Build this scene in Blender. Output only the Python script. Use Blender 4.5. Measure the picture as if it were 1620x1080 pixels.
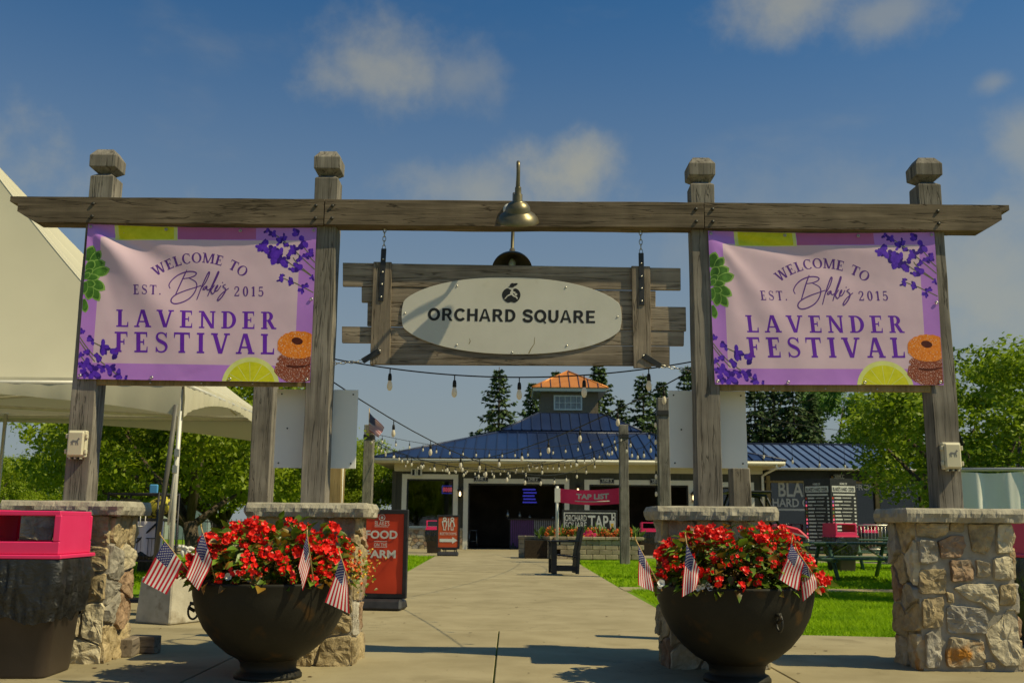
import bpy, bmesh, math, random
import numpy as np
from mathutils import Vector, Matrix, noise as mnoise

for _o in list(bpy.data.objects):
    bpy.data.objects.remove(_o)
SC = bpy.context.scene
COL = SC.collection
R = math.radians

# ---------------------------------------------------------------- camera
CAMZ, FPX, PITCH, ROLL = 1.1, 1575.0, R(10.3), R(0.5)
cam_d = bpy.data.cameras.new('camera')
cam_d.sensor_width = 36.0
cam_d.lens = FPX * 36.0 / 1620.0
cam_d.clip_start, cam_d.clip_end = 0.1, 4000.0
cam_d.dof.use_dof = True
cam_d.dof.focus_distance = 8.2
cam_d.dof.aperture_fstop = 4.5
cam = bpy.data.objects.new('camera', cam_d)
COL.objects.link(cam)
CAMR = Matrix.Rotation(math.pi/2 + PITCH, 3, 'X') @ Matrix.Rotation(ROLL, 3, 'Z')
cam.matrix_world = Matrix.Translation((0, 0, CAMZ)) @ CAMR.to_4x4()
SC.camera = cam

# ---------------------------------------------------------------- sky, sun, exposure
SUN = Vector((0.61, -0.20, 0.77)).normalized()
world = bpy.data.worlds.new('World')
SC.world = world
world.use_nodes = True
wn, wl = world.node_tree.nodes, world.node_tree.links
for n in list(wn):
    wn.remove(n)
w_out = wn.new('ShaderNodeOutputWorld')
w_bg = wn.new('ShaderNodeBackground')
w_bg.inputs['Strength'].default_value = 0.075
w_sky = wn.new('ShaderNodeTexSky')
w_sky.sky_type = 'NISHITA'
w_sky.sun_disc = False
w_sky.sun_elevation = math.asin(SUN.z)
w_sky.sun_rotation = math.atan2(SUN.x, SUN.y)
w_sky.altitude = 200
w_sky.air_density = 1.0
w_sky.dust_density = 1.5
w_sky.ozone_density = 1.4
# fair-weather clouds: soft noise banks over the whole dome
w_tc = wn.new('ShaderNodeTexCoord')
w_map = wn.new('ShaderNodeMapping')
w_map.inputs['Scale'].default_value = (1.0, 1.0, 2.3)
w_map.inputs['Location'].default_value = (0.37, 0.0, 0.205)
wl.new(w_tc.outputs['Generated'], w_map.inputs['Vector'])
w_n = wn.new('ShaderNodeTexNoise')
w_n.inputs['Scale'].default_value = 3.4
w_n.inputs['Detail'].default_value = 9.0
w_n.inputs['Roughness'].default_value = 0.56
w_n.inputs['Distortion'].default_value = 0.15
wl.new(w_map.outputs['Vector'], w_n.inputs['Vector'])
w_r = wn.new('ShaderNodeValToRGB')
w_r.color_ramp.interpolation = 'EASE'
w_r.color_ramp.elements[0].position = 0.53
w_r.color_ramp.elements[0].color = (0, 0, 0, 1)
w_r.color_ramp.elements[1].position = 0.80
w_r.color_ramp.elements[1].color = (0.22, 0.22, 0.22, 1)
wl.new(w_n.outputs['Fac'], w_r.inputs['Fac'])
w_mul = wn.new('ShaderNodeMixRGB')
w_mul.blend_type = 'MULTIPLY'
w_mul.inputs['Fac'].default_value = 1.0
w_mul.inputs['Color2'].default_value = (0.15, 0.43, 0.61, 1)
wl.new(w_sky.outputs['Color'], w_mul.inputs['Color1'])
w_mix = wn.new('ShaderNodeMixRGB')
w_mix.inputs['Color2'].default_value = (3.15, 2.9, 2.0, 1)
# the cloud banks in view, each a ragged puff at its own place on the dome
w_n2 = wn.new('ShaderNodeTexNoise')
w_n2.inputs['Scale'].default_value = 11.0
w_n2.inputs['Detail'].default_value = 8.0
w_n2.inputs['Roughness'].default_value = 0.6
wl.new(w_tc.outputs['Generated'], w_n2.inputs['Vector'])
w_acc = w_r.outputs['Color']
for (_px, _py, _rx, _rz, _op) in ((620, 105, 0.100, 0.048, 0.50), (720, 120, 0.07, 0.04, 0.30), (905, 272, 0.075, 0.042, 0.62), (750, 300, 0.10, 0.030, 0.42), (1270, 10, 0.10, 0.036, 0.55), (1400, 20, 0.08, 0.03, 0.4),
                                  (1575, 130, 0.02, 0.012, 0.3), (1615, 215, 0.03, 0.04, 0.4), (1560, 470, 0.16, 0.11, 0.42), (1350, 340, 0.20, 0.06, 0.18), (40, 150, 0.01, 0.01, 0.0), (-500, 200, 0.3, 0.07, 0.6), (2300, 250, 0.25, 0.08, 0.6)):
    _d = (CAMR @ Vector(((_px - 810.0)/FPX, -(_py - 540.0)/FPX, -1.0))).normalized()
    _s = wn.new('ShaderNodeVectorMath')
    _s.operation = 'SUBTRACT'
    _s.inputs[1].default_value = _d
    wl.new(w_tc.outputs['Generated'], _s.inputs[0])
    _m = wn.new('ShaderNodeVectorMath')
    _m.operation = 'MULTIPLY'
    _m.inputs[1].default_value = (1/_rx, 1/_rx, 1/_rz)
    wl.new(_s.outputs['Vector'], _m.inputs[0])
    _l = wn.new('ShaderNodeVectorMath')
    _l.operation = 'LENGTH'
    wl.new(_m.outputs['Vector'], _l.inputs[0])
    _a = wn.new('ShaderNodeMath')            # noise * 2.4 - distance: ragged rim
    _a.operation = 'MULTIPLY_ADD'
    _a.inputs[1].default_value = 2.8
    _a.inputs[2].default_value = -0.55
    wl.new(w_n2.outputs['Fac'], _a.inputs[0])
    _b = wn.new('ShaderNodeMath')
    _b.operation = 'SUBTRACT'
    wl.new(_a.outputs[0], _b.inputs[0])
    wl.new(_l.outputs['Value'], _b.inputs[1])
    _c = wn.new('ShaderNodeMapRange')
    _c.interpolation_type = 'SMOOTHSTEP'
    _c.inputs['From Min'].default_value = -0.35
    _c.inputs['From Max'].default_value = 1.0
    _c.inputs['To Max'].default_value = _op
    wl.new(_b.outputs[0], _c.inputs['Value'])
    _x = wn.new('ShaderNodeMath')
    _x.operation = 'MAXIMUM'
    wl.new(w_acc, _x.inputs[0])
    wl.new(_c.outputs['Result'], _x.inputs[1])
    w_acc = _x.outputs[0]
wl.new(w_acc, w_mix.inputs['Fac'])
# pale summer haze gathering towards the horizon, all the way round
w_sx = wn.new('ShaderNodeSeparateXYZ')
wl.new(w_tc.outputs['Generated'], w_sx.inputs['Vector'])
w_hz = wn.new('ShaderNodeMapRange')
w_hz.interpolation_type = 'SMOOTHSTEP'
w_hz.inputs['From Min'].default_value = 0.0
w_hz.inputs['From Max'].default_value = 0.56
w_hz.inputs['To Min'].default_value = 0.92
w_hz.inputs['To Max'].default_value = 0.0
wl.new(w_sx.outputs['Z'], w_hz.inputs['Value'])
w_hm = wn.new('ShaderNodeMixRGB')
w_hm.inputs['Color2'].default_value = (1.98, 2.2, 2.2, 1)
wl.new(w_hz.outputs['Result'], w_hm.inputs['Fac'])
wl.new(w_mul.outputs['Color'], w_hm.inputs['Color1'])
wl.new(w_hm.outputs['Color'], w_mix.inputs['Color1'])
wl.new(w_mix.outputs['Color'], w_bg.inputs['Color'])
wl.new(w_bg.outputs['Background'], w_out.inputs['Surface'])

sun_d = bpy.data.lights.new('sun', 'SUN')
sun_d.energy = 2.6
sun_d.angle = R(0.6)
sun_d.color = (1.0, 0.86, 0.50)
sun = bpy.data.objects.new('sun', sun_d)
COL.objects.link(sun)
sun.rotation_euler = SUN.to_track_quat('Z', 'Y').to_euler()
sun.location = (10, -5, 20)

SC.view_settings.view_transform = 'Standard'
SC.view_settings.look = 'None'
SC.view_settings.exposure = 0.92
SC.view_settings.gamma = 1.0
SC.view_settings.use_curve_mapping = False
SC.render.engine = 'CYCLES'
SC.cycles.use_denoising = True
SC.cycles.max_bounces = 6
SC.cycles.transparent_max_bounces = 12
SC.cycles.caustics_reflective = False
SC.cycles.caustics_refractive = False


# ---------------------------------------------------------------- helpers
def at(px, py, Y):
    """the world point at depth Y that a sight line through the photo's pixel meets"""
    d = CAMR @ Vector(((px - 810.0)/FPX, -(py - 540.0)/FPX, -1.0))
    t = Y / d.y
    return Vector((d.x*t, Y, CAMZ + d.z*t))


def gr(px, py, z=0.0):
    """the point of the level ground under a pixel"""
    d = CAMR @ Vector(((px - 810.0)/FPX, -(py - 540.0)/FPX, -1.0))
    t = (z - CAMZ) / d.z
    return Vector((d.x*t, d.y*t, z))


def rz(a):
    return Matrix.Rotation(a, 3, 'Z')


class MB:
    """collects shapes for ONE mesh object"""
    def __init__(self):
        self.v, self.f, self.m, self.s = [], [], [], []

    def add(self, vs, fs, mi=0, smooth=False):
        o = len(self.v)
        self.v += [tuple(p) for p in vs]
        for f in fs:
            self.f.append(tuple(i + o for i in f))
            self.m.append(mi)
            self.s.append(smooth)
        return self

    def box(self, c, s, rot=None, mi=0, taper=None):
        c = Vector(c)
        h = Vector(s)*0.5
        vs = []
        for z in (-1, 1):
            k = taper if (taper and z > 0) else (1, 1)
            for x, y in ((-1, -1), (1, -1), (1, 1), (-1, 1)):
                p = Vector((x*h.x*k[0], y*h.y*k[1], z*h.z))
                vs.append(c + (rot @ p if rot else p))
        return self.add(vs, [(0, 3, 2, 1), (4, 5, 6, 7), (0, 1, 5, 4), (1, 2, 6, 5), (2, 3, 7, 6), (3, 0, 4, 7)], mi)

    def span(self, a, b, mi=0):
        a, b = Vector(a), Vector(b)
        return self.box((a + b)/2, b - a, None, mi)

    def tube(self, path, r, n=8, caps=True, mi=0, closed=False, smooth=True):
        P = [Vector(p) for p in path]
        k = len(P)
        rr = r if isinstance(r, (list, tuple)) else [r]*k
        vs, fs = [], []
        nrm = None
        for i, p in enumerate(P):
            if closed:
                t = (P[(i+1) % k] - P[i-1]).normalized()
            else:
                t = (P[min(i+1, k-1)] - P[max(i-1, 0)]).normalized()
            if nrm is None:
                a = Vector((0, 0, 1)) if abs(t.z) < 0.9 else Vector((1, 0, 0))
                nrm = (a - t*a.dot(t)).normalized()
            else:
                nrm = nrm - t*nrm.dot(t)
                if nrm.length < 1e-6:
                    a = Vector((1, 0, 0))
                    nrm = a - t*a.dot(t)
                nrm.normalize()
            b = t.cross(nrm)
            for j in range(n):
                an = 2*math.pi*j/n
                vs.append(p + (nrm*math.cos(an) + b*math.sin(an))*rr[i])
        seg = k if closed else k - 1
        for i in range(seg):
            i2 = (i + 1) % k
            for j in range(n):
                fs.append((i*n + j, i*n + (j+1) % n, i2*n + (j+1) % n, i2*n + j))
        self.add(vs, fs, mi, smooth)
        if caps and not closed:
            o = len(self.v) - len(vs)
            self.f += [tuple(o + j for j in reversed(range(n))), tuple(o + (k-1)*n + j for j in range(n))]
            self.m += [mi, mi]
            self.s += [False, False]
        return self

    def cyl(self, a, b, r0, r1=None, n=12, mi=0, smooth=True):
        return self.tube([a, b], [r0, r0 if r1 is None else r1], n, True, mi, False, smooth)

    def lathe(self, prof, c=(0, 0, 0), n=24, rot=None, mi=0, smooth=True):
        c = Vector(c)
        vs, fs = [], []
        for r, z in prof:
            for j in range(n):
                a = 2*math.pi*j/n
                p = Vector((r*math.cos(a), r*math.sin(a), z))
                vs.append(c + (rot @ p if rot else p))
        for i in range(len(prof) - 1):
            for j in range(n):
                fs.append((i*n + j, i*n + (j+1) % n, (i+1)*n + (j+1) % n, (i+1)*n + j))
        return self.add(vs, fs, mi, smooth)

    def prism(self, poly, o, ax, ay, depth, mi=0):
        """polygon drawn in the frame (o, ax, ay), pushed out along ax x ay by depth"""
        o, ax, ay = Vector(o), Vector(ax), Vector(ay)
        nz = ax.cross(ay).normalized()
        k = len(poly)
        a = sum(poly[i][0]*poly[(i+1) % k][1] - poly[(i+1) % k][0]*poly[i][1] for i in range(k))
        if a < 0:
            poly = list(reversed(poly))
        lo = [o + ax*x + ay*y for x, y in poly]
        if not depth:
            return self.add(lo, [tuple(range(k))], mi)
        hi = [p + nz*depth for p in lo]
        fs = [tuple(range(k, 2*k)), tuple(reversed(range(k)))]
        fs += [(i, (i+1) % k, k + (i+1) % k, k + i) for i in range(k)]
        return self.add(lo + hi, fs, mi)

    def mesh(self, name, mats, off=None, bevel=0.0):
        me = bpy.data.meshes.new(name)
        vs = self.v
        if off is not None and off.length > 0:
            vs = [(x - off.x, y - off.y, z - off.z) for x, y, z in vs]
        me.from_pydata(vs, [], self.f)
        for m in (mats if isinstance(mats, (list, tuple)) else [mats]):
            me.materials.append(m)
        me.polygons.foreach_set('material_index', self.m)
        me.polygons.foreach_set('use_smooth', self.s)
        if bevel:
            bm = bmesh.new()
            bm.from_mesh(me)
            bmesh.ops.remove_doubles(bm, verts=bm.verts, dist=1e-5)
            ed = [e for e in bm.edges if len(e.link_faces) == 2 and e.calc_face_angle(0) > 0.5]
            bmesh.ops.bevel(bm, geom=ed, offset=bevel, segments=1, affect='EDGES', clamp_overlap=True)
            bm.to_mesh(me)
            bm.free()
        me.update()
        return me

    def build(self, name, mats, parent=None, bevel=0.0, local=False):
        off = None
        if parent is not None and not local:
            off = org(parent)
        return link(name, self.mesh(name, mats, off, bevel), parent)


def org(o):
    p = Vector((0, 0, 0))
    while o is not None:
        p = p + o.location
        o = o.parent
    return p


def link(name, me, parent=None):
    o = bpy.data.objects.new(name, me)
    COL.objects.link(o)
    o.parent = parent
    return o


def tag(o, label, cat, group=None):
    o['label'] = label
    o['category'] = cat
    if group:
        o['group'] = group
    return o


def thing(name, label, cat, loc=(0, 0, 0), rotz=0.0, group=None):
    o = bpy.data.objects.new(name, None)
    o.empty_display_size = 0.1
    COL.objects.link(o)
    o.location = loc
    o.rotation_euler = (0, 0, rotz)
    return tag(o, label, cat, group)


def struct(o):
    o['kind'] = 'structure'
    return o


def stuff(o):
    o['kind'] = 'stuff'
    return o


def dup(o, loc=None, rotz=None, label=None, group=None, scale=None, parent=None):
    c = o.copy()
    COL.objects.link(c)
    c.parent = parent
    if loc is not None:
        c.location = loc
    if rotz is not None:
        c.rotation_euler = (0, 0, rotz)
    if scale is not None:
        c.scale = (scale,)*3 if isinstance(scale, (int, float)) else scale
    if label:
        c['label'] = label
    if group:
        c['group'] = group
    for ch in [x for x in bpy.data.objects if x.parent == o]:
        dup(ch, parent=c)
    return c


# ---------------------------------------------------------------- materials
def col(c, k=1.0):
    return (c[0]*k, c[1]*k, c[2]*k, 1.0)


def lin(r, g, b):
    def q(x):
        x /= 255.0
        return x/12.92 if x <= 0.04045 else ((x + 0.055)/1.055)**2.4
    return (q(r), q(g), q(b))


def base_mat(name, rough=0.8, spec=0.3, metal=0.0):
    m = bpy.data.materials.new(name)
    m.use_nodes = True
    b = m.node_tree.nodes['Principled BSDF']
    b.inputs['Roughness'].default_value = rough
    b.inputs['Specular IOR Level'].default_value = spec
    b.inputs['Metallic'].default_value = metal
    return m, m.node_tree.nodes, m.node_tree.links, b


def mat(name, c1, c2=None, scale=8.0, rough=0.8, spec=0.3, metal=0.0, bump=0.0, bscale=None, stretch=(1, 1, 1),
        rand=0.0, detail=6.0, lo=0.3, hi=0.7, bdist=0.01, spots=None, emit=None, trans=0.0, coords='Object', rvar=0.0):
    """colour = noise between c1 and c2 (+ object random value shift), bump from a second noise"""
    m, n, l, b = base_mat(name, rough, spec, metal)
    c2 = c2 or c1
    tc = n.new('ShaderNodeTexCoord')
    mp = n.new('ShaderNodeMapping')
    mp.inputs['Scale'].default_value = stretch
    l.new(tc.outputs[coords], mp.inputs['Vector'])
    vec = mp.outputs['Vector']
    if rand:
        oi = n.new('ShaderNodeObjectInfo')
        ad = n.new('ShaderNodeVectorMath')
        ad.operation = 'ADD'
        sc = n.new('ShaderNodeVectorMath')
        sc.operation = 'SCALE'
        sc.inputs[0].default_value = (37.0, 17.0, 23.0)
        l.new(oi.outputs['Random'], sc.inputs['Scale'])
        l.new(vec, ad.inputs[0])
        l.new(sc.outputs['Vector'], ad.inputs[1])
        vec = ad.outputs['Vector']
    nt = n.new('ShaderNodeTexNoise')
    nt.inputs['Scale'].default_value = scale
    nt.inputs['Detail'].default_value = detail
    nt.inputs['Roughness'].default_value = 0.6
    l.new(vec, nt.inputs['Vector'])
    rp = n.new('ShaderNodeValToRGB')
    rp.color_ramp.elements[0].position = lo
    rp.color_ramp.elements[0].color = col(c1)
    rp.color_ramp.elements[1].position = hi
    rp.color_ramp.elements[1].color = col(c2)
    l.new(nt.outputs['Fac'], rp.inputs['Fac'])
    out = rp.outputs['Color']
    if spots:
        sn = n.new('ShaderNodeTexNoise')
        sn.inputs['Scale'].default_value = spots[1]
        sn.inputs['Detail'].default_value = 3.0
        l.new(vec, sn.inputs['Vector'])
        sr = n.new('ShaderNodeValToRGB')
        sr.color_ramp.elements[0].position = spots[2]
        sr.color_ramp.elements[0].color = (0, 0, 0, 1)
        sr.color_ramp.elements[1].position = spots[3]
        sr.color_ramp.elements[1].color = (1, 1, 1, 1)
        l.new(sn.outputs['Fac'], sr.inputs['Fac'])
        mx = n.new('ShaderNodeMixRGB')
        mx.inputs['Color2'].default_value = col(spots[0])
        l.new(sr.outputs['Color'], mx.inputs['Fac'])
        l.new(out, mx.inputs['Color1'])
        out = mx.outputs['Color']
    if rand:
        hs = n.new('ShaderNodeHueSaturation')
        mr = n.new('ShaderNodeMapRange')
        mr.inputs['To Min'].default_value = 1.0 - rand
        mr.inputs['To Max'].default_value = 1.0 + rand
        l.new(oi.outputs['Random'], mr.inputs['Value'])
        l.new(mr.outputs['Result'], hs.inputs['Value'])
        l.new(out, hs.inputs['Color'])
        out = hs.outputs['Color']
    l.new(out, b.inputs['Base Color'])
    if rvar:
        rr = n.new('ShaderNodeMapRange')
        rr.inputs['To Min'].default_value = max(0.02, rough - rvar)
        rr.inputs['To Max'].default_value = min(1.0, rough + rvar)
        l.new(nt.outputs['Fac'], rr.inputs['Value'])
        l.new(rr.outputs['Result'], b.inputs['Roughness'])
    if bump:
        bn = n.new('ShaderNodeTexNoise')
        bn.inputs['Scale'].default_value = bscale or scale*3
        bn.inputs['Detail'].default_value = 8.0
        bn.inputs['Roughness'].default_value = 0.65
        l.new(vec, bn.inputs['Vector'])
        bp = n.new('ShaderNodeBump')
        bp.inputs['Strength'].default_value = bump
        bp.inputs['Distance'].default_value = bdist
        l.new(bn.outputs['Fac'], bp.inputs['Height'])
        l.new(bp.outputs['Normal'], b.inputs['Normal'])
    if emit:
        b.inputs['Emission Color'].default_value = col(emit[0])
        b.inputs['Emission Strength'].default_value = emit[1]
    if trans:
        tr = n.new('ShaderNodeBsdfTranslucent')
        l.new(out, tr.inputs['Color'])
        ms = n.new('ShaderNodeMixShader')
        ms.inputs['Fac'].default_value = trans
        l.new(b.outputs['BSDF'], ms.inputs[1])
        l.new(tr.outputs['BSDF'], ms.inputs[2])
        l.new(ms.outputs['Shader'], n['Material Output'].inputs['Surface'])
    return m


def wood(name, c1, c2, axis, rand=0.12, crack=0.75, fine=1.0):
    """weathered timber: grain runs along axis (0 x, 1 y, 2 z)"""
    st = [14.0*fine]*3
    st[axis] = 0.8*fine
    m = mat(name, c1, c2, scale=1.6, rough=0.88, spec=0.15, stretch=tuple(st), rand=rand, detail=9.0, lo=0.25, hi=0.75)
    n, l = m.node_tree.nodes, m.node_tree.links
    b = n['Principled BSDF']
    vec = [x for x in n if x.bl_idname == 'ShaderNodeVectorMath' and x.operation == 'ADD'][0].outputs['Vector']
    src = b.inputs['Base Color'].links[0].from_socket
    # dark checks and splits along the grain
    ck = n.new('ShaderNodeTexNoise')
    ck.inputs['Scale'].default_value = 1.1
    ck.inputs['Detail'].default_value = 5.0
    ck.inputs['Distortion'].default_value = 0.8
    l.new(vec, ck.inputs['Vector'])
    a1 = n.new('ShaderNodeMath')
    a1.operation = 'SUBTRACT'
    a1.inputs[1].default_value = 0.5
    a2 = n.new('ShaderNodeMath')
    a2.operation = 'ABSOLUTE'
    l.new(ck.outputs['Fac'], a1.inputs[0])
    l.new(a1.outputs[0], a2.inputs[0])
    cr = n.new('ShaderNodeValToRGB')
    cr.color_ramp.elements[0].position = 0.0
    cr.color_ramp.elements[0].color = (crack, crack, crack, 1)
    cr.color_ramp.elements[1].position = 0.022
    cr.color_ramp.elements[1].color = (0, 0, 0, 1)
    l.new(a2.outputs[0], cr.inputs['Fac'])
    # broad stains, stronger blotches of weathering
    tc = [x for x in n if x.bl_idname == 'ShaderNodeTexCoord'][0]
    bl = n.new('ShaderNodeTexNoise')
    bl.inputs['Scale'].default_value = 3.1
    bl.inputs['Detail'].default_value = 4.0
    l.new(tc.outputs['Object'], bl.inputs['Vector'])
    br = n.new('ShaderNodeMapRange')
    br.inputs['From Min'].default_value = 0.3
    br.inputs['From Max'].default_value = 0.7
    br.inputs['To Min'].default_value = 0.68
    br.inputs['To Max'].default_value = 1.22
    l.new(bl.outputs['Fac'], br.inputs['Value'])
    h2 = n.new('ShaderNodeHueSaturation')
    l.new(br.outputs['Result'], h2.inputs['Value'])
    l.new(src, h2.inputs['Color'])
    mx = n.new('ShaderNodeMixRGB')
    mx.inputs['Color2'].default_value = col(c1, 0.22)
    l.new(cr.outputs['Color'], mx.inputs['Fac'])
    l.new(h2.outputs['Color'], mx.inputs['Color1'])
    l.new(mx.outputs['Color'], b.inputs['Base Color'])
    # relief: grain minus cracks
    nt = [x for x in n if x.bl_idname == 'ShaderNodeTexNoise'][0]
    hh = n.new('ShaderNodeMath')
    hh.operation = 'SUBTRACT'
    l.new(nt.outputs['Fac'], hh.inputs[0])
    l.new(cr.outputs['Color'], hh.inputs[1])
    bp = n.new('ShaderNodeBump')
    bp.inputs['Strength'].default_value = 0.55
    bp.inputs['Distance'].default_value = 0.006
    l.new(hh.outputs[0], bp.inputs['Height'])
    l.new(bp.outputs['Normal'], b.inputs['Normal'])
    return m


GREY1, GREY2 = (0.128, 0.112, 0.097), (0.305, 0.275, 0.24)
BRN1, BRN2 = (0.078, 0.060, 0.042), (0.215, 0.168, 0.120)
M = {}
M['wood_x'] = wood('weathered_beam_wood', BRN1, BRN2, 0, 0.08)
M['wood_z'] = wood('weathered_post_wood', GREY1, GREY2, 2, 0.08)
M['plank_x'] = wood('weathered_plank_wood', (0.155, 0.122, 0.092), (0.34, 0.28, 0.22), 0, 0.16)
M['plank_z'] = wood('weathered_batten_wood', (0.145, 0.115, 0.088), (0.32, 0.265, 0.21), 2, 0.1)
M['tan_wood_z'] = wood('tan_post_wood', (0.22, 0.16, 0.07), (0.36, 0.28, 0.14), 2, 0.1, 0.3)
M['iron'] = mat('black_iron', (0.012, 0.011, 0.010), (0.03, 0.027, 0.022), 20, 0.5, 0.5, bump=0.1)
M['steel'] = mat('galvanised_steel', (0.35, 0.34, 0.31), (0.55, 0.53, 0.48), 60, 0.38, 0.5, 0.9)
M['white_paint'] = mat('white_paint', (0.62, 0.61, 0.57), (0.72, 0.71, 0.67), 5, 0.5, 0.3)
M['white_board'] = mat('white_panel_board', (0.76, 0.75, 0.72), (0.82, 0.81, 0.78), 2.5, 0.45, 0.3)
M['black_paint'] = mat('black_paint', (0.014, 0.014, 0.016), (0.03, 0.03, 0.032), 9, 0.45, 0.4)
M['mortar'] = mat('grey_mortar', (0.27, 0.245, 0.20), (0.40, 0.365, 0.30), 14, 0.95, 0.1, bump=0.6, bscale=90, bdist=0.006)
M['cap_stone'] = mat('grey_cap_stone', (0.25, 0.225, 0.175), (0.44, 0.40, 0.32), 7, 0.92, 0.15, bump=0.7, bscale=30, bdist=0.012, rand=0.06)
M['concrete'] = mat('broom_finished_concrete', (0.25, 0.21, 0.128), (0.32, 0.272, 0.174), 1.3, 0.92, 0.15, bump=0.25, bscale=160,
                    bdist=0.003, rand=0.09, detail=12, lo=0.36, hi=0.62, spots=((0.21, 0.175, 0.105), 2.1, 0.58, 0.78), coords='Object')


def add_cracks(m):
    n, l = m.node_tree.nodes, m.node_tree.links
    b = n['Principled BSDF']
    src = b.inputs['Base Color'].links[0].from_socket
    tc = [x for x in n if x.bl_idname == 'ShaderNodeTexCoord'][0]
    a = n.new('ShaderNodeTexNoise')
    a.inputs['Scale'].default_value = 0.55
    a.inputs['Detail'].default_value = 7.0
    a.inputs['Roughness'].default_value = 0.62
    l.new(tc.outputs['Object'], a.inputs['Vector'])
    s1 = n.new('ShaderNodeMath')
    s1.operation = 'SUBTRACT'
    s1.inputs[1].default_value = 0.5
    s2 = n.new('ShaderNodeMath')
    s2.operation = 'ABSOLUTE'
    l.new(a.outputs['Fac'], s1.inputs[0])
    l.new(s1.outputs[0], s2.inputs[0])
    r = n.new('ShaderNodeValToRGB')
    r.color_ramp.elements[0].color = (0.55, 0.55, 0.55, 1)
    r.color_ramp.elements[1].position = 0.0035
    r.color_ramp.elements[1].color = (0, 0, 0, 1)
    l.new(s2.outputs[0], r.inputs['Fac'])
    k = n.new('ShaderNodeTexNoise')          # cracks only here and there
    k.inputs['Scale'].default_value = 0.35
    l.new(tc.outputs['Object'], k.inputs['Vector'])
    kr = n.new('ShaderNodeMapRange')
    kr.inputs['From Min'].default_value = 0.5
    kr.inputs['From Max'].default_value = 0.6
    l.new(k.outputs['Fac'], kr.inputs['Value'])
    mu = n.new('ShaderNodeMath')
    mu.operation = 'MULTIPLY'
    l.new(r.outputs['Color'], mu.inputs[0])
    l.new(kr.outputs['Result'], mu.inputs[1])
    # speckle of grit
    g = n.new('ShaderNodeTexNoise')
    g.inputs['Scale'].default_value = 55.0
    g.inputs['Detail'].default_value = 2.0
    l.new(tc.outputs['Object'], g.inputs['Vector'])
    gr_ = n.new('ShaderNodeMapRange')
    gr_.inputs['From Min'].default_value = 0.66
    gr_.inputs['From Max'].default_value = 0.74
    gr_.inputs['To Max'].default_value = 0.35
    l.new(g.outputs['Fac'], gr_.inputs['Value'])
    mxn = n.new('ShaderNodeMath')
    mxn.operation = 'MAXIMUM'
    l.new(mu.outputs[0], mxn.inputs[0])
    l.new(gr_.outputs['Result'], mxn.inputs[1])
    mx = n.new('ShaderNodeMixRGB')
    mx.inputs['Color2'].default_value = (0.09, 0.075, 0.05, 1)
    l.new(mxn.outputs[0], mx.inputs['Fac'])
    l.new(src, mx.inputs['Color1'])
    l.new(mx.outputs['Color'], b.inputs['Base Color'])


add_cracks(M['concrete'])
M['cast_concrete'] = mat('cast_concrete_block', (0.36, 0.33, 0.27), (0.52, 0.48, 0.40), 6, 0.92, 0.1, bump=0.35, bscale=50, spots=((0.26, 0.22, 0.16), 5, 0.6, 0.75))


def stone_mat(name, a, b_, c=None):
    a, b_ = tuple(q*1.2 for q in a), tuple(q*1.2 for q in b_)
    return mat(name, a, b_, 9.0, 0.9, 0.18, bump=0.9, bscale=22, bdist=0.02, rand=0.14, detail=9, lo=0.32, hi=0.68,
               spots=(c, 5.0, 0.56, 0.70) if c else None)


M['stone_tan'] = stone_mat('tan_field_stone', (0.23, 0.175, 0.095), (0.42, 0.335, 0.205), (0.20, 0.16, 0.11))
M['stone_grey'] = stone_mat('grey_field_stone', (0.20, 0.18, 0.15), (0.39, 0.355, 0.295))
M['stone_brown'] = stone_mat('brown_field_stone', (0.17, 0.105, 0.065), (0.34, 0.235, 0.155), (0.26, 0.22, 0.17))
M['stone_rust'] = stone_mat('rust_streaked_field_stone', (0.27, 0.215, 0.14), (0.42, 0.36, 0.26), (0.46, 0.20, 0.035))
M['stone_buff'] = stone_mat('buff_field_stone', (0.33, 0.28, 0.19), (0.50, 0.44, 0.32))
STONES = ['stone_tan', 'stone_grey', 'stone_brown', 'stone_buff', 'stone_tan', 'stone_rust']


def text(body, size=1.0, bold=0.0, align='CENTER', sx=1.0, space=1.0):
    """outline of a line of sans lettering as (verts2d, faces); cap height is about 0.73 size"""
    cu = bpy.data.curves.new('lettering', 'FONT')
    cu.body = body
    cu.size = size
    cu.offset = bold*size
    cu.align_x = align
    cu.space_character = space
    cu.resolution_u = 3
    ob = bpy.data.objects.new('lettering', cu)
    COL.objects.link(ob)
    bpy.context.view_layer.update()
    me = bpy.data.meshes.new_from_object(ob.evaluated_get(bpy.context.evaluated_depsgraph_get()))
    vs = [(v.co.x*sx, v.co.y) for v in me.vertices]
    fs = [tuple(p.vertices) for p in me.polygons]
    bpy.data.objects.remove(ob)
    bpy.data.curves.remove(cu)
    bpy.data.meshes.remove(me)
    return vs, fs


CAPH = {}


def fit_text(body, x0, x1, y0, h, bold=0.0, space=1.0):
    """lettering fitted between x0..x1 with its foot at y0 and cap height h"""
    vs, fs = text(body, 1.0, bold, 'LEFT', 1.0, space)
    xa, xb = min(v[0] for v in vs), max(v[0] for v in vs)
    if bold not in CAPH:
        hv = text('H', 1.0, bold, 'LEFT')[0]
        CAPH[bold] = (min(v[1] for v in hv), max(v[1] for v in hv))
    ya, yb = CAPH[bold]
    k = (x1 - x0)/(xb - xa)
    q = h/(yb - ya)
    return [(x0 + (x - xa)*k, y0 + (y - ya)*q) for x, y in vs], fs


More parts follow.
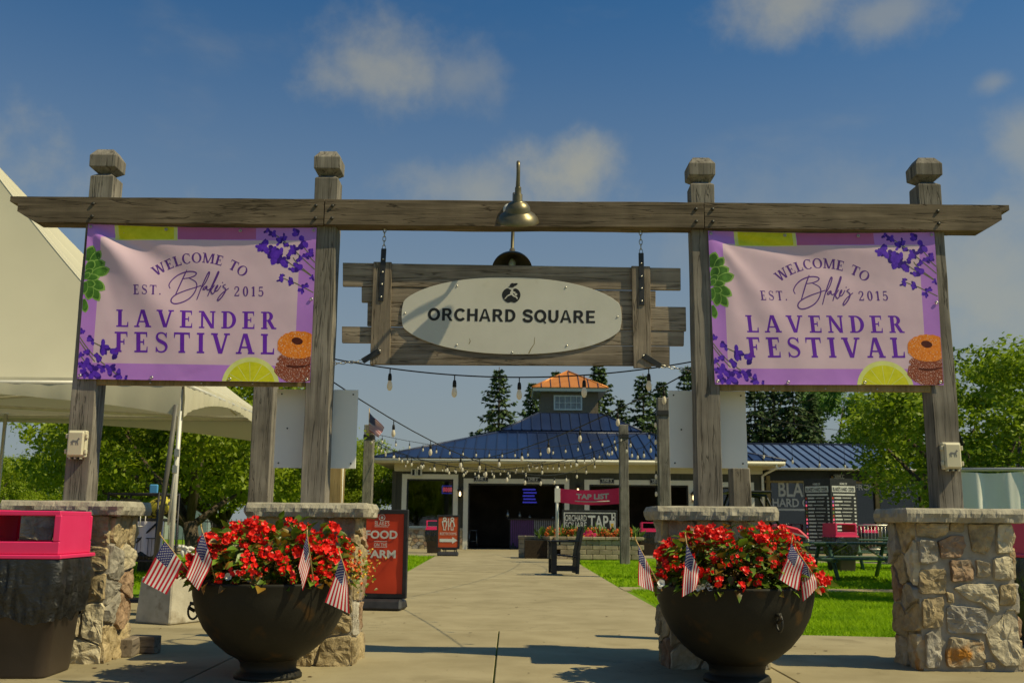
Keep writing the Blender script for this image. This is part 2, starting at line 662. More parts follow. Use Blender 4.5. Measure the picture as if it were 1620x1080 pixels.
def put_text(tv, o, ax, ay, lift=0.0015, name='lettering', m=None, parent=None, depth=0.0):
    vs, fs = tv
    o, ax, ay = Vector(o), Vector(ax), Vector(ay)
    nz = ax.cross(ay).normalized()
    mb = MB()
    mb.add([o + ax*x + ay*y + nz*lift for x, y in vs], fs)
    return mb.build(name, m, parent)

# ================================================================ the gateway
GY = 8.25                       # centre line of the gate posts
POST_W = 0.20
PX = [at(125, 795, GY).x, at(498, 797, GY).x, at(1121, 803, GY).x, at(1498, 803, GY).x]
CAP_Z, CAP_T = 1.24, 0.11


def fractal(p, s, seed=0.0):
    return mnoise.fractal(Vector((p[0]*s + seed, p[1]*s - seed*0.7, (p[2] if len(p) > 2 else 0)*s + seed*0.3)), 1.0, 2.0, 4)


def clip_half(poly, nx, ny, d):
    """keep the part of the polygon where nx*x + ny*y <= d"""
    out = []
    k = len(poly)
    for i in range(k):
        a, b = poly[i], poly[(i+1) % k]
        da, db = nx*a[0] + ny*a[1] - d, nx*b[0] + ny*b[1] - d
        if da <= 0:
            out.append(a)
        if (da < 0 < db) or (db < 0 < da):
            t = da/(da - db)
            out.append((a[0] + (b[0] - a[0])*t, a[1] + (b[1] - a[1])*t))
    return out


def voronoi_stones(w, h, nx, ny, gap, rng, fx=1.0):
    pts = []
    for j in range(ny):
        off = rng.uniform(-0.3, 0.3)
        for i in range(nx):
            pts.append(((i + 0.5 + off*0.5 + rng.uniform(-0.30, 0.30))*w/nx, (j + 0.5 + rng.uniform(-0.33, 0.33))*h/ny))
    cells = []
    for a in pts:
        poly = [(0, 0), (w, 0), (w, h), (0, h)]
        for b in pts:
            if b is a:
                continue
            ex, ey = (b[0] - a[0])*fx, b[1] - a[1]
            L = math.hypot(ex, ey)
            # anisotropic bisector pulled in by half the joint
            mx, my = (a[0] + b[0])/2, (a[1] + b[1])/2
            n_x, n_y = ex*fx/L, ey/L
            ll = math.hypot(n_x, n_y)
            n_x, n_y = n_x/ll, n_y/ll
            poly = clip_half(poly, n_x, n_y, n_x*mx + n_y*my - gap/2)
            if len(poly) < 3:
                break
        if len(poly) >= 3:
            cells.append(poly)
    return cells


def chaikin(poly, it=1, k=0.22):
    for _ in range(it):
        out = []
        n = len(poly)
        for i in range(n):
            a, b = poly[i], poly[(i+1) % n]
            out.append((a[0] + (b[0] - a[0])*k, a[1] + (b[1] - a[1])*k))
            out.append((a[0] + (b[0] - a[0])*(1-k), a[1] + (b[1] - a[1])*(1-k)))
        poly = out
    return poly


def resample(poly, step):
    out = []
    n = len(poly)
    for i in range(n):
        a, b = poly[i], poly[(i+1) % n]
        L = math.hypot(b[0]-a[0], b[1]-a[1])
        k = max(1, int(round(L/step)))
        for j in range(k):
            t = j/k
            out.append((a[0] + (b[0]-a[0])*t, a[1] + (b[1]-a[1])*t))
    return out


def stone_piece(poly, o, ax, ay, bulge, seed, step=0.024):
    """one rough split stone standing proud of the mortar"""
    poly = resample(chaikin(poly, 1, 0.08), step)
    a = sum(poly[i][0]*poly[(i+1) % len(poly)][1] - poly[(i+1) % len(poly)][0]*poly[i][1] for i in range(len(poly)))
    if a < 0:
        poly.reverse()
    n = len(poly)
    cx, cy = sum(p[0] for p in poly)/n, sum(p[1] for p in poly)/n
    o, ax, ay = Vector(o), Vector(ax), Vector(ay)
    nz = ax.cross(ay).normalized()
    rng = random.Random(seed)
    tx, ty = rng.uniform(-0.14, 0.14), rng.uniform(-0.14, 0.14)
    rings = [(1.0, -0.02), (1.0, 0.55), (0.975, 0.95), (0.86, 1.02), (0.66, 1.06), (0.42, 1.08), (0.2, 1.08)]
    vs = []
    for ri, (s, z) in enumerate(rings):
        for x, y in poly:
            qx, qy = cx + (x - cx)*s, cy + (y - cy)*s
            w1 = fractal((qx, qy, seed), 16, seed) * 0.008
            if ri >= 2:
                zz = bulge*z + fractal((qx, qy, 0), 7, seed)*0.018 + fractal((qx, qy, 3), 21, seed)*0.011 + (qx - cx)*tx + (qy - cy)*ty
            else:
                zz = bulge*z if ri else -0.02
            vs.append(o + ax*(qx + w1) + ay*(qy - w1) + nz*max(zz, 0.002 if ri else -0.02))
    zz = bulge*1.1 + fractal((cx, cy, 0), 7, seed)*0.02
    vs.append(o + ax*cx + ay*cy + nz*zz)
    fs = []
    for i in range(len(rings) - 1):
        for j in range(n):
            fs.append((i*n + j, i*n + (j+1) % n, (i+1)*n + (j+1) % n, (i+1)*n + j))
    L = (len(rings) - 1)*n
    for j in range(n):
        fs.append((L + j, L + (j+1) % n, len(vs) - 1))
    return MB().add(vs, fs, 0, False)


# the front of the right-hand pier, stone by stone (coordinates of the face: across, down)
def _face(zx, zy):
    Lx = 205 + (zy - 120)*0.098
    return ((zx - Lx)/590.0, (zy - 120)/885.0)


RIGHT_FRONT = [
    ('stone_tan', [(212, 124), (408, 124), (402, 195), (330, 210), (220, 205)]),
    ('stone_tan', [(422, 122), (512, 122), (505, 178), (425, 172)]),
    ('stone_tan', [(532, 128), (695, 126), (682, 230), (652, 312), (565, 292), (545, 200)]),
    ('stone_buff', [(714, 126), (802, 126), (812, 300), (716, 302), (708, 220)]),
    ('stone_grey', [(222, 225), (330, 230), (352, 300), (348, 360), (240, 372)]),
    ('stone_brown', [(348, 235), (430, 198), (505, 196), (522, 260), (495, 330), (372, 338)]),
    ('stone_brown', [(424, 352), (550, 342), (578, 400), (570, 465), (440, 478)]),
    ('stone_rust', [(592, 345), (668, 362), (672, 440), (592, 448)]),
    ('stone_buff', [(692, 328), (812, 320), (822, 460), (698, 462)]),
    ('stone_tan', [(240, 405), (400, 400), (412, 470), (405, 545), (245, 548)]),
    ('stone_buff', [(455, 515), (500, 490), (700, 485), (728, 550), (728, 655), (690, 650), (625, 600), (545, 582)]),
    ('stone_tan', [(408, 535), (452, 548), (448, 596), (415, 592)]),
    ('stone_tan', [(742, 490), (832, 482), (838, 612), (738, 615)]),
    ('stone_tan', [(262, 585), (395, 560), (400, 660), (388, 742), (272, 752)]),
    ('stone_grey', [(412, 632), (440, 615), (640, 632), (655, 700), (650, 778), (430, 780)]),
    ('stone_buff', [(720, 720), (790, 640), (842, 640), (878, 960), (765, 968), (690, 890), (655, 775)]),
    ('stone_grey', [(292, 790), (330, 768), (388, 815), (392, 900), (378, 978), (295, 980)]),
    ('stone_rust', [(440, 800), (640, 822), (655, 900), (650, 970), (430, 975), (412, 900)]),
    ('stone_tan', [(662, 950), (712, 948), (720, 982), (668, 984)]),
]


def make_cap(mb, cx, cy, w, d, z0, z1, seed):
    """rock-faced slab: smooth top, hammered edges"""
    rng = random.Random(seed)
    per = []
    nx, ny = 66, 44
    for i in range(nx):
        per.append((-w/2 + w*i/nx, -d/2, 0, -1))
    for i in range(ny):
        per.append((w/2, -d/2 + d*i/ny, 1, 0))
    for i in range(nx):
        per.append((w/2 - w*i/nx, d/2, 0, 1))
    for i in range(ny):
        per.append((-w/2, d/2 - d*i/ny, -1, 0))
    n = len(per)
    vs, fs = [], []
    lv = [(0.0, 0.0), (0.03, 0.010), (0.35, 0.022), (0.62, 0.024), (0.9, 0.010), (1.0, 0.0)]
    for k, (t, outw) in enumerate(lv):
        for x, y, ax_, ay_ in per:
            q = fractal((x, y, t*0.35), 11, seed)*0.014 + fractal((x, y, t*0.4), 30, seed)*0.007
            g = outw + (q if 0 < k < len(lv) - 2 else q*0.15)
            zz = z0 + (z1 - z0)*t
            if k == len(lv) - 1:
                zz += fractal((x, y, 1), 6, seed)*0.003
            if k == 0:
                zz += fractal((x, y, 2), 10, seed)*0.010
            vs.append((cx + x + ax_*g, cy + y + ay_*g, zz))
    for k in range(len(lv) - 1):
        for j in range(n):
            fs.append((k*n + j, k*n + (j+1) % n, (k+1)*n + (j+1) % n, (k+1)*n + j))
    fs.append(tuple(reversed(range(n))))
    fs.append(tuple((len(lv)-1)*n + j for j in range(n)))
    mb.add(vs, fs)


def make_pier(cx, label, seed, front=None):
    w, d = 0.75, 0.52
    y0, y1 = GY - d/2, GY + d/2
    t = thing('stone_pier', label, 'pier', (cx, GY, 0), 0, 'stone piers of the gateway')
    core = MB()
    zt = CAP_Z - CAP_T
    vs = []
    core.span((cx - w/2, y0, -0.05), (cx + w/2, y1, zt))
    core.build('mortar_core', M['mortar'], t)
    rng = random.Random(seed)
    cap = MB()
    make_cap(cap, cx, GY, 0.93, 0.66, zt, CAP_Z, seed)
    cap.build('cap', M['cap_stone'], t)
    faces = [((cx - w/2, y0, 0), (1, 0, 0), w, 'f'), ((cx + w/2, y0, 0), (0, 1, 0), d, 's'),
             ((cx + w/2, y1, 0), (-1, 0, 0), w, 's'), ((cx - w/2, y1, 0), (0, -1, 0), d, 's')]
    for fi, (o, ax, fw, kind) in enumerate(faces):
        if fi == 0 and front:
            for k, (mn, pl) in enumerate(front):
                poly = []
                for zx, zy in pl:
                    u, v = _face(zx, zy)
                    poly.append((u*w, (1 - v)*zt))
                stone_piece(poly, o, ax, (0, 0, 1), rng.uniform(0.016, 0.034), seed*31 + k).build('stone', M[mn], t)
            continue
        cells = voronoi_stones(fw, zt, 3 if fw > 0.6 else 2, 5, 0.020, rng, 0.85)
        for k, poly in enumerate(cells):
            mn = rng.choice(STONES)
            stone_piece(poly, o, ax, (0, 0, 1), rng.uniform(0.016, 0.036), seed*57 + fi*100 + k).build('stone', M[mn], t)
    return t


make_pier(PX[0], 'stone pier behind the pink-topped bin, far left of the gateway', 3)
make_pier(PX[1], 'stone pier partly hidden by the flower bowl beside the red food sign', 11)
make_pier(PX[2], 'stone pier hidden behind the flower bowl next to the lawn', 23)
make_pier(PX[3], 'fully visible stone pier standing alone at the right edge of the lawn', 37, RIGHT_FRONT)

# ---- timber frame
gate = thing('timber_gateway', 'weathered grey timber gateway frame with four posts and a long beam', 'gateway', (0, GY, CAP_Z))
TOPS = [at(163, 241, GY).z, at(515, 244, GY).z, at(1109, 254, GY).z, at(1451, 254, GY).z]
BEAM_F, BEAM_B = GY - 0.15, GY + 0.01      # the beam stands a little proud of the posts
bz0 = [at(125, 353, BEAM_F).z, at(514, 353, BEAM_F).z, at(1109, 360, BEAM_F).z, at(1500, 366, BEAM_F).z]
BZ0 = sum(bz0)/4
BZ1 = BZ0 + 0.225
h = POST_W/2
bolt = MB()
bolt.lathe([(0.0, 0.012), (0.010, 0.011), (0.014, 0.006), (0.015, 0.0)], n=10, rot=Matrix.Rotation(math.pi/2, 3, 'X'))
bolt_me = bolt.mesh('bolt', M['iron'])
screw_me = MB().lathe([(0.0, 0.006), (0.006, 0.005), (0.009, 0.0)], n=8, rot=Matrix.Rotation(math.pi/2, 3, 'X')).mesh('screw', M['steel'])


def bolt_at(me, name, p, parent):
    o = link(name, me, parent)
    o.location = Vector(p) - org(parent)
    return o


for i, x in enumerate(PX):
    top = TOPS[i]
    mb = MB()
    # shaft in slices so the edges wander a little, as old timber does
    vs, fs = [], []
    n = 14
    z0, z1 = CAP_Z - 0.002, BZ1 + 0.15
    zc = top - 0.215
    for k in range(n + 1):
        z = z0 + (zc - 0.035 - z0)*k/(n - 1) if k < n else zc
        for sx, sy in ((-1, -1), (1, -1), (1, 1), (-1, 1)):
            j = fractal((sx*3 + i*7, sy*5, z), 1.7, i)*0.006
            hh_ = h if k < n else h - 0.045
            vs.append((x + sx*(hh_ + j), GY + sy*(hh_ + j), z))
    for k in range(n):
        for j in range(4):
            fs.append((k*4 + j, k*4 + (j+1) % 4, (k+1)*4 + (j+1) % 4, (k+1)*4 + j))
    fs += [(3, 2, 1, 0), tuple(n*4 + j for j in range(4))]
    mb.add(vs, fs)
    p = mb.build('post', M['wood_z'], gate, 0.004)
    # finial: chamfered neck, V groove, chamfered block
    fn = MB()
    prof = [(h - 0.047, zc - 0.002), (h + 0.012, zc + 0.048), (h + 0.014, zc + 0.150), (h - 0.030, top)]
    vs = []
    for r_, z in prof:
        for sx, sy in ((-1, -1), (1, -1), (1, 1), (-1, 1)):
            vs.append((x + sx*r_, GY + sy*r_, z))
    fs = []
    for k in range(len(prof) - 1):
        for j in range(4):
            fs.append((k*4 + j, k*4 + (j+1) % 4, (k+1)*4 + (j+1) % 4, (k+1)*4 + j))
    fs += [(3, 2, 1, 0), tuple((len(prof)-1)*4 + j for j in range(4))]
    fn.add(vs, fs)
    fn.build('finial', M['wood_z'], p, 0.003)


def beam(xa, xb, ends):
    """timber from xa to xb; ends: profile cut on the left/right end"""
    n = max(10, int((xb - xa)/0.12))
    vs, fs = [], []
    for k in range(n + 1):
        x = xa + (xb - xa)*k/n
        for sy, sz in ((0, 0), (1, 0), (1, 1), (0, 1)):
            j = fractal((x, sy*4.0, sz*6.0), 1.6, 5)*0.007
            vs.append((x, (BEAM_B if sy else BEAM_F) + j*0.5, (BZ1 if sz else BZ0) + j))
    for k in range(n):
        for j in range(4):
            fs.append((k*4 + j, (k+1)*4 + j, (k+1)*4 + (j+1) % 4, k*4 + (j+1) % 4))
    fs += [(0, 1, 2, 3), tuple(reversed([n*4 + j for j in range(4)]))]
    mb = MB().add(vs, fs)
    hgt = BZ1 - BZ0
    if ends:
        s = -1 if ends == 'L' else 1
        xe = xa if ends == 'L' else xb
        # ogee-like end: lip, notch, slanted cut below
        L = 0.42
        pr = [(0, 0.0), (L - 0.18, 0.0), (L - 0.02, hgt*0.42), (L - 0.02, hgt*0.72), (L + 0.05, hgt*0.80), (L + 0.05, hgt), (0, hgt)]
        mb.prism([(s*a, b) for a, b in pr], (xe, BEAM_B, BZ0), (1, 0, 0), (0, 0, 1), BEAM_B - BEAM_F)
    return mb.build('beam', M['wood_x'], gate, 0.0 if ends else 0.004)


xl = at(14, 335, BEAM_F).x + 0.47
xr = at(1598, 345, BEAM_F).x - 0.47
beam(xl, PX[1] - 0.003, 'L')
beam(PX[1] + 0.003, PX[2] - 0.003, None)
beam(PX[2] + 0.003, xr, 'R')
for x, dx in ((PX[0], (-0.03, )), (PX[1], (-0.07, 0.07)), (PX[2], (-0.07, 0.07)), (PX[3], (0.03,))):
    for q in dx:
        for z in (BZ0 + 0.055, BZ1 - 0.06):
            bolt_at(bolt_me, 'bolt', (x + q, BEAM_F - 0.002, z), gate)

# rails under the two banners
RAIL_Z = at(320, 610, 8.17).z
for a, b in ((0, 1), (2, 3)):
    mb = MB().span((PX[a] + h - 0.03, GY - 0.085, RAIL_Z), (PX[b] - h + 0.03, GY - 0.045, RAIL_Z + 0.14))
    rl = mb.build('rail', M['tan_wood_z'], gate, 0.003)
    for q in (0.28, 0.5, 0.72):
        bolt_at(screw_me, 'screw', (PX[a] + (PX[b] - PX[a])*q, GY - 0.087, RAIL_Z + 0.02), rl)

# ---- white boards fixed behind the inner posts
for k, (xa, xb) in enumerate(((440, 563), (1057, 1182))):
    a, b = at(xa, 616 + k*2, GY + 0.13), at(xb, 741, GY + 0.13)
    mb = MB().span((a.x, GY + 0.104, b.z), (b.x, GY + 0.122, a.z))
    o = tag(mb.build('white_board', M['white_board'], None, 0.002),
            ['blank white square board behind the inner left gate post', 'blank white square board behind the inner right gate post'][k],
            'board', 'white boards behind the inner posts')
    for sx_, sz_ in ((0.1, 0.33), (0.04, 0.04), (b.x - a.x - 0.04, 0.04), (0.04, a.z - b.z - 0.04), (b.x - a.x - 0.04, a.z - b.z - 0.04)):
        MB().cyl((a.x + sx_, GY + 0.1039, a.z - sz_), (a.x + sx_, GY + 0.099, a.z - sz_), 0.007, n=8).build('screw', M['iron'], o)

# ---- cream utility boxes with a running-animal mark
M['cream_plastic'] = mat('cream_plastic', (0.55, 0.50, 0.36), (0.62, 0.57, 0.42), 4, 0.45, 0.4)
M['grey_print'] = mat('grey_print', (0.16, 0.16, 0.16), (0.2, 0.2, 0.2), 10, 0.6)
HORSE = [(0, 0.42), (0.10, 0.50), (0.16, 0.62), (0.30, 0.66), (0.55, 0.60), (0.70, 0.66), (0.78, 0.86), (0.86, 0.98), (0.92, 0.90), (1.0, 0.80),
         (0.97, 0.74), (0.86, 0.76), (0.84, 0.56), (0.80, 0.44), (0.86, 0.20), (0.84, 0.0), (0.78, 0.0), (0.78, 0.20), (0.70, 0.38),
         (0.64, 0.18), (0.66, 0.02), (0.60, 0.0), (0.57, 0.20), (0.55, 0.40), (0.36, 0.42), (0.28, 0.26), (0.33, 0.04), (0.27, 0.0), (0.21, 0.24),
         (0.20, 0.40), (0.14, 0.22), (0.16, 0.02), (0.10, 0.0), (0.08, 0.24), (0.10, 0.42), (0.03, 0.36)]
for k, (px, py) in enumerate(((122, 702), (1505, 721))):
    c = at(px, py, GY - 0.14)
    t = thing('utility_box', ['cream weatherproof utility box on the far left gate post', 'cream weatherproof utility box on the far right gate post'][k],
              'utility box', (c.x, GY - h, c.z - 0.11), 0, 'utility boxes on the outer posts')
    yb = GY - h - 0.004
    MB().span((c.x - 0.075, yb - 0.05, c.z - 0.11), (c.x + 0.075, yb, c.z + 0.11)).build('housing', M['cream_plastic'], t, 0.008)
    MB().span((c.x - 0.066, yb - 0.078, c.z - 0.10), (c.x + 0.066, yb - 0.0505, c.z + 0.10)).build('lid', M['cream_plastic'], t, 0.012)
    for sx in (-1, 1):
        for sz in (-1, 1):
            MB().span((c.x + sx*0.08 - 0.008, yb - 0.062, c.z + sz*0.062 - 0.018), (c.x + sx*0.08 + 0.008, yb - 0.03, c.z + sz*0.062 + 0.018)).build('latch', M['cream_plastic'], t, 0.003)
    for q in range(5):
        MB().span((c.x - 0.05 + q*0.022, yb - 0.06, c.z - 0.122), (c.x - 0.037 + q*0.022, yb - 0.02, c.z - 0.109)).build('vent_tab', M['iron' if q % 2 else 'cream_plastic'], t)
    mk = MB()
    mk.prism([(x*0.075 - 0.037, y*0.062 - 0.012) for x, y in HORSE], (c.x, yb - 0.0795, c.z), (1, 0, 0), (0, 0, 1), 0)
    mk.build('printed_mark', M['grey_print'], t)

# ---- the hanging plank sign
SG = GY - 0.03                       # its plane
sign = thing('hanging_sign', 'plank sign with white oval plate reading ORCHARD SQUARE under the beam', 'sign', (at(810, 495, SG).x, SG, at(810, 580, SG).z))


def Z2(zx, zy, Y=SG):
    return at(520 + zx*0.35802, 240 + zy*0.35802, Y)


def quad_board(name, pts, yf, yb, m, parent, bev=0.003, rag=0.004, seed=0):
    """board from four pixel corners (TL, TR, BR, BL) of the zoomed view, between depths yf and yb"""
    f = [Z2(x, y, SG) for x, y in pts]
    vs = [(p.x, yf, p.z) for p in f] + [(p.x, yb, p.z) for p in f]
    mb = MB().add(vs, [(0, 3, 2, 1), (4, 5, 6, 7), (0, 1, 5, 4), (1, 2, 6, 5), (2, 3, 7, 6), (3, 0, 4, 7)])
    return mb.build(name, m, parent, bev)


PL = [((62, 490), (1555, 514), (1556, 611), (62, 594)), ((145, 597), (1445, 614), (1445, 700), (145, 664)),
      ((172, 667), (1578, 686), (1580, 792), (170, 769)), ((58, 771), (1571, 794), (1570, 857), (58, 843)), ((185, 846), (1507, 860), (1507, 946), (184, 940))]
PL[1] = ((145, 597), (1445, 614), (1445, 683), (145, 664))
for k, q in enumerate(PL):
    dy = [0.0, 0.004, -0.002, 0.003, 0.0][k]
    pk = quad_board('plank', q, SG + dy, SG + 0.032 + dy, M['plank_x'], sign)
for q in (((200, 490), (280, 491), (272, 941), (184, 941)), ((1336, 508), (1418, 510), (1424, 957), (1346, 957))):
    quad_board('batten', q, SG - 0.030, SG - 0.0025, M['plank_z'], sign)

# oval plate
M['plate'] = mat('white_sign_plate', (0.52, 0.50, 0.45), (0.60, 0.58, 0.53), 2.2, 0.5, 0.35, spots=((0.40, 0.37, 0.29), 3.0, 0.62, 0.85), bump=0.05, bscale=6)
M['black_vinyl'] = mat('black_vinyl', (0.013, 0.012, 0.012), (0.02, 0.02, 0.02), 9, 0.45)
c0, cr_, ct = Z2(808, 725), Z2(1292, 733), Z2(808, 557)
ea, eb = (cr_.x - c0.x), ct.z - c0.z
axd = (cr_ - c0).normalized()
axd.y = 0
axd.normalize()
up = Vector((-axd.z, 0, axd.x))
pts = []
for k in range(96):
    a = 2*math.pi*k/96
    ca, sa = math.cos(a), math.sin(a)
    xx = 1.045*math.copysign(abs(ca)**0.93, ca)
    pts.append((ea*(math.copysign(min(abs(xx), 0.985 + 0.3*max(0.0, abs(xx) - 0.985)), xx)), eb*math.copysign(abs(sa)**0.98, sa)))
yp = SG - 0.006
plate = MB().prism(pts, (c0.x, yp, c0.z), axd, up, 0.006).build('oval_plate', M['plate'], sign, 0.0015)
yp2 = yp - 0.0075


def on_plate(zx, zy):
    p = Z2(zx, zy)
    d = Vector((p.x - c0.x, 0, p.z - c0.z))
    return (d.dot(axd), d.dot(up))


x0, yb0 = on_plate(438, 752)
x1, _ = on_plate(1178, 753)
_, yt0 = on_plate(438, 697)


def sans_glyph(ch):
    """bold grotesque capitals as strokes (unit cap height)"""
    B = 0.235
    rect = lambda a, b, c, d: [(a, b), (c, b), (c, d), (a, d)]

    def arc(cx, cy, rx, ry, a0, a1, w=B, n=20):
        q = []
        for k in range(n):
            t0, t1 = R(a0 + (a1 - a0)*k/n), R(a0 + (a1 - a0)*(k + 1)/n)
            q.append([(cx + rx*math.cos(t0), cy + ry*math.sin(t0)), (cx + rx*math.cos(t1), cy + ry*math.sin(t1)),
                      (cx + (rx - w)*math.cos(t1), cy + (ry - w*0.86)*math.sin(t1)), (cx + (rx - w)*math.cos(t0), cy + (ry - w*0.86)*math.sin(t0))])
        return q
    if ch == 'O':
        return arc(.50, .5, .50, .515, 0, 360, B, 32), 1.0
    if ch == 'Q':
        return arc(.50, .5, .50, .515, 0, 360, B, 32) + [[(.55, .25), (.66, .32), (1.0, -.02), (.90, -.12)]], 1.0
    if ch == 'C':
        return arc(.50, .5, .50, .515, 38, 322, B, 28), .92
    if ch == 'H':
        return [rect(.04, 0, .04+B, 1), rect(.66, 0, .66+B, 1), rect(.04+B, .42, .66, .59)], .90
    if ch == 'A':
        return [[(0, 0), (.21, 0), (.50, 1), (.37, 1)], [(.74, 0), (.95, 0), (.58, 1), (.45, 1)], rect(.22, .22, .73, .38)], .95
    if ch == 'R':
        return [rect(.05, 0, .05+B, 1), rect(.05+B, .83, .52, 1), rect(.05+B, .40, .52, .57)] + arc(.52, .70, .30, .30, -90, 90, B*.98) + [[(.40, .42), (.62, .42), (.93, 0), (.68, 0)]], .92
    if ch == 'D':
        return [rect(.05, 0, .05+B, 1), rect(.05+B, .83, .42, 1), rect(.05+B, 0, .42, .17)] + arc(.42, .5, .46, .5, -90, 90, B), .90
    if ch == 'E':
        return [rect(.05, 0, .05+B, 1), rect(.05+B, .83, .76, 1), rect(.05+B, .42, .70, .58), rect(.05+B, 0, .78, .17)], .80
    if ch == 'U':
        return [rect(.04, .36, .04+B, 1), rect(.64, .36, .64+B, 1)] + arc(.44, .36, .40, .38, 180, 360, B), .88
    if ch == 'S':
        c = [(.74, .72), (.66, .86), (.42, .92), (.20, .86), (.13, .72), (.22, .60), (.44, .52), (.66, .42), (.73, .28), (.64, .12), (.42, .075), (.18, .13), (.10, .30)]
        pth = []
        for i in range(len(c) - 1):
            a_, b_, c_, d_ = c[max(i-1, 0)], c[i], c[i+1], c[min(i+2, len(c)-1)]
            for q in range(4):
                u = q/4
                pth.append(tuple(0.5*((2*b_[m]) + (c_[m]-a_[m])*u + (2*a_[m]-5*b_[m]+4*c_[m]-d_[m])*u*u + (3*b_[m]-a_[m]-3*c_[m]+d_[m])*u**3) for m in (0, 1)))
        pth.append(c[-1])
        L_, R_ = [], []
        for i, (x_, y_) in enumerate(pth):
            a_, b_ = pth[max(i-1, 0)], pth[min(i+1, len(pth)-1)]
            dx, dy = b_[0]-a_[0], b_[1]-a_[1]
            q = math.hypot(dx, dy)
            L_.append((x_ - dy/q*.112, y_ + dx/q*.112))
            R_.append((x_ + dy/q*.112, y_ - dx/q*.112))
        return [[L_[i], L_[i+1], R_[i+1], R_[i]] for i in range(len(pth)-1)], .84
    return [], .34


def sans_line(s, x0, x1, y0, hgt, o, ax, ay, m, parent, gap=0.11):
    """each letter a flat piece of its own"""
    gl = [sans_glyph(c_) for c_ in s]
    tot = sum(g[1] for g in gl) + gap*(len(gl) - 1)
    k = (x1 - x0)/tot
    nz = Vector(ax).cross(Vector(ay)).normalized()
    x = 0.0
    for polys, w_ in gl:
        if polys:
            mb = MB()
            for i, poly in enumerate(polys):
                mb.prism([(x0 + (x + a)*k, y0 + b*hgt) for a, b in poly], Vector(o) + nz*(0.00002*(i % 9)), ax, ay, 0)
            mb.build('letter', m, parent)
        x += w_ + gap


sans_line('ORCHARD SQUARE', x0, x1, (yb0 + on_plate(1178, 753)[1])/2, yt0 - yb0, (c0.x, yp2, c0.z), axd, up, M['black_vinyl'], plate)
# apple emblem: fruit, leaf hat and a running figure
ax0, ay0 = on_plate(807, 632)
ks = (on_plate(847, 632)[0] - ax0)


def emb(poly, lift, m, name='emblem'):
    return MB().prism([(ax0 + x*ks, ay0 + y*ks) for x, y in poly], Vector((c0.x, yp2 - lift, c0.z)), axd, up, 0).build(name, m, plate)


apple = []
for k in range(40):
    a = 2*math.pi*k/40
    r_ = 0.92 + 0.07*math.cos(2*a)
    x, y = r_*math.cos(a)*1.02, r_*math.sin(a)*1.06
    if y > 0.5:
        y -= 0.30*math.exp(-(x/0.28)**2)
    if y < -0.6:
        y += 0.16*math.exp(-(x/0.25)**2)
    x *= 1.0 + 0.06*y
    apple.append((x, y - 0.1))
emb(apple, 0.0, M['black_vinyl'])
emb([(-0.42, 0.86), (-0.22, 0.92), (-0.12, 1.18), (0.06, 1.30), (0.30, 1.26), (0.52, 1.30), (0.72, 1.25), (0.60, 1.08), (0.42, 0.98), (0.26, 0.93), (0.30, 0.84), (0.0, 0.78)], 0.0004, M['black_vinyl'])
emb([(-0.80, -0.55), (-0.62, -0.50), (-0.40, -0.22), (-0.12, -0.10), (0.02, -0.05), (0.20, -0.22), (0.50, -0.34), (0.66, -0.55), (0.72, -0.42), (0.62, -0.22), (0.34, -0.12),
     (0.22, 0.02), (0.18, 0.20), (0.34, 0.10), (0.50, 0.22), (0.40, 0.30), (0.20, 0.36), (0.20, 0.52), (0.10, 0.62), (-0.02, 0.54), (-0.02, 0.40), (-0.14, 0.26), (-0.12, 0.06), (-0.34, -0.04), (-0.52, -0.20), (-0.66, -0.40)], 0.0008, M['plate'])
emb([(0.34, 0.0), (0.44, -0.12), (0.62, -0.10), (0.66, 0.06), (0.56, 0.16), (0.40, 0.12)], 0.0008, M['plate'])
for zx, zy in ((568, 594), (1048, 600), (338, 714), (1276, 730), (566, 854), (1052, 857), (811, 887)):
    q = on_plate(zx, zy)
    bolt_at(screw_me, 'screw', Vector((c0.x, yp - 0.006, c0.z)) + axd*q[0] + up*q[1], plate)
# two rust trails at lower screws
M['rust_stain'] = mat('rust_stain', (0.16, 0.13, 0.05), (0.25, 0.2, 0.1), 30, 0.8)
for pth in ([(910, 820), (908, 850), (893, 872), (884, 892)], [(622, 826), (626, 838), (620, 850)]):
    mb = MB()
    vs = []
    for k, (a, b) in enumerate(pth):
        q = on_plate(a, b)
        wv = 0.0018 + 0.0012*k
        for s in (-1, 1):
            vs.append(Vector((c0.x, yp - 0.0064, c0.z)) + axd*(q[0] + s*wv) + up*q[1])
    mb.add(vs, [(2*k, 2*k+1, 2*k+3, 2*k+2) for k in range(len(pth)-1)])
    mb.build('rust_trail', M['rust_stain'], plate)

# straps, chains


def chain(pa, pb, n, parent, r=0.004, lw=0.013):
    pa, pb = Vector(pa), Vector(pb)
    d = (pb - pa)
    L = d.length/n
    t = d.normalized()
    s1 = t.cross(Vector((0, 1, 0)))
    if s1.length < 0.1:
        s1 = t.cross(Vector((1, 0, 0)))
    s1.normalize()
    s2 = t.cross(s1)
    for k in range(n):
        c = pa + d*((k + 0.5)/n)
        s = s1 if k % 2 == 0 else s2
        path = [c + t*math.sin(a)*(L*0.5 + r*1.2) + s*math.cos(a)*lw for a in [2*math.pi*q/12 for q in range(12)]]
        MB().tube(path, r, 6, closed=True).build('chain_link', M['steel'], parent)


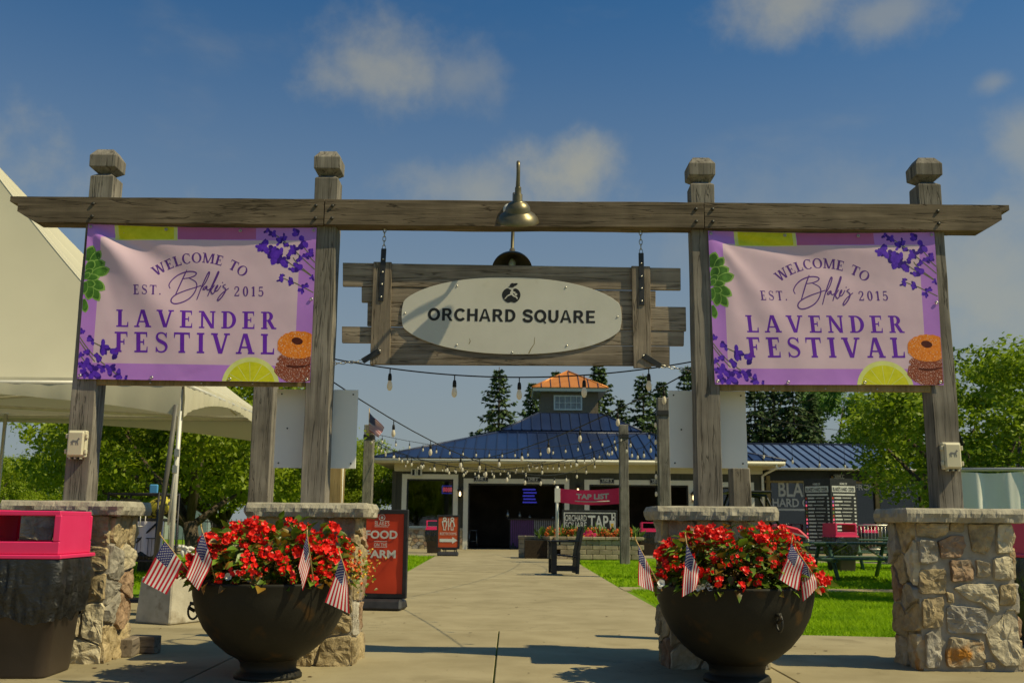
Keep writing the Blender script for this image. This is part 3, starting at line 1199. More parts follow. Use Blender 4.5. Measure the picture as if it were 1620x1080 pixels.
for (sx0, sy0, sx1, sy1) in ((246, 433, 233, 664), (1378, 452, 1382, 682)):
    a, b = Z2(sx0, sy0), Z2(sx1, sy1)
    mb = MB()
    d = Vector((b.x - a.x, 0, b.z - a.z))
    u_ = d.normalized()
    s_ = Vector((-u_.z, 0, u_.x))*0.022
    yy = SG - 0.0305
    q = [Vector((p.x, yy, p.z)) for p in (a, b)]
    vs = [q[0] + s_, q[0] - s_, q[1] - s_, q[1] + s_]
    vs = vs + [v + Vector((0, -0.008, 0)) for v in vs]
    mb.add(vs, [(0, 1, 2, 3), (7, 6, 5, 4), (0, 4, 5, 1), (1, 5, 6, 2), (2, 6, 7, 3), (3, 7, 4, 0)])
    sp = mb.build('strap', M['black_paint'], sign, 0.002)
    for tt in (0.2, 0.45, 0.68, 0.92):
        bolt_at(screw_me, 'screw', q[0] + d*tt + Vector((0, -0.008, 0)), sp)
    hook = Vector((a.x, SG - 0.02, BZ0 + 0.005))
    chain((a.x, SG - 0.034, a.z - 0.01), hook, 5, sign)
    MB().tube([hook + Vector((0, 0, 0.02)), hook + Vector((0, 0, -0.02))], 0.006, 6).build('eye_bolt', M['steel'], sign)
for k, (sx0, sy0, sx1, sy1, ex, ey) in enumerate(((228, 882, 152, 928, 10, 938), (1388, 903, 1465, 950, 1590, 968))):
    a, b, e = Z2(sx0, sy0), Z2(sx1, sy1), Z2(ex, ey, GY)
    d = Vector((b.x - a.x, 0, b.z - a.z))
    u_ = d.normalized()
    s_ = Vector((-u_.z, 0, u_.x))*0.024
    yy = SG - 0.0305
    q = [Vector((p.x, yy, p.z)) for p in (a, b)]
    vs = [q[0] + s_, q[0] - s_, q[1] - s_, q[1] + s_]
    vs = vs + [v + Vector((0, -0.01, 0)) for v in vs]
    sp = MB().add(vs, [(0, 1, 2, 3), (7, 6, 5, 4), (0, 4, 5, 1), (1, 5, 6, 2), (2, 6, 7, 3), (3, 7, 4, 0)]).build('tie_strap', M['black_paint'], sign, 0.002)
    bolt_at(screw_me, 'screw', q[0] + Vector((0, -0.01, 0)), sp)
    px_ = PX[1] + h if k == 0 else PX[2] - h
    chain((b.x, SG - 0.034, b.z), (px_, GY - 0.02, e.z), 7, sign, 0.0035, 0.011)

# ---- gooseneck lamps
M['lamp_brass'] = mat('aged_brass_lamp', (0.13, 0.105, 0.055), (0.20, 0.165, 0.09), 12, 0.38, 0.5, 0.55, bump=0.05)
M['lamp_inner'] = mat('lamp_inner_enamel', (0.06, 0.05, 0.03), (0.09, 0.075, 0.05), 12, 0.5)


def make_lamp(label, x, y, s):
    """s = -1: arm towards the viewer, +1: away"""
    t = thing('gooseneck_lamp', label, 'lamp', (x, y, BZ1 - 0.10), 0, 'gooseneck lamps on the beam')
    MB().lathe([(0.0, 0.0), (0.055, 0.0), (0.055, 0.016), (0.03, 0.03), (0.0, 0.03)], (x, y, BZ1 - 0.085), 20,
               Matrix.Rotation(math.pi/2 if s < 0 else -math.pi/2, 3, 'X')).build('base_plate', M['white_paint'], t)
    y2 = y + s*0.03
    top = at(820, 263, GY - 0.38).z if s < 0 else BZ1 + 0.28
    sh = Vector((x + 0.07*(1 if s < 0 else -0.2), y + s*0.36, BZ1 - 0.03 if s < 0 else BZ1 - 0.30))
    path = []
    P = [Vector((x, y2, BZ1 - 0.085)), Vector((x + 0.05, y + s*0.09, BZ1 - 0.06)), Vector((sh.x, y + s*0.18, BZ1 + 0.14)), Vector((sh.x, y + s*0.25, top)),
         Vector((sh.x, y + s*0.36, top - 0.02)), Vector((sh.x, sh.y + s*0.02, (top + sh.z)/2 + 0.03)), sh]
    if s > 0:
        P = [Vector((x, y2, BZ1 - 0.085)), Vector((x, y + s*0.12, BZ1 + 0.10)), Vector((x, y + s*0.26, BZ1 + 0.20)), Vector((x, y + s*0.38, BZ1 + 0.10)),
             Vector((x - 0.01, y + s*0.40, BZ1 - 0.12)), sh]
    n = len(P)
    for i in range(n - 1):
        p0, p1, p2, p3 = P[max(i-1, 0)], P[i], P[i+1], P[min(i+2, n-1)]
        for k in range(6):
            u = k/6
            path.append(0.5*((2*p1) + (p2 - p0)*u + (2*p0 - 5*p1 + 4*p2 - p3)*u*u + (3*p1 - p0 - 3*p2 + p3)*u**3))
    path.append(P[-1])
    MB().tube(path, 0.016, 10).build('arm', M['lamp_brass'], t)
    tilt = Matrix.Rotation(R(30), 3, 'X')
    if s > 0:
        tilt = Matrix.Rotation(R(-40), 3, 'X')
    pr = [(0.018, 0.03), (0.026, 0.02), (0.026, -0.03), (0.036, -0.035), (0.036, -0.085), (0.048, -0.093), (0.078, -0.110), (0.098, -0.140), (0.105, -0.172), (0.108, -0.178), (0.140, -0.200), (0.166, -0.232), (0.174, -0.258), (0.175, -0.264)]
    shade = MB().lathe(pr, sh, 36, tilt).build('shade', M['lamp_brass'], t)
    pr2 = [(0.172, -0.264), (0.168, -0.256), (0.160, -0.236), (0.135, -0.206), (0.100, -0.182), (0.07, -0.14), (0.03, -0.12), (0.0, -0.12)]
    MB().lathe(pr2, sh, 36, tilt).build('inner_shade', M['lamp_inner'], shade)
    MB().lathe([(0.0, -0.12), (0.02, -0.125), (0.03, -0.17), (0.03, -0.20), (0.018, -0.225), (0.0, -0.23)], sh, 12, tilt).build('bulb', M['white_paint'], shade)
    return t


lx = at(806, 335, BEAM_F).x
make_lamp('brass gooseneck lamp in front of the beam above the oval sign', lx, BEAM_F - 0.002, -1)
make_lamp('brass gooseneck lamp hanging behind the beam above the plank sign', lx + 0.04, BEAM_B + 0.002, 1)

# ================================================================ festival banners
M['ban_purple'] = mat('banner_purple_print', lin(176, 118, 212), lin(190, 134, 222), 2.0, 0.5, 0.25, bump=0.05, bscale=300, bdist=0.001)
M['ban_pink'] = mat('banner_pale_lilac_print', lin(208, 178, 198), lin(216, 188, 206), 2.0, 0.5, 0.25, bump=0.05, bscale=300, bdist=0.001)
M['ban_text'] = mat('banner_violet_lettering', lin(96, 34, 166), lin(112, 46, 184), 3.0, 0.5, 0.25)
M['ban_dark'] = mat('banner_plum_lettering', lin(88, 46, 132), lin(98, 54, 142), 3.0, 0.5, 0.25)
M['ban_mauve'] = mat('banner_mauve_print', lin(176, 92, 150), lin(184, 104, 160), 3.0, 0.5, 0.25)
M['ban_lav1'] = mat('banner_lavender_print', lin(72, 30, 170), lin(104, 56, 205), 26.0, 0.5, 0.25)
M['ban_lav2'] = mat('banner_dark_lavender_print', lin(42, 16, 108), lin(70, 32, 160), 26.0, 0.5, 0.25)
M['ban_stem'] = mat('banner_stem_print', lin(96, 96, 66), lin(126, 122, 90), 30.0, 0.5, 0.25)
M['ban_leaf'] = mat('banner_succulent_print', lin(44, 84, 26), lin(84, 132, 46), 14.0, 0.5, 0.25)
M['ban_leafrim'] = mat('banner_succulent_rim_print', lin(120, 160, 70), lin(140, 176, 90), 14.0, 0.5, 0.25)
M['ban_lime'] = mat('banner_lime_print', lin(196, 196, 16), lin(216, 214, 44), 22.0, 0.5, 0.25)
M['ban_limerim'] = mat('banner_lime_rim_print', lin(206, 212, 120), lin(220, 224, 150), 12.0, 0.5, 0.25)
M['ban_donut'] = mat('banner_donut_print', lin(212, 108, 14), lin(240, 146, 50), 40.0, 0.5, 0.25, spots=((0.75, 0.58, 0.45), 90, 0.58, 0.68))
M['ban_donut2'] = mat('banner_dark_donut_print', lin(112, 48, 30), lin(158, 84, 56), 40.0, 0.5, 0.25, spots=((0.72, 0.52, 0.48), 110, 0.56, 0.66))
M['ban_hole'] = mat('banner_donut_shadow_print', lin(70, 26, 20), lin(92, 40, 24), 30.0, 0.5, 0.25)
M['ban_back'] = mat('banner_white_back', (0.55, 0.53, 0.5), None, 3, 0.6)


# ---- serif lettering drawn as strokes (unit cap height)
def g_bar(x0, y0, x1, y1, w):
    return [(x0 - w/2, y0), (x0 + w/2, y0), (x1 + w/2, y1), (x1 - w/2, y1)]


def g_rect(x0, y0, x1, y1):
    return [(x0, y0), (x1, y0), (x1, y1), (x0, y1)]


def g_arc(cx, cy, rx, ry, a0, a1, wx, wy, n=18):
    o, i = [], []
    for k in range(n + 1):
        a = R(a0 + (a1 - a0)*k/n)
        o.append((cx + rx*math.cos(a), cy + ry*math.sin(a)))
        i.append((cx + (rx - wx)*math.cos(a), cy + (ry - wy)*math.sin(a)))
    return [[o[k], o[k+1], i[k+1], i[k]] for k in range(n)]


def g_ribbon(path, w):
    """strip of quads along a polyline; w = width or list"""
    k = len(path)
    ww = w if isinstance(w, (list, tuple)) else [w]*k
    L, Rr = [], []
    for i in range(k):
        a, b = path[max(i-1, 0)], path[min(i+1, k-1)]
        dx, dy = b[0]-a[0], b[1]-a[1]
        d = math.hypot(dx, dy) or 1.0
        nx, ny = -dy/d*ww[i]/2, dx/d*ww[i]/2
        L.append((path[i][0]+nx, path[i][1]+ny))
        Rr.append((path[i][0]-nx, path[i][1]-ny))
    return [[L[i], L[i+1], Rr[i+1], Rr[i]] for i in range(k-1)]


def smooth_path(p, k=6):
    out = []
    n = len(p)
    for i in range(n - 1):
        a, b, c, d = p[max(i-1, 0)], p[i], p[i+1], p[min(i+2, n-1)]
        for q in range(k):
            u = q/k
            out.append(tuple(0.5*((2*b[j]) + (c[j]-a[j])*u + (2*a[j]-5*b[j]+4*c[j]-d[j])*u*u + (3*b[j]-a[j]-3*c[j]+d[j])*u**3) for j in (0, 1)))
    out.append(p[-1])
    return out


T_, t_, S_ = 0.21, 0.115, 0.088


def ser(x, l=0.15, y=0):
    return g_rect(x - l, 0, x + l, S_) if y == 0 else g_rect(x - l, 1 - S_, x + l, 1)


def tick(x, y0, y1, w=0.06):
    return g_rect(x - w/2, y0, x + w/2, y1)


def glyph(ch):
    if ch == 'L':
        return [g_rect(.12, 0, .12+T_, 1), ser(.20, .18, 1), g_rect(.02, 0, .12, S_), g_rect(.12+T_, 0, .70, S_+.01), [(.62, S_), (.70, S_), (.70, .30), (.66, .30)]], .74
    if ch in 'EF':
        q = [g_rect(.12, 0, .12+T_, 1), g_rect(.02, 1-S_, .12, 1), g_rect(.12+T_, 1-S_-.01, .68, 1), [(.61, 1-S_-.01), (.68, 1-S_-.01), (.68, .74), (.65, .74)],
             g_rect(.12+T_, .47, .50, .55), tick(.50, .37, .65, .05)]
        if ch == 'E':
            q += [g_rect(.02, 0, .12, S_), g_rect(.12+T_, 0, .70, S_+.01), [(.63, S_+.01), (.70, S_+.01), (.70, .29), (.67, .29)]]
            return q, .76
        return q + [ser(.20, .18)], .72
    if ch == 'A':
        return [g_bar(.15, 0, .44, 1, t_), g_bar(.79, 0, .49, 1, T_), g_rect(.24, .28, .68, .36), ser(.15, .15), ser(.79, .17)], .97
    if ch == 'V':
        return [g_bar(.18, 1, .48, 0, T_), g_bar(.82, 1, .52, 0, t_), ser(.18, .17, 1), ser(.82, .15, 1)], .98
    if ch == 'W':
        return [g_bar(.16, 1, .40, 0, T_*.9), g_bar(.62, .95, .43, 0, t_), g_bar(.66, 1, .90, 0, T_*.9), g_bar(1.16, 1, .94, 0, t_), ser(.16, .15, 1), ser(.64, .13, 1), ser(1.16, .13, 1)], 1.3
    if ch == 'N':
        return [g_rect(.13, 0, .13+t_, 1), g_rect(.74, 0, .74+t_, 1), g_bar(.17, 1, .78, 0, T_), ser(.17, .15), ser(.78, .15, 1), g_rect(.0, 1-S_, .10, 1)], .95
    if ch == 'M':
        return [g_rect(.13, 0, .13+t_, 1), g_rect(.92, 0, .92+T_*.9, 1), g_bar(.20, 1, .56, 0, T_*.85), g_bar(.94, 1, .58, 0, t_), ser(.17, .14), ser(1.0, .17), g_rect(.0, 1-S_, .11, 1), g_rect(1.08, 1-S_, 1.17, 1)], 1.2
    if ch == 'D':
        return [g_rect(.12, 0, .12+T_, 1), g_rect(.02, 0, .12, S_), g_rect(.02, 1-S_, .12, 1), g_rect(.12+T_, 0, .38, S_), g_rect(.12+T_, 1-S_, .38, 1)] + g_arc(.38, .5, .47, .5, -90, 90, T_, S_), .88
    if ch == 'R':
        return [g_rect(.12, 0, .12+T_, 1), ser(.20, .18), g_rect(.02, 1-S_, .12, 1), g_rect(.12+T_, 1-S_, .40, 1), g_rect(.12+T_, .46, .40, .53), g_bar(.45, .49, .72, 0, T_*1.05), g_rect(.66, 0, .88, S_)] \
            + g_arc(.40, .73, .29, .27, -90, 90, T_*.95, S_), .88
    if ch == 'S':
        p = smooth_path([(.60, .80), (.52, .92), (.36, .965), (.20, .92), (.13, .77), (.20, .62), (.38, .52), (.55, .42), (.62, .26), (.54, .10), (.36, .035), (.18, .08), (.10, .22)], 4)
        w = [0.07 + 0.11*math.exp(-((i/len(p) - 0.5)/0.2)**2) for i in range(len(p))]
        return g_ribbon(p, w) + [tick(.62, .72, .98, .05), tick(.09, .02, .28, .05)], .70
    if ch == 'T':
        return [g_rect(.33, 0, .33+T_, 1-S_), ser(.42, .17), g_rect(.02, 1-S_-.01, .82, 1), [(.02, 1-S_-.01), (.09, 1-S_-.01), (.05, .72), (.02, .72)], [(.82, 1-S_-.01), (.75, 1-S_-.01), (.79, .72), (.82, .72)]], .84
    if ch == 'I':
        return [g_rect(.14, 0, .14+T_, 1), ser(.23, .19), ser(.23, .19, 1)], .46
    if ch == 'C':
        return g_arc(.50, .5, .46, .52, 48, 315, T_*.95, .075, 26) + [tick(.80, .68, .97, .055)], .88
    if ch == 'O':
        return g_arc(.50, .5, .48, .52, 0, 360, T_*.95, .075, 32), 1.0
    if ch == '0':
        return g_arc(.36, .5, .32, .52, 0, 360, T_*.9, .08, 28), .74
    if ch == '1':
        return [g_rect(.18, 0, .18+T_*.9, 1), ser(.26, .17), [(.18, .98), (.18, .84), (.04, .80), (.04, .86)]], .5
    if ch == '2':
        p = smooth_path([(.10, .74), (.16, .90), (.32, .96), (.50, .90), (.56, .74), (.48, .54), (.28, .32), (.10, .08)], 4)
        w = [0.09 + 0.07*math.exp(-((i/len(p) - 0.6)/0.18)**2) for i in range(len(p))]
        return g_ribbon(p, w) + [g_rect(.06, 0, .62, .11), tick(.60, .11, .26, .05), g_rect(.07, .68, .17, .78)], .72
    if ch == '5':
        p = smooth_path([(.15, .50), (.30, .60), (.48, .54), (.57, .34), (.48, .10), (.28, .035), (.10, .12)], 4)
        w = [0.08 + 0.08*math.exp(-((i/len(p) - 0.5)/0.2)**2) for i in range(len(p))]
        return g_ribbon(p, w) + [g_bar(.14, .48, .18, 1, .07), g_rect(.16, .88, .56, 1), g_rect(.06, .08, .16, .20)], .68
    if ch == '.':
        return [[(.12 + .09*math.cos(R(a)), .08 + .09*math.sin(R(a))) for a in range(0, 360, 40)]], .26
    return [], .45


def serif_line(s, x0, x1, y0, y1, hgt, arc=None):
    """polygons for a line of letters from (x0,y0) to (x1,y1); y grows downward"""
    gl = [glyph(c) for c in s]
    gap = 0.30 if not arc else 0.22
    tot = sum(g[1] for g in gl) + gap*(len(gl) - 1)
    out = []
    if not arc:
        k = (x1 - x0)/tot
        x = 0
        for q, w in gl:
            for poly in q:
                out.append([(x0 + (x + p[0])*k, y0 + (y1 - y0)*((x + p[0])/tot) - p[1]*hgt) for p in poly])
            x += w + gap
    else:
        cx, cy, rad, a0, a1 = arc
        x = 0
        for q, w in gl:
            am = a0 + (a1 - a0)*((x + w/2)/tot)
            ca, sa = math.cos(am), math.sin(am)
            ks = hgt
            for poly in q:
                out.append([(cx + sa*(rad + p[1]*ks) + ca*(p[0] - w/2)*ks, cy - ca*(rad + p[1]*ks) + sa*(p[0] - w/2)*ks) for p in poly])
            x += w + gap
    return out


# pixel frames measured on the photograph's left banner
BC = [(139.5, 354), (501, 360), (490.5, 605), (121.5, 599)]     # TL TR BR BL


def uv_of(px, py):
    u, v = 0.5, 0.5
    for _ in range(8):
        x = (1-u)*(1-v)*BC[0][0] + u*(1-v)*BC[1][0] + u*v*BC[2][0] + (1-u)*v*BC[3][0]
        y = (1-u)*(1-v)*BC[0][1] + u*(1-v)*BC[1][1] + u*v*BC[2][1] + (1-u)*v*BC[3][1]
        u += (px - x)/362.0
        v += (py - y)/245.0
    return u, v


def P1(p):
    return uv_of(p[0]*0.38877, 220 + p[1]*0.38877)


def P5(p):
    return uv_of(400 + p[0]/9.0, 350 + p[1]/9.0)


def P6(p):
    return uv_of(120 + p[0]/4.0, 340 + p[1]/4.0)


def P7(p):
    return uv_of(340 + p[0]/9.0, 500 + p[1]/9.0)


def P8(p):
    return uv_of(240 + p[0]*0.15736, 410 + p[1]*0.15736)


def conv(polys, f):
    return [[f(p) for p in poly] for poly in polys]


def disc(cx, cy, rx, ry=None, n=24, rot=0.0, jit=0.0, rng=None):
    ry = ry or rx
    out = []
    for k in range(n):
        a = 2*math.pi*k/n
        j = 1 + (rng.uniform(-jit, jit) if rng else 0)
        x, y = rx*math.cos(a)*j, ry*math.sin(a)*j
        out.append((cx + x*math.cos(rot) - y*math.sin(rot), cy + x*math.sin(rot) + y*math.cos(rot)))
    return out


def floret(cx, cy, r, rng):
    a, b = [], []
    r *= 1.25
    for k in range(6):
        an = rng.uniform(0, 6.28)
        d = r*rng.uniform(0.25, 0.75)
        (a if k % 2 else b).append(disc(cx + math.cos(an)*d, cy + math.sin(an)*d, r*rng.uniform(0.42, 0.6), r*rng.uniform(0.28, 0.42), 9, an, 0.14, rng))
    b.append(disc(cx, cy, r*0.45, r*0.4, 9, 0, 0.15, rng))
    return a, b


def banner_print():
    rng = random.Random(4)
    L = []                           # (part name, material, polygons in uv), bottom layer first
    L.append(('lime_print', 'ban_limerim', conv([g_rect(465, 340, 720, 408)], P1)))
    L.append(('lime_print', 'ban_lime', conv([g_rect(480, 340, 706, 404), disc(598, 392, 22, 10)], P1)))
    L.append(('mauve_print', 'ban_mauve', conv([g_rect(722, 340, 1040, 404)], P1)))
    # lavender sprig, upper right
    st = [[(290, 160), (500, 330), (620, 450), (880, 700)], [(570, 520), (640, 620), (840, 790)], [(450, 540), (570, 640), (700, 700), (830, 790)],
          [(800, 510), (885, 600)], [(730, 380), (790, 460)], [(430, 820), (510, 855), (600, 890), (700, 945), (780, 985), (860, 1030)]]
    polys = []
    for s in st:
        polys += g_ribbon(smooth_path(s, 4), 15)
    L.append(('stem_print', 'ban_stem', conv(polys, P5)))
    fl = [(280, 170, 55), (200, 115, 40), (440, 220, 44), (385, 290, 50), (455, 345, 42), (620, 175, 66), (720, 310, 78), (575, 410, 62), (155, 325, 92), (100, 370, 50), (270, 420, 78), (330, 500, 88),
          (385, 470, 72), (410, 575, 82), (500, 490, 52), (820, 460, 52), (755, 505, 45), (655, 545, 42), (640, 680, 72), (555, 700, 40), (850, 820, 35), (410, 785, 35), (390, 845, 42), (550, 855, 45), (540, 900, 35), (740, 935, 45), (700, 990, 42)]
    A, B = [], []
    for q in fl:
        a, b = floret(*q, rng)
        A += a
        B += b
    L.append(('lavender_print', 'ban_lav2', conv(B, P5)))
    L.append(('lavender_print', 'ban_lav1', conv(A, P5)))
    st = [[(20, 770), (60, 830), (110, 890), (190, 955), (290, 1035)], [(15, 790), (70, 870), (120, 930)], [(110, 810), (150, 830), (200, 850)], [(20, 880), (80, 960), (120, 1000)]]
    polys = []
    for s in st:
        polys += g_ribbon(smooth_path(s, 4), 7)
    L.append(('stem_print', 'ban_stem', conv(polys, P6)))
    fl = [(40, 740, 17), (100, 795, 26), (170, 838, 36), (250, 875, 36), (75, 880, 22), (140, 900, 27), (30, 892, 18), (80, 948, 36), (110, 995, 40), (58, 1000, 28), (160, 965, 26), (212, 972, 32), (270, 1012, 26), (320, 1030, 12), (40, 950, 22)]
    A, B = [], []
    for q in fl:
        a, b = floret(*q, rng)
        A += a
        B += b
    L.append(('lavender_print', 'ban_lav2', conv(B, P6)))
    L.append(('lavender_print', 'ban_lav1', conv(A, P6)))
    # succulent: pointed leaves, light rim and dark middle
    lv = [((70, 330), (60, 600), 0), ]
    leaf = [((50, 560), (60, 625), 50), ((100, 470), (148, 552), 62), ((90, 480), (75, 545), 55), ((110, 430), (183, 480), 66), ((80, 270), (110, 195), 66), ((110, 290), (158, 228), 56),
            ((110, 330), (186, 300), 70), ((130, 370), (214, 345), 64), ((80, 340), (115, 290), 56), ((80, 400), (150, 400), 44), ((75, 440), (125, 445), 48), ((60, 450), (50, 510), 40), ((70, 370), (110, 350), 40), ((60, 400), (90, 370), 34)]
    for (bx, by), (tx, ty), w in leaf:
        dx, dy = tx - bx, ty - by
        d = math.hypot(dx, dy)
        ux, uy = dx/d, dy/d
        for mn, k in (('ban_leafrim', 1.0), ('ban_leaf', 0.84)):
            pl = []
            for s, ww in ((-0.35, 0.5), (0.0, 0.85), (0.35, 1.0), (0.62, 0.92), (0.84, 0.55), (1.0, 0.0)):
                pl.append((s, ww))
            ml = [(bx + ux*d*s*k - uy*w*0.5*ww*k, by + uy*d*s*k + ux*w*0.5*ww*k) for s, ww in pl]
            mr = [(bx + ux*d*s*k + uy*w*0.5*ww*k, by + uy*d*s*k - ux*w*0.5*ww*k) for s, ww in reversed(pl[:-1])]
            L.append(('succulent_print', mn, conv([ml + mr], P6)))
    # lettering
    cx, cy = 808, 462 + 330
    L.append(('lettering', 'ban_dark', conv(serif_line('WELCOME TO', 0, 0, 0, 0, 42, (cx, cy, 290, R(-36.5), R(38))), P1)))
    L.append(('lettering', 'ban_dark', conv(serif_line('EST.', 543, 655, 636, 637, 40), P1)))
    L.append(('lettering', 'ban_dark', conv(serif_line('2015', 950, 1072, 641, 643, 40), P1)))
    L.append(('lettering', 'ban_text', conv(serif_line('LAVENDER', 470, 1124, 767, 777, 71), P1)))
    L.append(('lettering', 'ban_text', conv(serif_line('FESTIVAL', 464, 1118, 868, 878, 82), P1)))
    sc = [[(345, 105), (300, 200), (235, 360)],
          [(180, 300), (168, 260), (200, 205), (260, 155), (340, 125), (410, 124), (441, 140), (425, 165), (370, 186), (300, 196)],
          [(370, 190), (430, 225), (445, 270), (420, 340), (370, 400), (300, 440), (230, 456), (194, 435), (202, 395), (250, 355), (340, 315), (430, 285), (490, 265)],
          [(445, 412), (490, 290), (540, 180), (568, 130), (574, 146), (545, 215), (500, 285)],
          [(550, 270), (520, 285), (508, 305), (525, 305), (548, 276), (546, 300), (562, 312), (590, 292)],
          [(555, 376), (590, 290), (640, 180), (664, 126), (668, 140), (640, 205), (600, 285)],
          [(628, 262), (600, 298), (588, 322), (605, 352), (632, 326)],
          [(625, 322), (652, 290), (658, 265), (642, 285), (632, 322), (660, 315), (692, 268)],
          [(706, 232), (709, 243)], [(740, 256), (712, 274), (735, 300), (735, 330), (700, 385), (664, 420), (660, 402), (700, 350), (770, 296)]]
    polys = []
    for i, s in enumerate(sc):
        p = smooth_path(s, 5)
        polys.append(g_ribbon(p, [8.5 + 4.5*math.sin(math.pi*k/len(p)) for k in range(len(p))]))
    for q in polys:
        L.append(('script_lettering', 'ban_dark', conv(q, P8)))
    # lime half slice and doughnuts, lower right
    c = (505, 990)
    L.append(('lime_print', 'ban_limerim', conv([disc(c[0], c[1], 412, 400, 48)], P7)))
    L.append(('lime_print', 'ban_lime', conv([disc(c[0], c[1], 350, 335, 48)], P7)))
    sp = []
    for a in (-150, -122, -92, -62, -34):
        sp += g_ribbon([(c[0] + 40*math.cos(R(a)), c[1] + 40*math.sin(R(a))), (c[0] + 338*math.cos(R(a)), c[1] + 325*math.sin(R(a)))], [4, 9])
    L.append(('lime_print', 'ban_limerim', conv(sp, P7)))
    r2 = random.Random(8)
    L.append(('doughnut_print', 'ban_donut2', conv([disc(1170, 760, 325, 190, 40, 0, 0.03, r2)], P7)))
    L.append(('doughnut_print', 'ban_hole', conv([[(1000, 720), (1120, 745), (1250, 735), (1400, 690), (1400, 650), (1200, 690), (1050, 690)]], P7)))
    L.append(('doughnut_print', 'ban_donut2', conv([disc(1180, 610, 290, 100, 40, 0, 0.03, r2)], P7)))
    L.append(('doughnut_print', 'ban_donut', conv([disc(1180, 420, 300, 195, 40, 0, 0.03, r2)], P7)))
    L.append(('doughnut_print', 'ban_hole', conv([disc(1170, 365, 80, 52, 20, 0.2, 0.05, r2)], P7)))
    return L


PRINT = banner_print()
LEVEL, _seen, _boxes = [], {}, []
for _nm, _mn, _pl in PRINT:          # a print layer only steps above the layers it overlaps
    _b = [min(p[0] for q in _pl for p in q), max(p[0] for q in _pl for p in q), min(p[1] for q in _pl for p in q), max(p[1] for q in _pl for p in q)]
    _lv = 0
    for _c, _l in _boxes:
        if _b[0] < _c[1] and _c[0] < _b[1] and _b[2] < _c[3] and _c[2] < _b[3]:
            _lv = max(_lv, _l + 1)
    _boxes.append((_b, _lv))
    LEVEL.append(_lv)


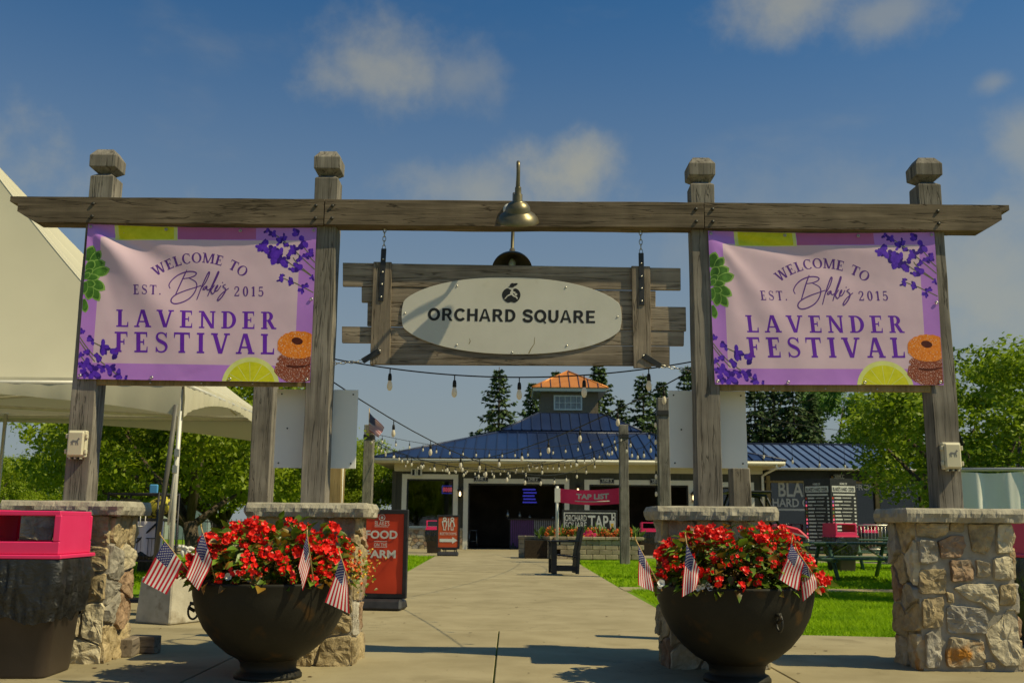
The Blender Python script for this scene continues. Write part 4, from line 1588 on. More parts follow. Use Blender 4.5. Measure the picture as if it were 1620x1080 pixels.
def make_banner(corners, label, seed, fold):
    TL, TR, BR, BL = [at(x, y, GY - 0.12) for x, y in corners]
    NU, NV = 100, 70
    rng = random.Random(seed)

    def S(u, v, lift=0.0):
        p = TL*((1-u)*(1-v)) + TR*(u*(1-v)) + BR*(u*v) + BL*((1-u)*v)
        eu = min(u, 1-u)
        edge = min(1.0, eu/0.10)
        # belly: the cloth hangs back between the posts, more near the top
        d = 0.020*(math.sin(math.pi*u)**0.8)*(1 - v)**0.7
        # long fold swinging down from the upper left corner
        for (du, dv, cu, amp, wid) in fold:
            t = max(0.0, (u*du + v*dv)/(du*du + dv*dv))
            qx, qy = du*t, dv*t - cu*t*(1-t)
            dist = (u - qx)*dv/math.hypot(du, dv) - (v - qy)*du/math.hypot(du, dv)
            d += amp*math.exp(-(dist/(wid*(0.25 + t)))**2)*min(1, t*6)*max(0.0, 1.0 - t)**0.6
        # short puckers at the eyelets and light creasing
        d += 0.0035*fractal((u*1.5, v, 0), 3.0, seed)*edge
        d += 0.0012*math.sin(u*46 + 2*math.sin(v*5))*math.exp(-v*9)
        d += 0.0012*math.sin(u*38 + seed)*math.exp(-(1-v)*10)
        d += 0.0022*math.sin(v*16 + seed)*math.exp(-(1-u)*14) + 0.0015*math.sin(v*21 + seed)*math.exp(-u*16)
        sag = 0.010*math.sin(math.pi*u)*(1-v)**3
        return Vector((p.x, p.y + min(d, 0.05) - lift, p.z - sag))

    t = thing('festival_banner', label, 'banner', (BL.x, GY - 0.12, BL.z), 0, 'festival banners')
    pu0, pu1, pv0, pv1 = P1((398, 600))[0], P1((1212, 600))[0], P1((800, 405))[1], P1((800, 918))[1]
    us = sorted(set([i/NU for i in range(NU + 1)] + [pu0, pu1]))
    vs_ = sorted(set([i/NV for i in range(NV + 1)] + [pv0, pv1]))
    mb = MB()
    vv = [S(u, v) for v in vs_ for u in us]
    n = len(us)
    for j in range(len(vs_) - 1):
        for i in range(n - 1):
            um, vm = (us[i] + us[i+1])/2, (vs_[j] + vs_[j+1])/2
            mi = 1 if (pu0 < um < pu1 and pv0 < vm < pv1) else 0
            mb.f.append((j*n + i, (j+1)*n + i, (j+1)*n + i + 1, j*n + i + 1))
            mb.m.append(mi)
            mb.s.append(True)
    mb.v = [tuple(p) for p in vv]
    mb.build('cloth', [M['ban_purple'], M['ban_pink']], t)
    us_a, vs_a = np.array(us), np.array(vs_)

    def cell(u, v, lift):
        i = min(max(int(np.searchsorted(us_a, u, 'right')) - 1, 0), n - 2)
        j = min(max(int(np.searchsorted(vs_a, v, 'right')) - 1, 0), len(vs_) - 2)
        a, b = (u - us[i])/(us[i+1] - us[i]), (v - vs_[j])/(vs_[j+1] - vs_[j])
        p = vv[j*n + i]*((1-a)*(1-b)) + vv[j*n + i + 1]*(a*(1-b)) + vv[(j+1)*n + i + 1]*(a*b) + vv[(j+1)*n + i]*((1-a)*b)
        return p - Vector((0, lift, 0))

    for li, (name, mn, polys) in enumerate(PRINT):
        bm = bmesh.new()
        for k, poly in enumerate(polys):
            for nx, ny, d in ((-1, 0, -0.001), (1, 0, 0.999), (0, -1, -0.001), (0, 1, 0.999)):
                poly = clip_half(poly, nx, ny, d)
                if len(poly) < 3:
                    break
            if len(poly) < 3:
                continue
            a = sum(poly[i][0]*poly[(i+1) % len(poly)][1] - poly[(i+1) % len(poly)][0]*poly[i][1] for i in range(len(poly)))
            if abs(a) < 1e-9:
                continue
            if a > 0:
                poly = list(reversed(poly))
            # small per-stroke step so that crossing strokes never share a plane
            try:
                bm.faces.new([bm.verts.new((x, y, (k % 10)*0.000012)) for x, y in poly])
            except ValueError:
                pass
        if not bm.faces:
            bm.free()
            continue
        x0, x1 = min(v.co.x for v in bm.verts), max(v.co.x for v in bm.verts)
        y0, y1 = min(v.co.y for v in bm.verts), max(v.co.y for v in bm.verts)
        for no, lo, hi, grid in (((1, 0, 0), x0, x1, us), ((0, 1, 0), y0, y1, vs_)):
            for g in grid:
                if lo < g < hi:
                    bmesh.ops.bisect_plane(bm, geom=bm.verts[:] + bm.edges[:] + bm.faces[:], plane_co=(g, g, 0), plane_no=no)
        bmesh.ops.triangulate(bm, faces=bm.faces[:])
        lift = 0.00030 + LEVEL[li]*0.00014
        off = org(t)
        for v in bm.verts:
            v.co = cell(v.co.x, v.co.y, lift + v.co.z) - off
        me = bpy.data.meshes.new(name)
        bm.to_mesh(me)
        bm.free()
        me.materials.append(M[mn])
        for p in me.polygons:
            p.use_smooth = True
        _o = link(name, me, t)
        if len(polys) > 3 and 'print' in name:
            stuff(_o)
    ey = MB().lathe([(0.005, -0.001), (0.006, 0.004), (0.012, 0.004), (0.014, 0.0)], n=14, rot=Matrix.Rotation(math.pi/2, 3, 'X')).mesh('eyelet', M['steel'])
    for u, v in ((0.012, 0.018), (0.34, 0.02), (0.665, 0.02), (0.988, 0.018), (0.012, 0.98), (0.32, 0.985), (0.655, 0.985), (0.985, 0.982), (0.99, 0.47)):
        o = link('eyelet', ey, t)
        o.location = S(u, v, 0.006) - org(t)
    return t


make_banner(BC, 'purple festival banner with dog-legged fold, hung between the left pair of posts', 2,
            [(0.50, 0.95, 0.30, -0.030, 0.10), (0.62, 0.62, 0.35, 0.022, 0.09), (0.22, 0.9, 0.1, 0.008, 0.05)])
make_banner([(1120, 365), (1478, 367), (1493, 609), (1131, 608)], 'smoother purple festival banner hung between the right pair of posts', 9,
            [(0.16, 0.95, 0.06, -0.012, 0.06), (0.80, 0.42, 0.22, 0.013, 0.07), (0.42, 0.95, 0.18, -0.014, 0.07), (0.95, 0.20, 0.1, -0.008, 0.05)])

# ================================================================ ground, lawns, pavement
M['lawn'] = mat('lawn_soil_and_turf', (0.10, 0.19, 0.008), (0.17, 0.28, 0.012), 3.5, 0.95, 0.1, bump=0.6, bscale=60, bdist=0.02, detail=10)
M['blade'] = mat('grass_blade', (0.18, 0.34, 0.005), (0.36, 0.54, 0.009), 1.6, 0.75, 0.2, trans=0.45, detail=5)
M['mulch'] = mat('brown_mulch', (0.10, 0.065, 0.04), (0.24, 0.17, 0.11), 30, 0.95, 0.1, bump=0.9, bscale=70, bdist=0.02)
ground = MB()
ground.add([(-900, -60, -0.02), (900, -60, -0.02), (900, 1500, -0.02), (-900, 1500, -0.02)], [(0, 1, 2, 3)])
struct(ground.build('lawn_ground', M['lawn']))

pav = struct(thing('pavement', '', ''))
for k_ in ('label', 'category'):
    del pav[k_]


def slab(poly, z=0.004, t=0.09, gap=0.006):
    """one cast slab with a small arris"""
    n = len(poly)
    a = sum(poly[i][0]*poly[(i+1) % n][1] - poly[(i+1) % n][0]*poly[i][1] for i in range(n))
    if a < 0:
        poly = list(reversed(poly))
    mb = MB().prism(poly, (0, 0, z - t), (1, 0, 0), (0, 1, 0), t)
    return mb.build('slab', M['concrete'], pav, gap)


JX = [-13.2, -8.9, -6.6, -4.4, -2.25, -0.11, 2.05, 4.2, 6.4, 8.6, 13.0]
g_ = 0.006
# plaza row under and in front of the gateway
for ya, yb in ((-3.0, 1.2), (1.2, 5.4)):
    for i in range(len(JX) - 1):
        slab([(JX[i] + g_, ya + g_), (JX[i+1] - g_, ya + g_), (JX[i+1] - g_, yb - g_), (JX[i] + g_, yb - g_)])
for i in range(len(JX) - 1):
    xa, xb = JX[i] + g_, JX[i+1] - g_
    if xa < 2.0:
        slab([(xa, 5.4 + g_), (xb, 5.4 + g_), (xb, 10.62 - g_), (xa, 10.62 - g_)])
    else:
        e = lambda x: 10.6 - 0.14*(x - 2.05) if x < 8 else 9.77
        slab([(xa, 5.4 + g_), (xb, 5.4 + g_), (xb, e(xb)), ((xa + xb)/2, e((xa + xb)/2)), (xa, e(xa))])
# left terrace behind the gateway
for i in range(0, 3):
    xa, xb = JX[i] + g_, JX[i+1] - g_
    slab([(xa, 10.62 + g_), (xb, 10.62 + g_), (xb, 14.4), (xa, 14.4)])
# the walk up to the building
ye = [10.62, 13.6, 16.9, 20.2, 23.5, 26.8, 30.1, 33.4]
for i in range(len(ye) - 1):
    ya, yb = ye[i] + g_, ye[i+1] - g_
    if i == 0:
        left = [(-4.4 + g_, ya), (-4.4 + g_, yb)]
        right = [(2.02, ya), (1.98, yb)]
        poly = [left[0], (2.05, ya), (2.03, 11.6), (1.99, 12.6), (1.96, yb), left[1]]
        slab(poly)
    elif i == 1:
        slab([(-2.9, ya), (1.95, ya), (1.92, yb), (-2.15, yb), (-2.4, 14.5)])
    else:
        slab([(-2.15 - 0.05*(i - 1), ya), (1.9, ya), (1.9, yb), (-2.2 - 0.05*(i - 1), yb)])
for i in range(12):
    xa = -16 + i*3.3
    slab([(xa + g_, 33.4 + g_), (xa + 3.3 - g_, 33.4 + g_), (xa + 3.3 - g_, 37.6 - g_), (xa + g_, 37.6 - g_)])
    slab([(xa + g_, 37.6 + g_), (xa + 3.3 - g_, 37.6 + g_), (xa + 3.3 - g_, 46.0), (xa + g_, 46.0)])
for i in range(4):          # narrow cross walk over the right lawn
    xa = 1.9 + i*4.0
    slab([(xa + 2*g_, 17.2), (xa + 4.0, 17.2), (xa + 4.0, 18.0), (xa + 2*g_, 18.0)])
for i in range(3):          # slabs under the picnic tables
    xa = 5.2 + i*3.0
    slab([(xa + g_, 30.4), (xa + 3.0 - g_, 30.4), (xa + 3.0 - g_, 31.6), (xa + g_, 31.6)])

mul = MB()
mul.add([(-3.6, 13.62, 0.012), (-1.98, 13.62, 0.012), (-2.35, 16.2, 0.012), (-4.6, 16.6, 0.012)], [(0, 1, 2, 3)])
mul.add([(-2.9, 13.62, 0.013), (-2.88, 13.62, 0.013), (-2.88, 13.64, 0.013)], [(0, 1, 2)])
struct(mul.build('mulch_bed', M['mulch']))


def grass_patch(name, label, polys, dens, hgt, seed, inside, wid=0.006):
    """many single-triangle blades over boxes (x0,x1,y0,y1) where inside(x,y)"""
    rg = np.random.default_rng(seed)
    V = []
    for x0, x1, y0, y1 in polys:
        n = int((x1 - x0)*(y1 - y0)*dens)
        x = rg.uniform(x0, x1, n)
        y = rg.uniform(y0, y1, n)
        ok = inside(x, y)
        x, y = x[ok], y[ok]
        n = len(x)
        a = rg.uniform(0, 2*math.pi, n)
        hh = hgt*rg.uniform(0.5, 1.25, n)*(1 + 0.25*np.sin(x*2.3)*np.sin(y*1.7))
        w = wid*rg.uniform(0.7, 1.4, n)
        lx, ly = rg.normal(0, 0.8, n)*hh, rg.normal(0, 0.8, n)*hh
        p = np.zeros((n, 3, 3))
        p[:, 0] = np.stack([x - np.cos(a)*w, y - np.sin(a)*w, np.full(n, -0.02)], 1)
        p[:, 1] = np.stack([x + np.cos(a)*w, y + np.sin(a)*w, np.full(n, -0.02)], 1)
        p[:, 2] = np.stack([x + lx, y + ly, hh - 0.02], 1)
        V.append(p.reshape(-1, 3))
    V = np.concatenate(V)
    me = bpy.data.meshes.new(name)
    nt = len(V)//3
    me.vertices.add(len(V))
    me.vertices.foreach_set('co', V.ravel())
    me.loops.add(nt*3)
    me.loops.foreach_set('vertex_index', np.arange(nt*3, dtype=np.int32))
    me.polygons.add(nt)
    me.polygons.foreach_set('loop_start', np.arange(0, nt*3, 3, dtype=np.int32))
    me.update(calc_edges=True)
    me.materials.append(M['blade'])
    o = tag(stuff(link(name, me)), label, 'grass')
    return o


def in_right(x, y):
    near = np.where(x < 8, 10.6 - 0.14*(x - 2.05), 9.77)
    corner = (x > 2.06) & (y > near + 0.03) & (y < 17.18)
    return corner


grass_patch('lawn_grass', 'mown green grass between the gateway and the picnic tables', [(2.0, 7.5, 9.7, 17.2)], 2600, 0.055, 1, in_right, 0.007)
grass_patch('lawn_grass', 'strip of mown grass beyond the narrow cross walk', [(1.95, 10.5, 18.05, 30.3)], 420, 0.06, 2, lambda x, y: x > 1.93, 0.015)
grass_patch('lawn_grass', 'small wedge of grass left of the walk beyond the red food sign', [(-9.0, -2.3, 16.7, 33.2)], 260, 0.07, 3, lambda x, y: x < -2.32 - 0.008*(y - 16), 0.016)

# dry leaves, grit and petals lying about on the slabs
rg = random.Random(44)
M['litter'] = mat('dry_litter', (0.05, 0.035, 0.02), (0.16, 0.11, 0.06), 40, 0.9)
lt = MB()
for k in range(260):
    x, y = rg.uniform(-4.5, 4.5), rg.uniform(5.6, 15.0)
    if y > 10.5 and (x > 1.9 or x < -4.2):
        continue
    r_ = rg.choice((0.006, 0.008, 0.012, 0.02))*rg.uniform(0.7, 1.2)
    a = rg.uniform(0, 6.28)
    pts = [(x + r_*math.cos(a + q)*rg.uniform(0.5, 1.2), y + r_*math.sin(a + q)*rg.uniform(0.5, 1.2), 0.0055 + rg.uniform(0, r_*0.35)) for q in (0, 1.3, 2.6, 3.9, 5.1)]
    lt.add(pts, [(0, 1, 2, 3, 4)])
tag(stuff(lt.build('ground_litter', M['litter'])), 'scattered dry leaves and grit on the concrete', 'litter')

# ================================================================ the tap house
BY = 42.0                        # its front wall
M['siding'] = mat('dark_olive_siding', (0.060, 0.060, 0.045), (0.085, 0.083, 0.062), 3, 0.8, 0.2, stretch=(3, 3, 0.3))
M['trim'] = mat('white_trim', (0.66, 0.63, 0.52), (0.72, 0.69, 0.58), 4, 0.55, 0.3)
M['soffit'] = mat('cream_soffit', (0.52, 0.47, 0.33), (0.58, 0.53, 0.38), 4, 0.7, 0.2)
M['roof_blue'] = mat('blue_metal_roof', (0.013, 0.026, 0.080), (0.020, 0.036, 0.105), 1.6, 0.33, 0.5, 0.25, rand=0.10, rvar=0.06)
M['roof_blue2'] = mat('faded_blue_metal_roof', (0.085, 0.13, 0.24), (0.11, 0.16, 0.29), 1.6, 0.4, 0.5, 0.15, rand=0.07, rvar=0.06)
M['roof_copper'] = mat('orange_copper_roof', (0.55, 0.19, 0.035), (0.66, 0.25, 0.06), 3, 0.42, 0.5, 0.3, rand=0.08)
M['seam'] = mat('dark_roof_seam', (0.012, 0.018, 0.05), (0.02, 0.03, 0.07), 4, 0.45, 0.4)
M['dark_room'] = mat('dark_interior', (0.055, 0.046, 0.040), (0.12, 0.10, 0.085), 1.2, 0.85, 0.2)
M['bar_front'] = mat('bar_front_panel', (0.035, 0.03, 0.028), (0.075, 0.065, 0.06), 6, 0.6, 0.3, stretch=(8, 8, 0.4))
M['shingle'] = mat('weathered_shingle', (0.14, 0.11, 0.08), (0.25, 0.20, 0.145), 8, 0.9, 0.1, stretch=(4, 4, 9))


def glass_mat(name, tint):
    m = bpy.data.materials.new(name)
    m.use_nodes = True
    n, l = m.node_tree.nodes, m.node_tree.links
    n.remove(n['Principled BSDF'])
    g = n.new('ShaderNodeBsdfGlossy')
    g.inputs['Roughness'].default_value = 0.03
    g.inputs['Color'].default_value = (0.85, 0.87, 0.9, 1)
    t = n.new('ShaderNodeBsdfTransparent')
    t.inputs['Color'].default_value = (tint, tint, tint, 1)
    fr = n.new('ShaderNodeFresnel')
    fr.inputs['IOR'].default_value = 1.6
    ad = n.new('ShaderNodeMath')
    ad.operation = 'ADD'
    ad.inputs[1].default_value = 0.02
    mx = n.new('ShaderNodeMixShader')
    l.new(fr.outputs[0], ad.inputs[0])
    l.new(ad.outputs[0], mx.inputs['Fac'])
    l.new(t.outputs[0], mx.inputs[1])
    l.new(g.outputs[0], mx.inputs[2])
    l.new(mx.outputs[0], n['Material Output'].inputs['Surface'])
    return m


M['glass'] = glass_mat('window_glass', 0.7)
M['neon_blue'] = mat('blue_neon', (0.02, 0.02, 0.3), None, 5, 0.5, emit=((0.10, 0.10, 1.0), 0.16))
M['neon_red'] = mat('red_neon', (0.3, 0.03, 0.05), None, 5, 0.5, emit=((1.0, 0.12, 0.2), 0.5))
M['purple_fringe'] = mat('purple_fringe', (0.10, 0.02, 0.16), (0.2, 0.05, 0.3), 30, 0.35, 0.6, stretch=(6, 6, 0.3))
M['silver_fringe'] = mat('silver_fringe', (0.10, 0.10, 0.12), (0.5, 0.5, 0.52), 30, 0.3, 0.7, stretch=(6, 6, 0.3))
M['lamp_glow'] = mat('lantern_glow', (0.8, 0.6, 0.3), None, 5, 0.5, emit=((1.0, 0.72, 0.36), 2.0))
M['white_print'] = mat('white_print', (0.55, 0.55, 0.52), (0.66, 0.66, 0.63), 8, 0.6)
M['dim_print'] = mat('grey_window_lettering', (0.48, 0.48, 0.46), (0.6, 0.6, 0.58), 8, 0.6)

XC = at(915, 735, BY).x          # centre line of the pavilion
HW = 8.45                        # half width at the eaves
EZ = at(800, 732, BY - 0.7).z
YC = BY - 0.75 + HW
house = thing('tap_house', 'low dark pavilion with blue metal hip roof and orange-capped cupola', 'building', (XC, BY, 0))
wx0, wx1 = XC - HW + 0.75, XC + HW - 0.75
WH = EZ - 0.02


def W(px, py, Y=BY):
    return at(px, py, Y)


# openings in the front wall: (px left, px right, py top, py bottom or None for floor)
win = (W(644, 757), W(716, 832))
d1 = (W(741, 764), W(893, 866))
d2 = (W(932, 766), W(1091, 866))
d3 = (W(1140, 770), W(1188, 866))
OPEN = [(win[0].x, win[1].x, win[1].z, win[0].z), (d1[0].x, d1[1].x, 0.0, d1[0].z), (d2[0].x, d2[1].x, 0.0, d2[0].z), (d3[0].x, d3[1].x, 0.9, d3[0].z)]
wall = MB()
xs = [wx0]
for a, b, z0, z1 in OPEN:
    wall.span((xs[-1], BY, 0), (a, BY + 0.2, WH))
    wall.span((a, BY, z1), (b, BY + 0.2, WH))
    if z0 > 0:
        wall.span((a, BY, 0), (b, BY + 0.2, z0))
    xs.append(b)
wall.span((xs[-1], BY, 0), (wx1, BY + 0.2, WH))
for i in range(52):               # board-and-batten strips
    x = wx0 + 0.15 + i*0.29
    if x < wx1 and not any(a - 0.18 < x < b + 0.18 for a, b, _, _ in OPEN):
        wall.span((x, BY - 0.018, 0), (x + 0.04, BY - 0.0005, WH - 0.3))
    elif x < wx1:
        z1 = max(q[3] for q in OPEN if q[0] - 0.18 < x < q[1] + 0.18) + 0.18
        wall.span((x, BY - 0.018, z1), (x + 0.04, BY - 0.0005, WH - 0.3))
wall.build('front_wall', M['siding'], house)
sw = MB()
sw.span((wx0, BY + 0.2005, 0), (wx0 + 0.2, BY + 15.2, WH))
sw.span((wx1 - 0.2, BY + 0.2005, 0), (wx1, BY + 15.2, WH))
sw.span((wx0 + 0.2005, BY + 15.0, 0), (wx1 - 0.2005, BY + 15.2, WH))
sw.build('outer_wall', M['siding'], house)
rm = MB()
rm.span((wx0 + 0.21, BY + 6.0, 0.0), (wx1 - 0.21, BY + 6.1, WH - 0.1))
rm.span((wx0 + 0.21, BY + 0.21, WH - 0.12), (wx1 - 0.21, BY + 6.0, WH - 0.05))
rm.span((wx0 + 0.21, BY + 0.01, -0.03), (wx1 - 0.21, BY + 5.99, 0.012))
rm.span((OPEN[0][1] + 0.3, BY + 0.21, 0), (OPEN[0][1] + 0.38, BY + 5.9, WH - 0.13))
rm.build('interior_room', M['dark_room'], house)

for k, (a, b, z0, z1) in enumerate(OPEN):
    w_ = 0.20
    fr = MB()
    fr.span((a - w_, BY - 0.05, z0), (a, BY + 0.06, z1))
    fr.span((b, BY - 0.05, z0), (b + w_, BY + 0.06, z1))
    fr.span((a - w_, BY - 0.052, z1), (b + w_, BY + 0.06, z1 + w_))
    if z0 > 0:
        fr.span((a - w_, BY - 0.06, z0 - w_*0.7), (b + w_, BY + 0.06, z0))
    f = fr.build('window_frame' if z0 > 0 else 'door_frame', M['trim'], house)
    dk = MB()
    dk.span((a + 0.001, BY + 0.061, z0), (a + 0.06, BY + 0.12, z1))
    dk.span((b - 0.06, BY + 0.061, z0), (b - 0.001, BY + 0.12, z1))
    dk.span((a + 0.06, BY + 0.061, z1 - 0.07), (b - 0.06, BY + 0.12, z1 - 0.001))
    dk.build('dark_jamb', M['black_paint'], f)
    if z0 > 0:
        MB().span((a + 0.06, BY + 0.09, z0), (b - 0.06, BY + 0.1, z1 - 0.07)).build('pane', M['glass'], f)
# neon sign inside the left window
c = W(708, 774, BY + 0.3)
ns = MB()
for q in ((-0.24, -0.17, 0.24, -0.13), (-0.24, 0.13, 0.24, 0.17), (-0.24, -0.13, -0.2, 0.13), (0.2, -0.13, 0.24, 0.13)):
    ns.span((c.x + q[0], BY + 0.28, c.z + q[1]), (c.x + q[2], BY + 0.30, c.z + q[3]))
nt_ = thing('neon_sign', 'small blue and red neon sign inside the left window', 'neon sign', (c.x, BY + 0.29, c.z - 0.17))
ns.build('blue_border', M['neon_blue'], nt_)
for i in range(4):
    x = c.x - 0.15 + i*0.1
    MB().tube([(x + 0.03*math.cos(t), BY + 0.285, c.z + 0.09*math.sin(t)) for t in [q*math.pi/4 for q in range(8)]], 0.012, 6, closed=True).build('red_tube', M['neon_red'], nt_)
c = W(838, 785, BY + 5.9)
t = thing('neon_sign', 'square blue neon sign glowing on the dark bar wall', 'neon sign', (c.x, BY + 5.95, c.z - 0.5))
MB().span((c.x - 0.42, BY + 5.93, c.z - 0.42), (c.x + 0.42, BY + 5.98, c.z + 0.42)).build('panel', M['black_paint'], t)
for i in range(5):
    zz = c.z - 0.3 + i*0.15
    MB().span((c.x - 0.33 + 0.03*(i % 2), BY + 5.90, zz), (c.x + 0.33 - 0.05*(i % 3), BY + 5.925, zz + 0.06)).build('blue_tube', M['neon_blue'], t)

# bar counters inside the openings
for k, (xa, xb, yy, lab) in enumerate(((W(806, 850).x, W(893, 850).x, BY + 1.5, 'dark bar counter with purple and silver fringe inside the first opening'),
                                       (W(1060, 850).x, W(1091, 850).x, BY + 1.5, 'dark bar counter inside the second opening'))):
    t = thing('bar_counter', lab, 'counter', ((xa + xb)/2, yy, 0))
    MB().span((xa, yy, 0.02), (xb, yy + 0.6, 1.22)).build('counter_body', M['bar_front'], t)
    MB().span((xa - 0.08, yy - 0.12, 1.221), (xb, yy + 0.7, 1.28)).build('counter_top', M['bar_front'], t)
    if k == 0:
        n_ = 26
        for i in range(n_):
            x = xa + 0.05 + (xb - xa - 0.1)*i/n_
            z0 = 0.15 + 0.1*math.sin(i*1.7)
            MB().span((x, yy - 0.03 - 0.01*(i % 3), z0), (x + 0.05, yy - 0.005 - 0.01*(i % 3), 1.215)).build('fringe_strip', M['purple_fringe' if i < 12 else 'silver_fringe'], t)
for i, (px, hh) in enumerate(((803, 0.36), (822, 0.30), (838, 0.16), (875, 0.12))):
    p = W(px, 834, BY + 1.8)
    mb = MB().lathe([(0.0, 0), (0.07, 0), (0.08, hh*0.5), (0.03, hh*0.7), (0.035, hh), (0.0, hh)], (p.x, BY + 1.8, 1.283), 12)
    tag(mb.build('jar', M['steel']), ['tall pale jar at the left end of the bar counter', 'second pale jar on the bar counter', 'low steel cup at the middle of the bar counter', 'squat steel bowl at the right end of the bar counter'][i], 'jar')
p = W(748, 850, BY + 1.6)
t = thing('bar_stool', 'thin metal bar stool in the shade of the first opening', 'stool', (p.x, BY + 1.6, 0))
MB().lathe([(0, 0.74), (0.18, 0.74), (0.19, 0.77), (0, 0.78)], (p.x, BY + 1.6, 0), 16).build('seat', M['grey_print'], t)
for sx in (-1, 1):
    for sy in (-1, 1):
        MB().cyl((p.x + sx*0.13, BY + 1.6 + sy*0.13, 0.74), (p.x + sx*0.2, BY + 1.6 + sy*0.2, 0.01), 0.014, n=6).build('leg', M['steel'], t)
MB().tube([(p.x + 0.17*math.cos(a), BY + 1.6 + 0.17*math.sin(a), 0.3) for a in [q*math.pi/6 for q in range(12)]], 0.01, 6, closed=True).build('foot_ring', M['steel'], t)

# stone wainscot either side of the window, stone by stone
rng = random.Random(12)
for xa, xb, ztop in ((wx0 + 0.02, d1[0].x - 0.22, win[1].z - 0.16),):
    wn_ = thing('stone_wainscot', 'low stone facing under the left window of the tap house', 'stone facing', ((xa + xb)/2, BY - 0.06, 0))
    MB().span((xa, BY - 0.05, 0), (xb, BY - 0.019, ztop)).build('mortar_bed', M['mortar'], wn_)
    MB().span((xa - 0.03, BY - 0.13, ztop + 0.001), (xb + 0.02, BY - 0.0195, ztop + 0.09)).build('ledge', M['cap_stone'], wn_)
    for k, poly in enumerate(voronoi_stones(xb - xa, ztop, 11, 5, 0.03, rng, 0.8)):
        mb = MB().prism(poly, (xa, BY - 0.05, 0), (1, 0, 0), (0, 0, 1), rng.uniform(0.02, 0.05))
        mb.build('stone', M[rng.choice(STONES)], wn_, 0.006)

# eaves: fascia, soffit, gutter
ev = MB()
y0 = YC - HW
ev.span((XC - HW, y0 - 0.02, EZ - 0.02), (XC + HW, y0, EZ + 0.16))
ev.span((XC - HW - 0.02, y0, EZ - 0.02), (XC - HW, YC + HW, EZ + 0.16))
ev.span((XC + HW, y0, EZ - 0.02), (XC + HW + 0.02, YC + HW, EZ + 0.16))
ev.build('fascia', M['trim'], house)
MB().span((XC - HW, y0 + 0.001, EZ - 0.015), (XC + HW, YC + HW, EZ + 0.02)).build('soffit', M['soffit'], house)
MB().span((wx0 - 0.01, BY - 0.03, EZ - 0.34), (wx1 + 0.01, BY - 0.0006, EZ - 0.016)).build('frieze_board', M['soffit'], house)
for sx in (-1, 1):
    x = wx0 if sx < 0 else wx1
    MB().span((x - 0.08, BY - 0.04, 0), (x + 0.08, BY - 0.0004, EZ - 0.342)).build('corner_board', M['siding'], house)
MB().tube([(XC - HW, y0 - 0.085, EZ + 0.08), (XC + HW, y0 - 0.085, EZ + 0.08)], 0.062, 8).build('gutter', M['trim'], house)
gx = XC + HW - 0.35
MB().tube([(gx, y0 - 0.07, EZ + 0.05), (gx, y0 - 0.05, EZ - 0.12), (gx - 0.25, BY - 0.10, EZ - 0.30), (gx - 0.42, BY - 0.08, EZ - 0.42), (gx - 0.42, BY - 0.08, 0.15)], 0.05, 8).build('downspout', M['trim'], house)


def roof_face(eL, eR, tR, tL, wid, m, parent, seam=0.05, thick=0.03, sm='seam'):
    """standing-seam slope: every pan is its own piece, cut by the hips"""
    eL, eR, tR, tL = map(Vector, (eL, eR, tR, tL))
    ax = (eR - eL)
    L = ax.length
    ax.normalize()
    nrm = ax.cross(tL - eL).normalized()
    ay = nrm.cross(ax).normalized()
    quad = [((p - eL).dot(ax), (p - eL).dot(ay)) for p in (eL, eR, tR, tL)]
    n = max(1, int(round(L/wid)))
    ws = L/n
    for i in range(n):
        poly = clip_half(clip_half(quad, -1, 0, -i*ws), 1, 0, (i + 1)*ws)
        if len(poly) < 3:
            continue
        mb = MB().prism(poly, eL, ax, ay, thick)
        pan = mb.build('roof_panel', m, parent)
        # seam rib on the left edge of the pan
        ys = [p[1] for p in poly if abs(p[0] - i*ws) < 1e-4]
        if len(ys) >= 2 and i > 0 and max(ys) - min(ys) > 0.05:
            a = eL + ax*(i*ws) + ay*min(ys) + nrm*(thick - 0.002)
            rb = MB().prism([(-0.016, 0), (0.016, 0), (0.016, max(ys) - min(ys)), (-0.016, max(ys) - min(ys))], a, ax, ay, seam)
            k = rb.build('seam', M[sm], parent)


rf = MB()
ZB = at(880, 686, YC - 3.4).z
ZT = at(880, 654, YC - 1.5).z
e0 = EZ + 0.17


def corners(hw, z):
    return [Vector((XC - hw, YC - hw, z)), Vector((XC + hw, YC - hw, z)), Vector((XC + hw, YC + hw, z)), Vector((XC - hw, YC + hw, z))]


c1, c2, c3, c4 = corners(HW + 0.05, e0), corners(3.5, ZB), corners(3.25, ZB + 0.16), corners(1.5, ZT)
core = MB()
core.add([p - Vector((0, 0, 0.03)) for p in c1 + c2], [(i, (i+1) % 4, 4 + (i+1) % 4, 4 + i) for i in range(4)])
core.add([p - Vector((0, 0, 0.03)) for p in corners(3.25, ZB - 0.1) + c3 + c4], [(i, (i+1) % 4, 4 + (i+1) % 4, 4 + i) for i in range(4)] + [(4 + i, 4 + (i+1) % 4, 8 + (i+1) % 4, 8 + i) for i in range(4)])
roof = core.build('roof', M['seam'], house)
roof_face(c1[0], c1[1], c2[1], c2[0], 0.46, M['roof_blue'], roof)
roof_face(c1[3], c1[0], c2[0], c2[3], 0.95, M['roof_blue'], roof)
roof_face(c1[1], c1[2], c2[2], c2[1], 0.95, M['roof_blue'], roof)
roof_face(c3[0], c3[1], c4[1], c4[0], 0.46, M['roof_blue'], roof)
roof_face(c3[3], c3[0], c4[0], c4[3], 0.95, M['roof_blue'], roof)
roof_face(c3[1], c3[2], c4[2], c4[1], 0.95, M['roof_blue'], roof)
for a, b in ((c1, c2), (c3, c4)):
    for i in range(4):
        MB().tube([a[i] + Vector((0, 0, 0.02)), b[i] + Vector((0, 0, 0.03))], 0.055, 8).build('hip_cap', M['seam'], roof)
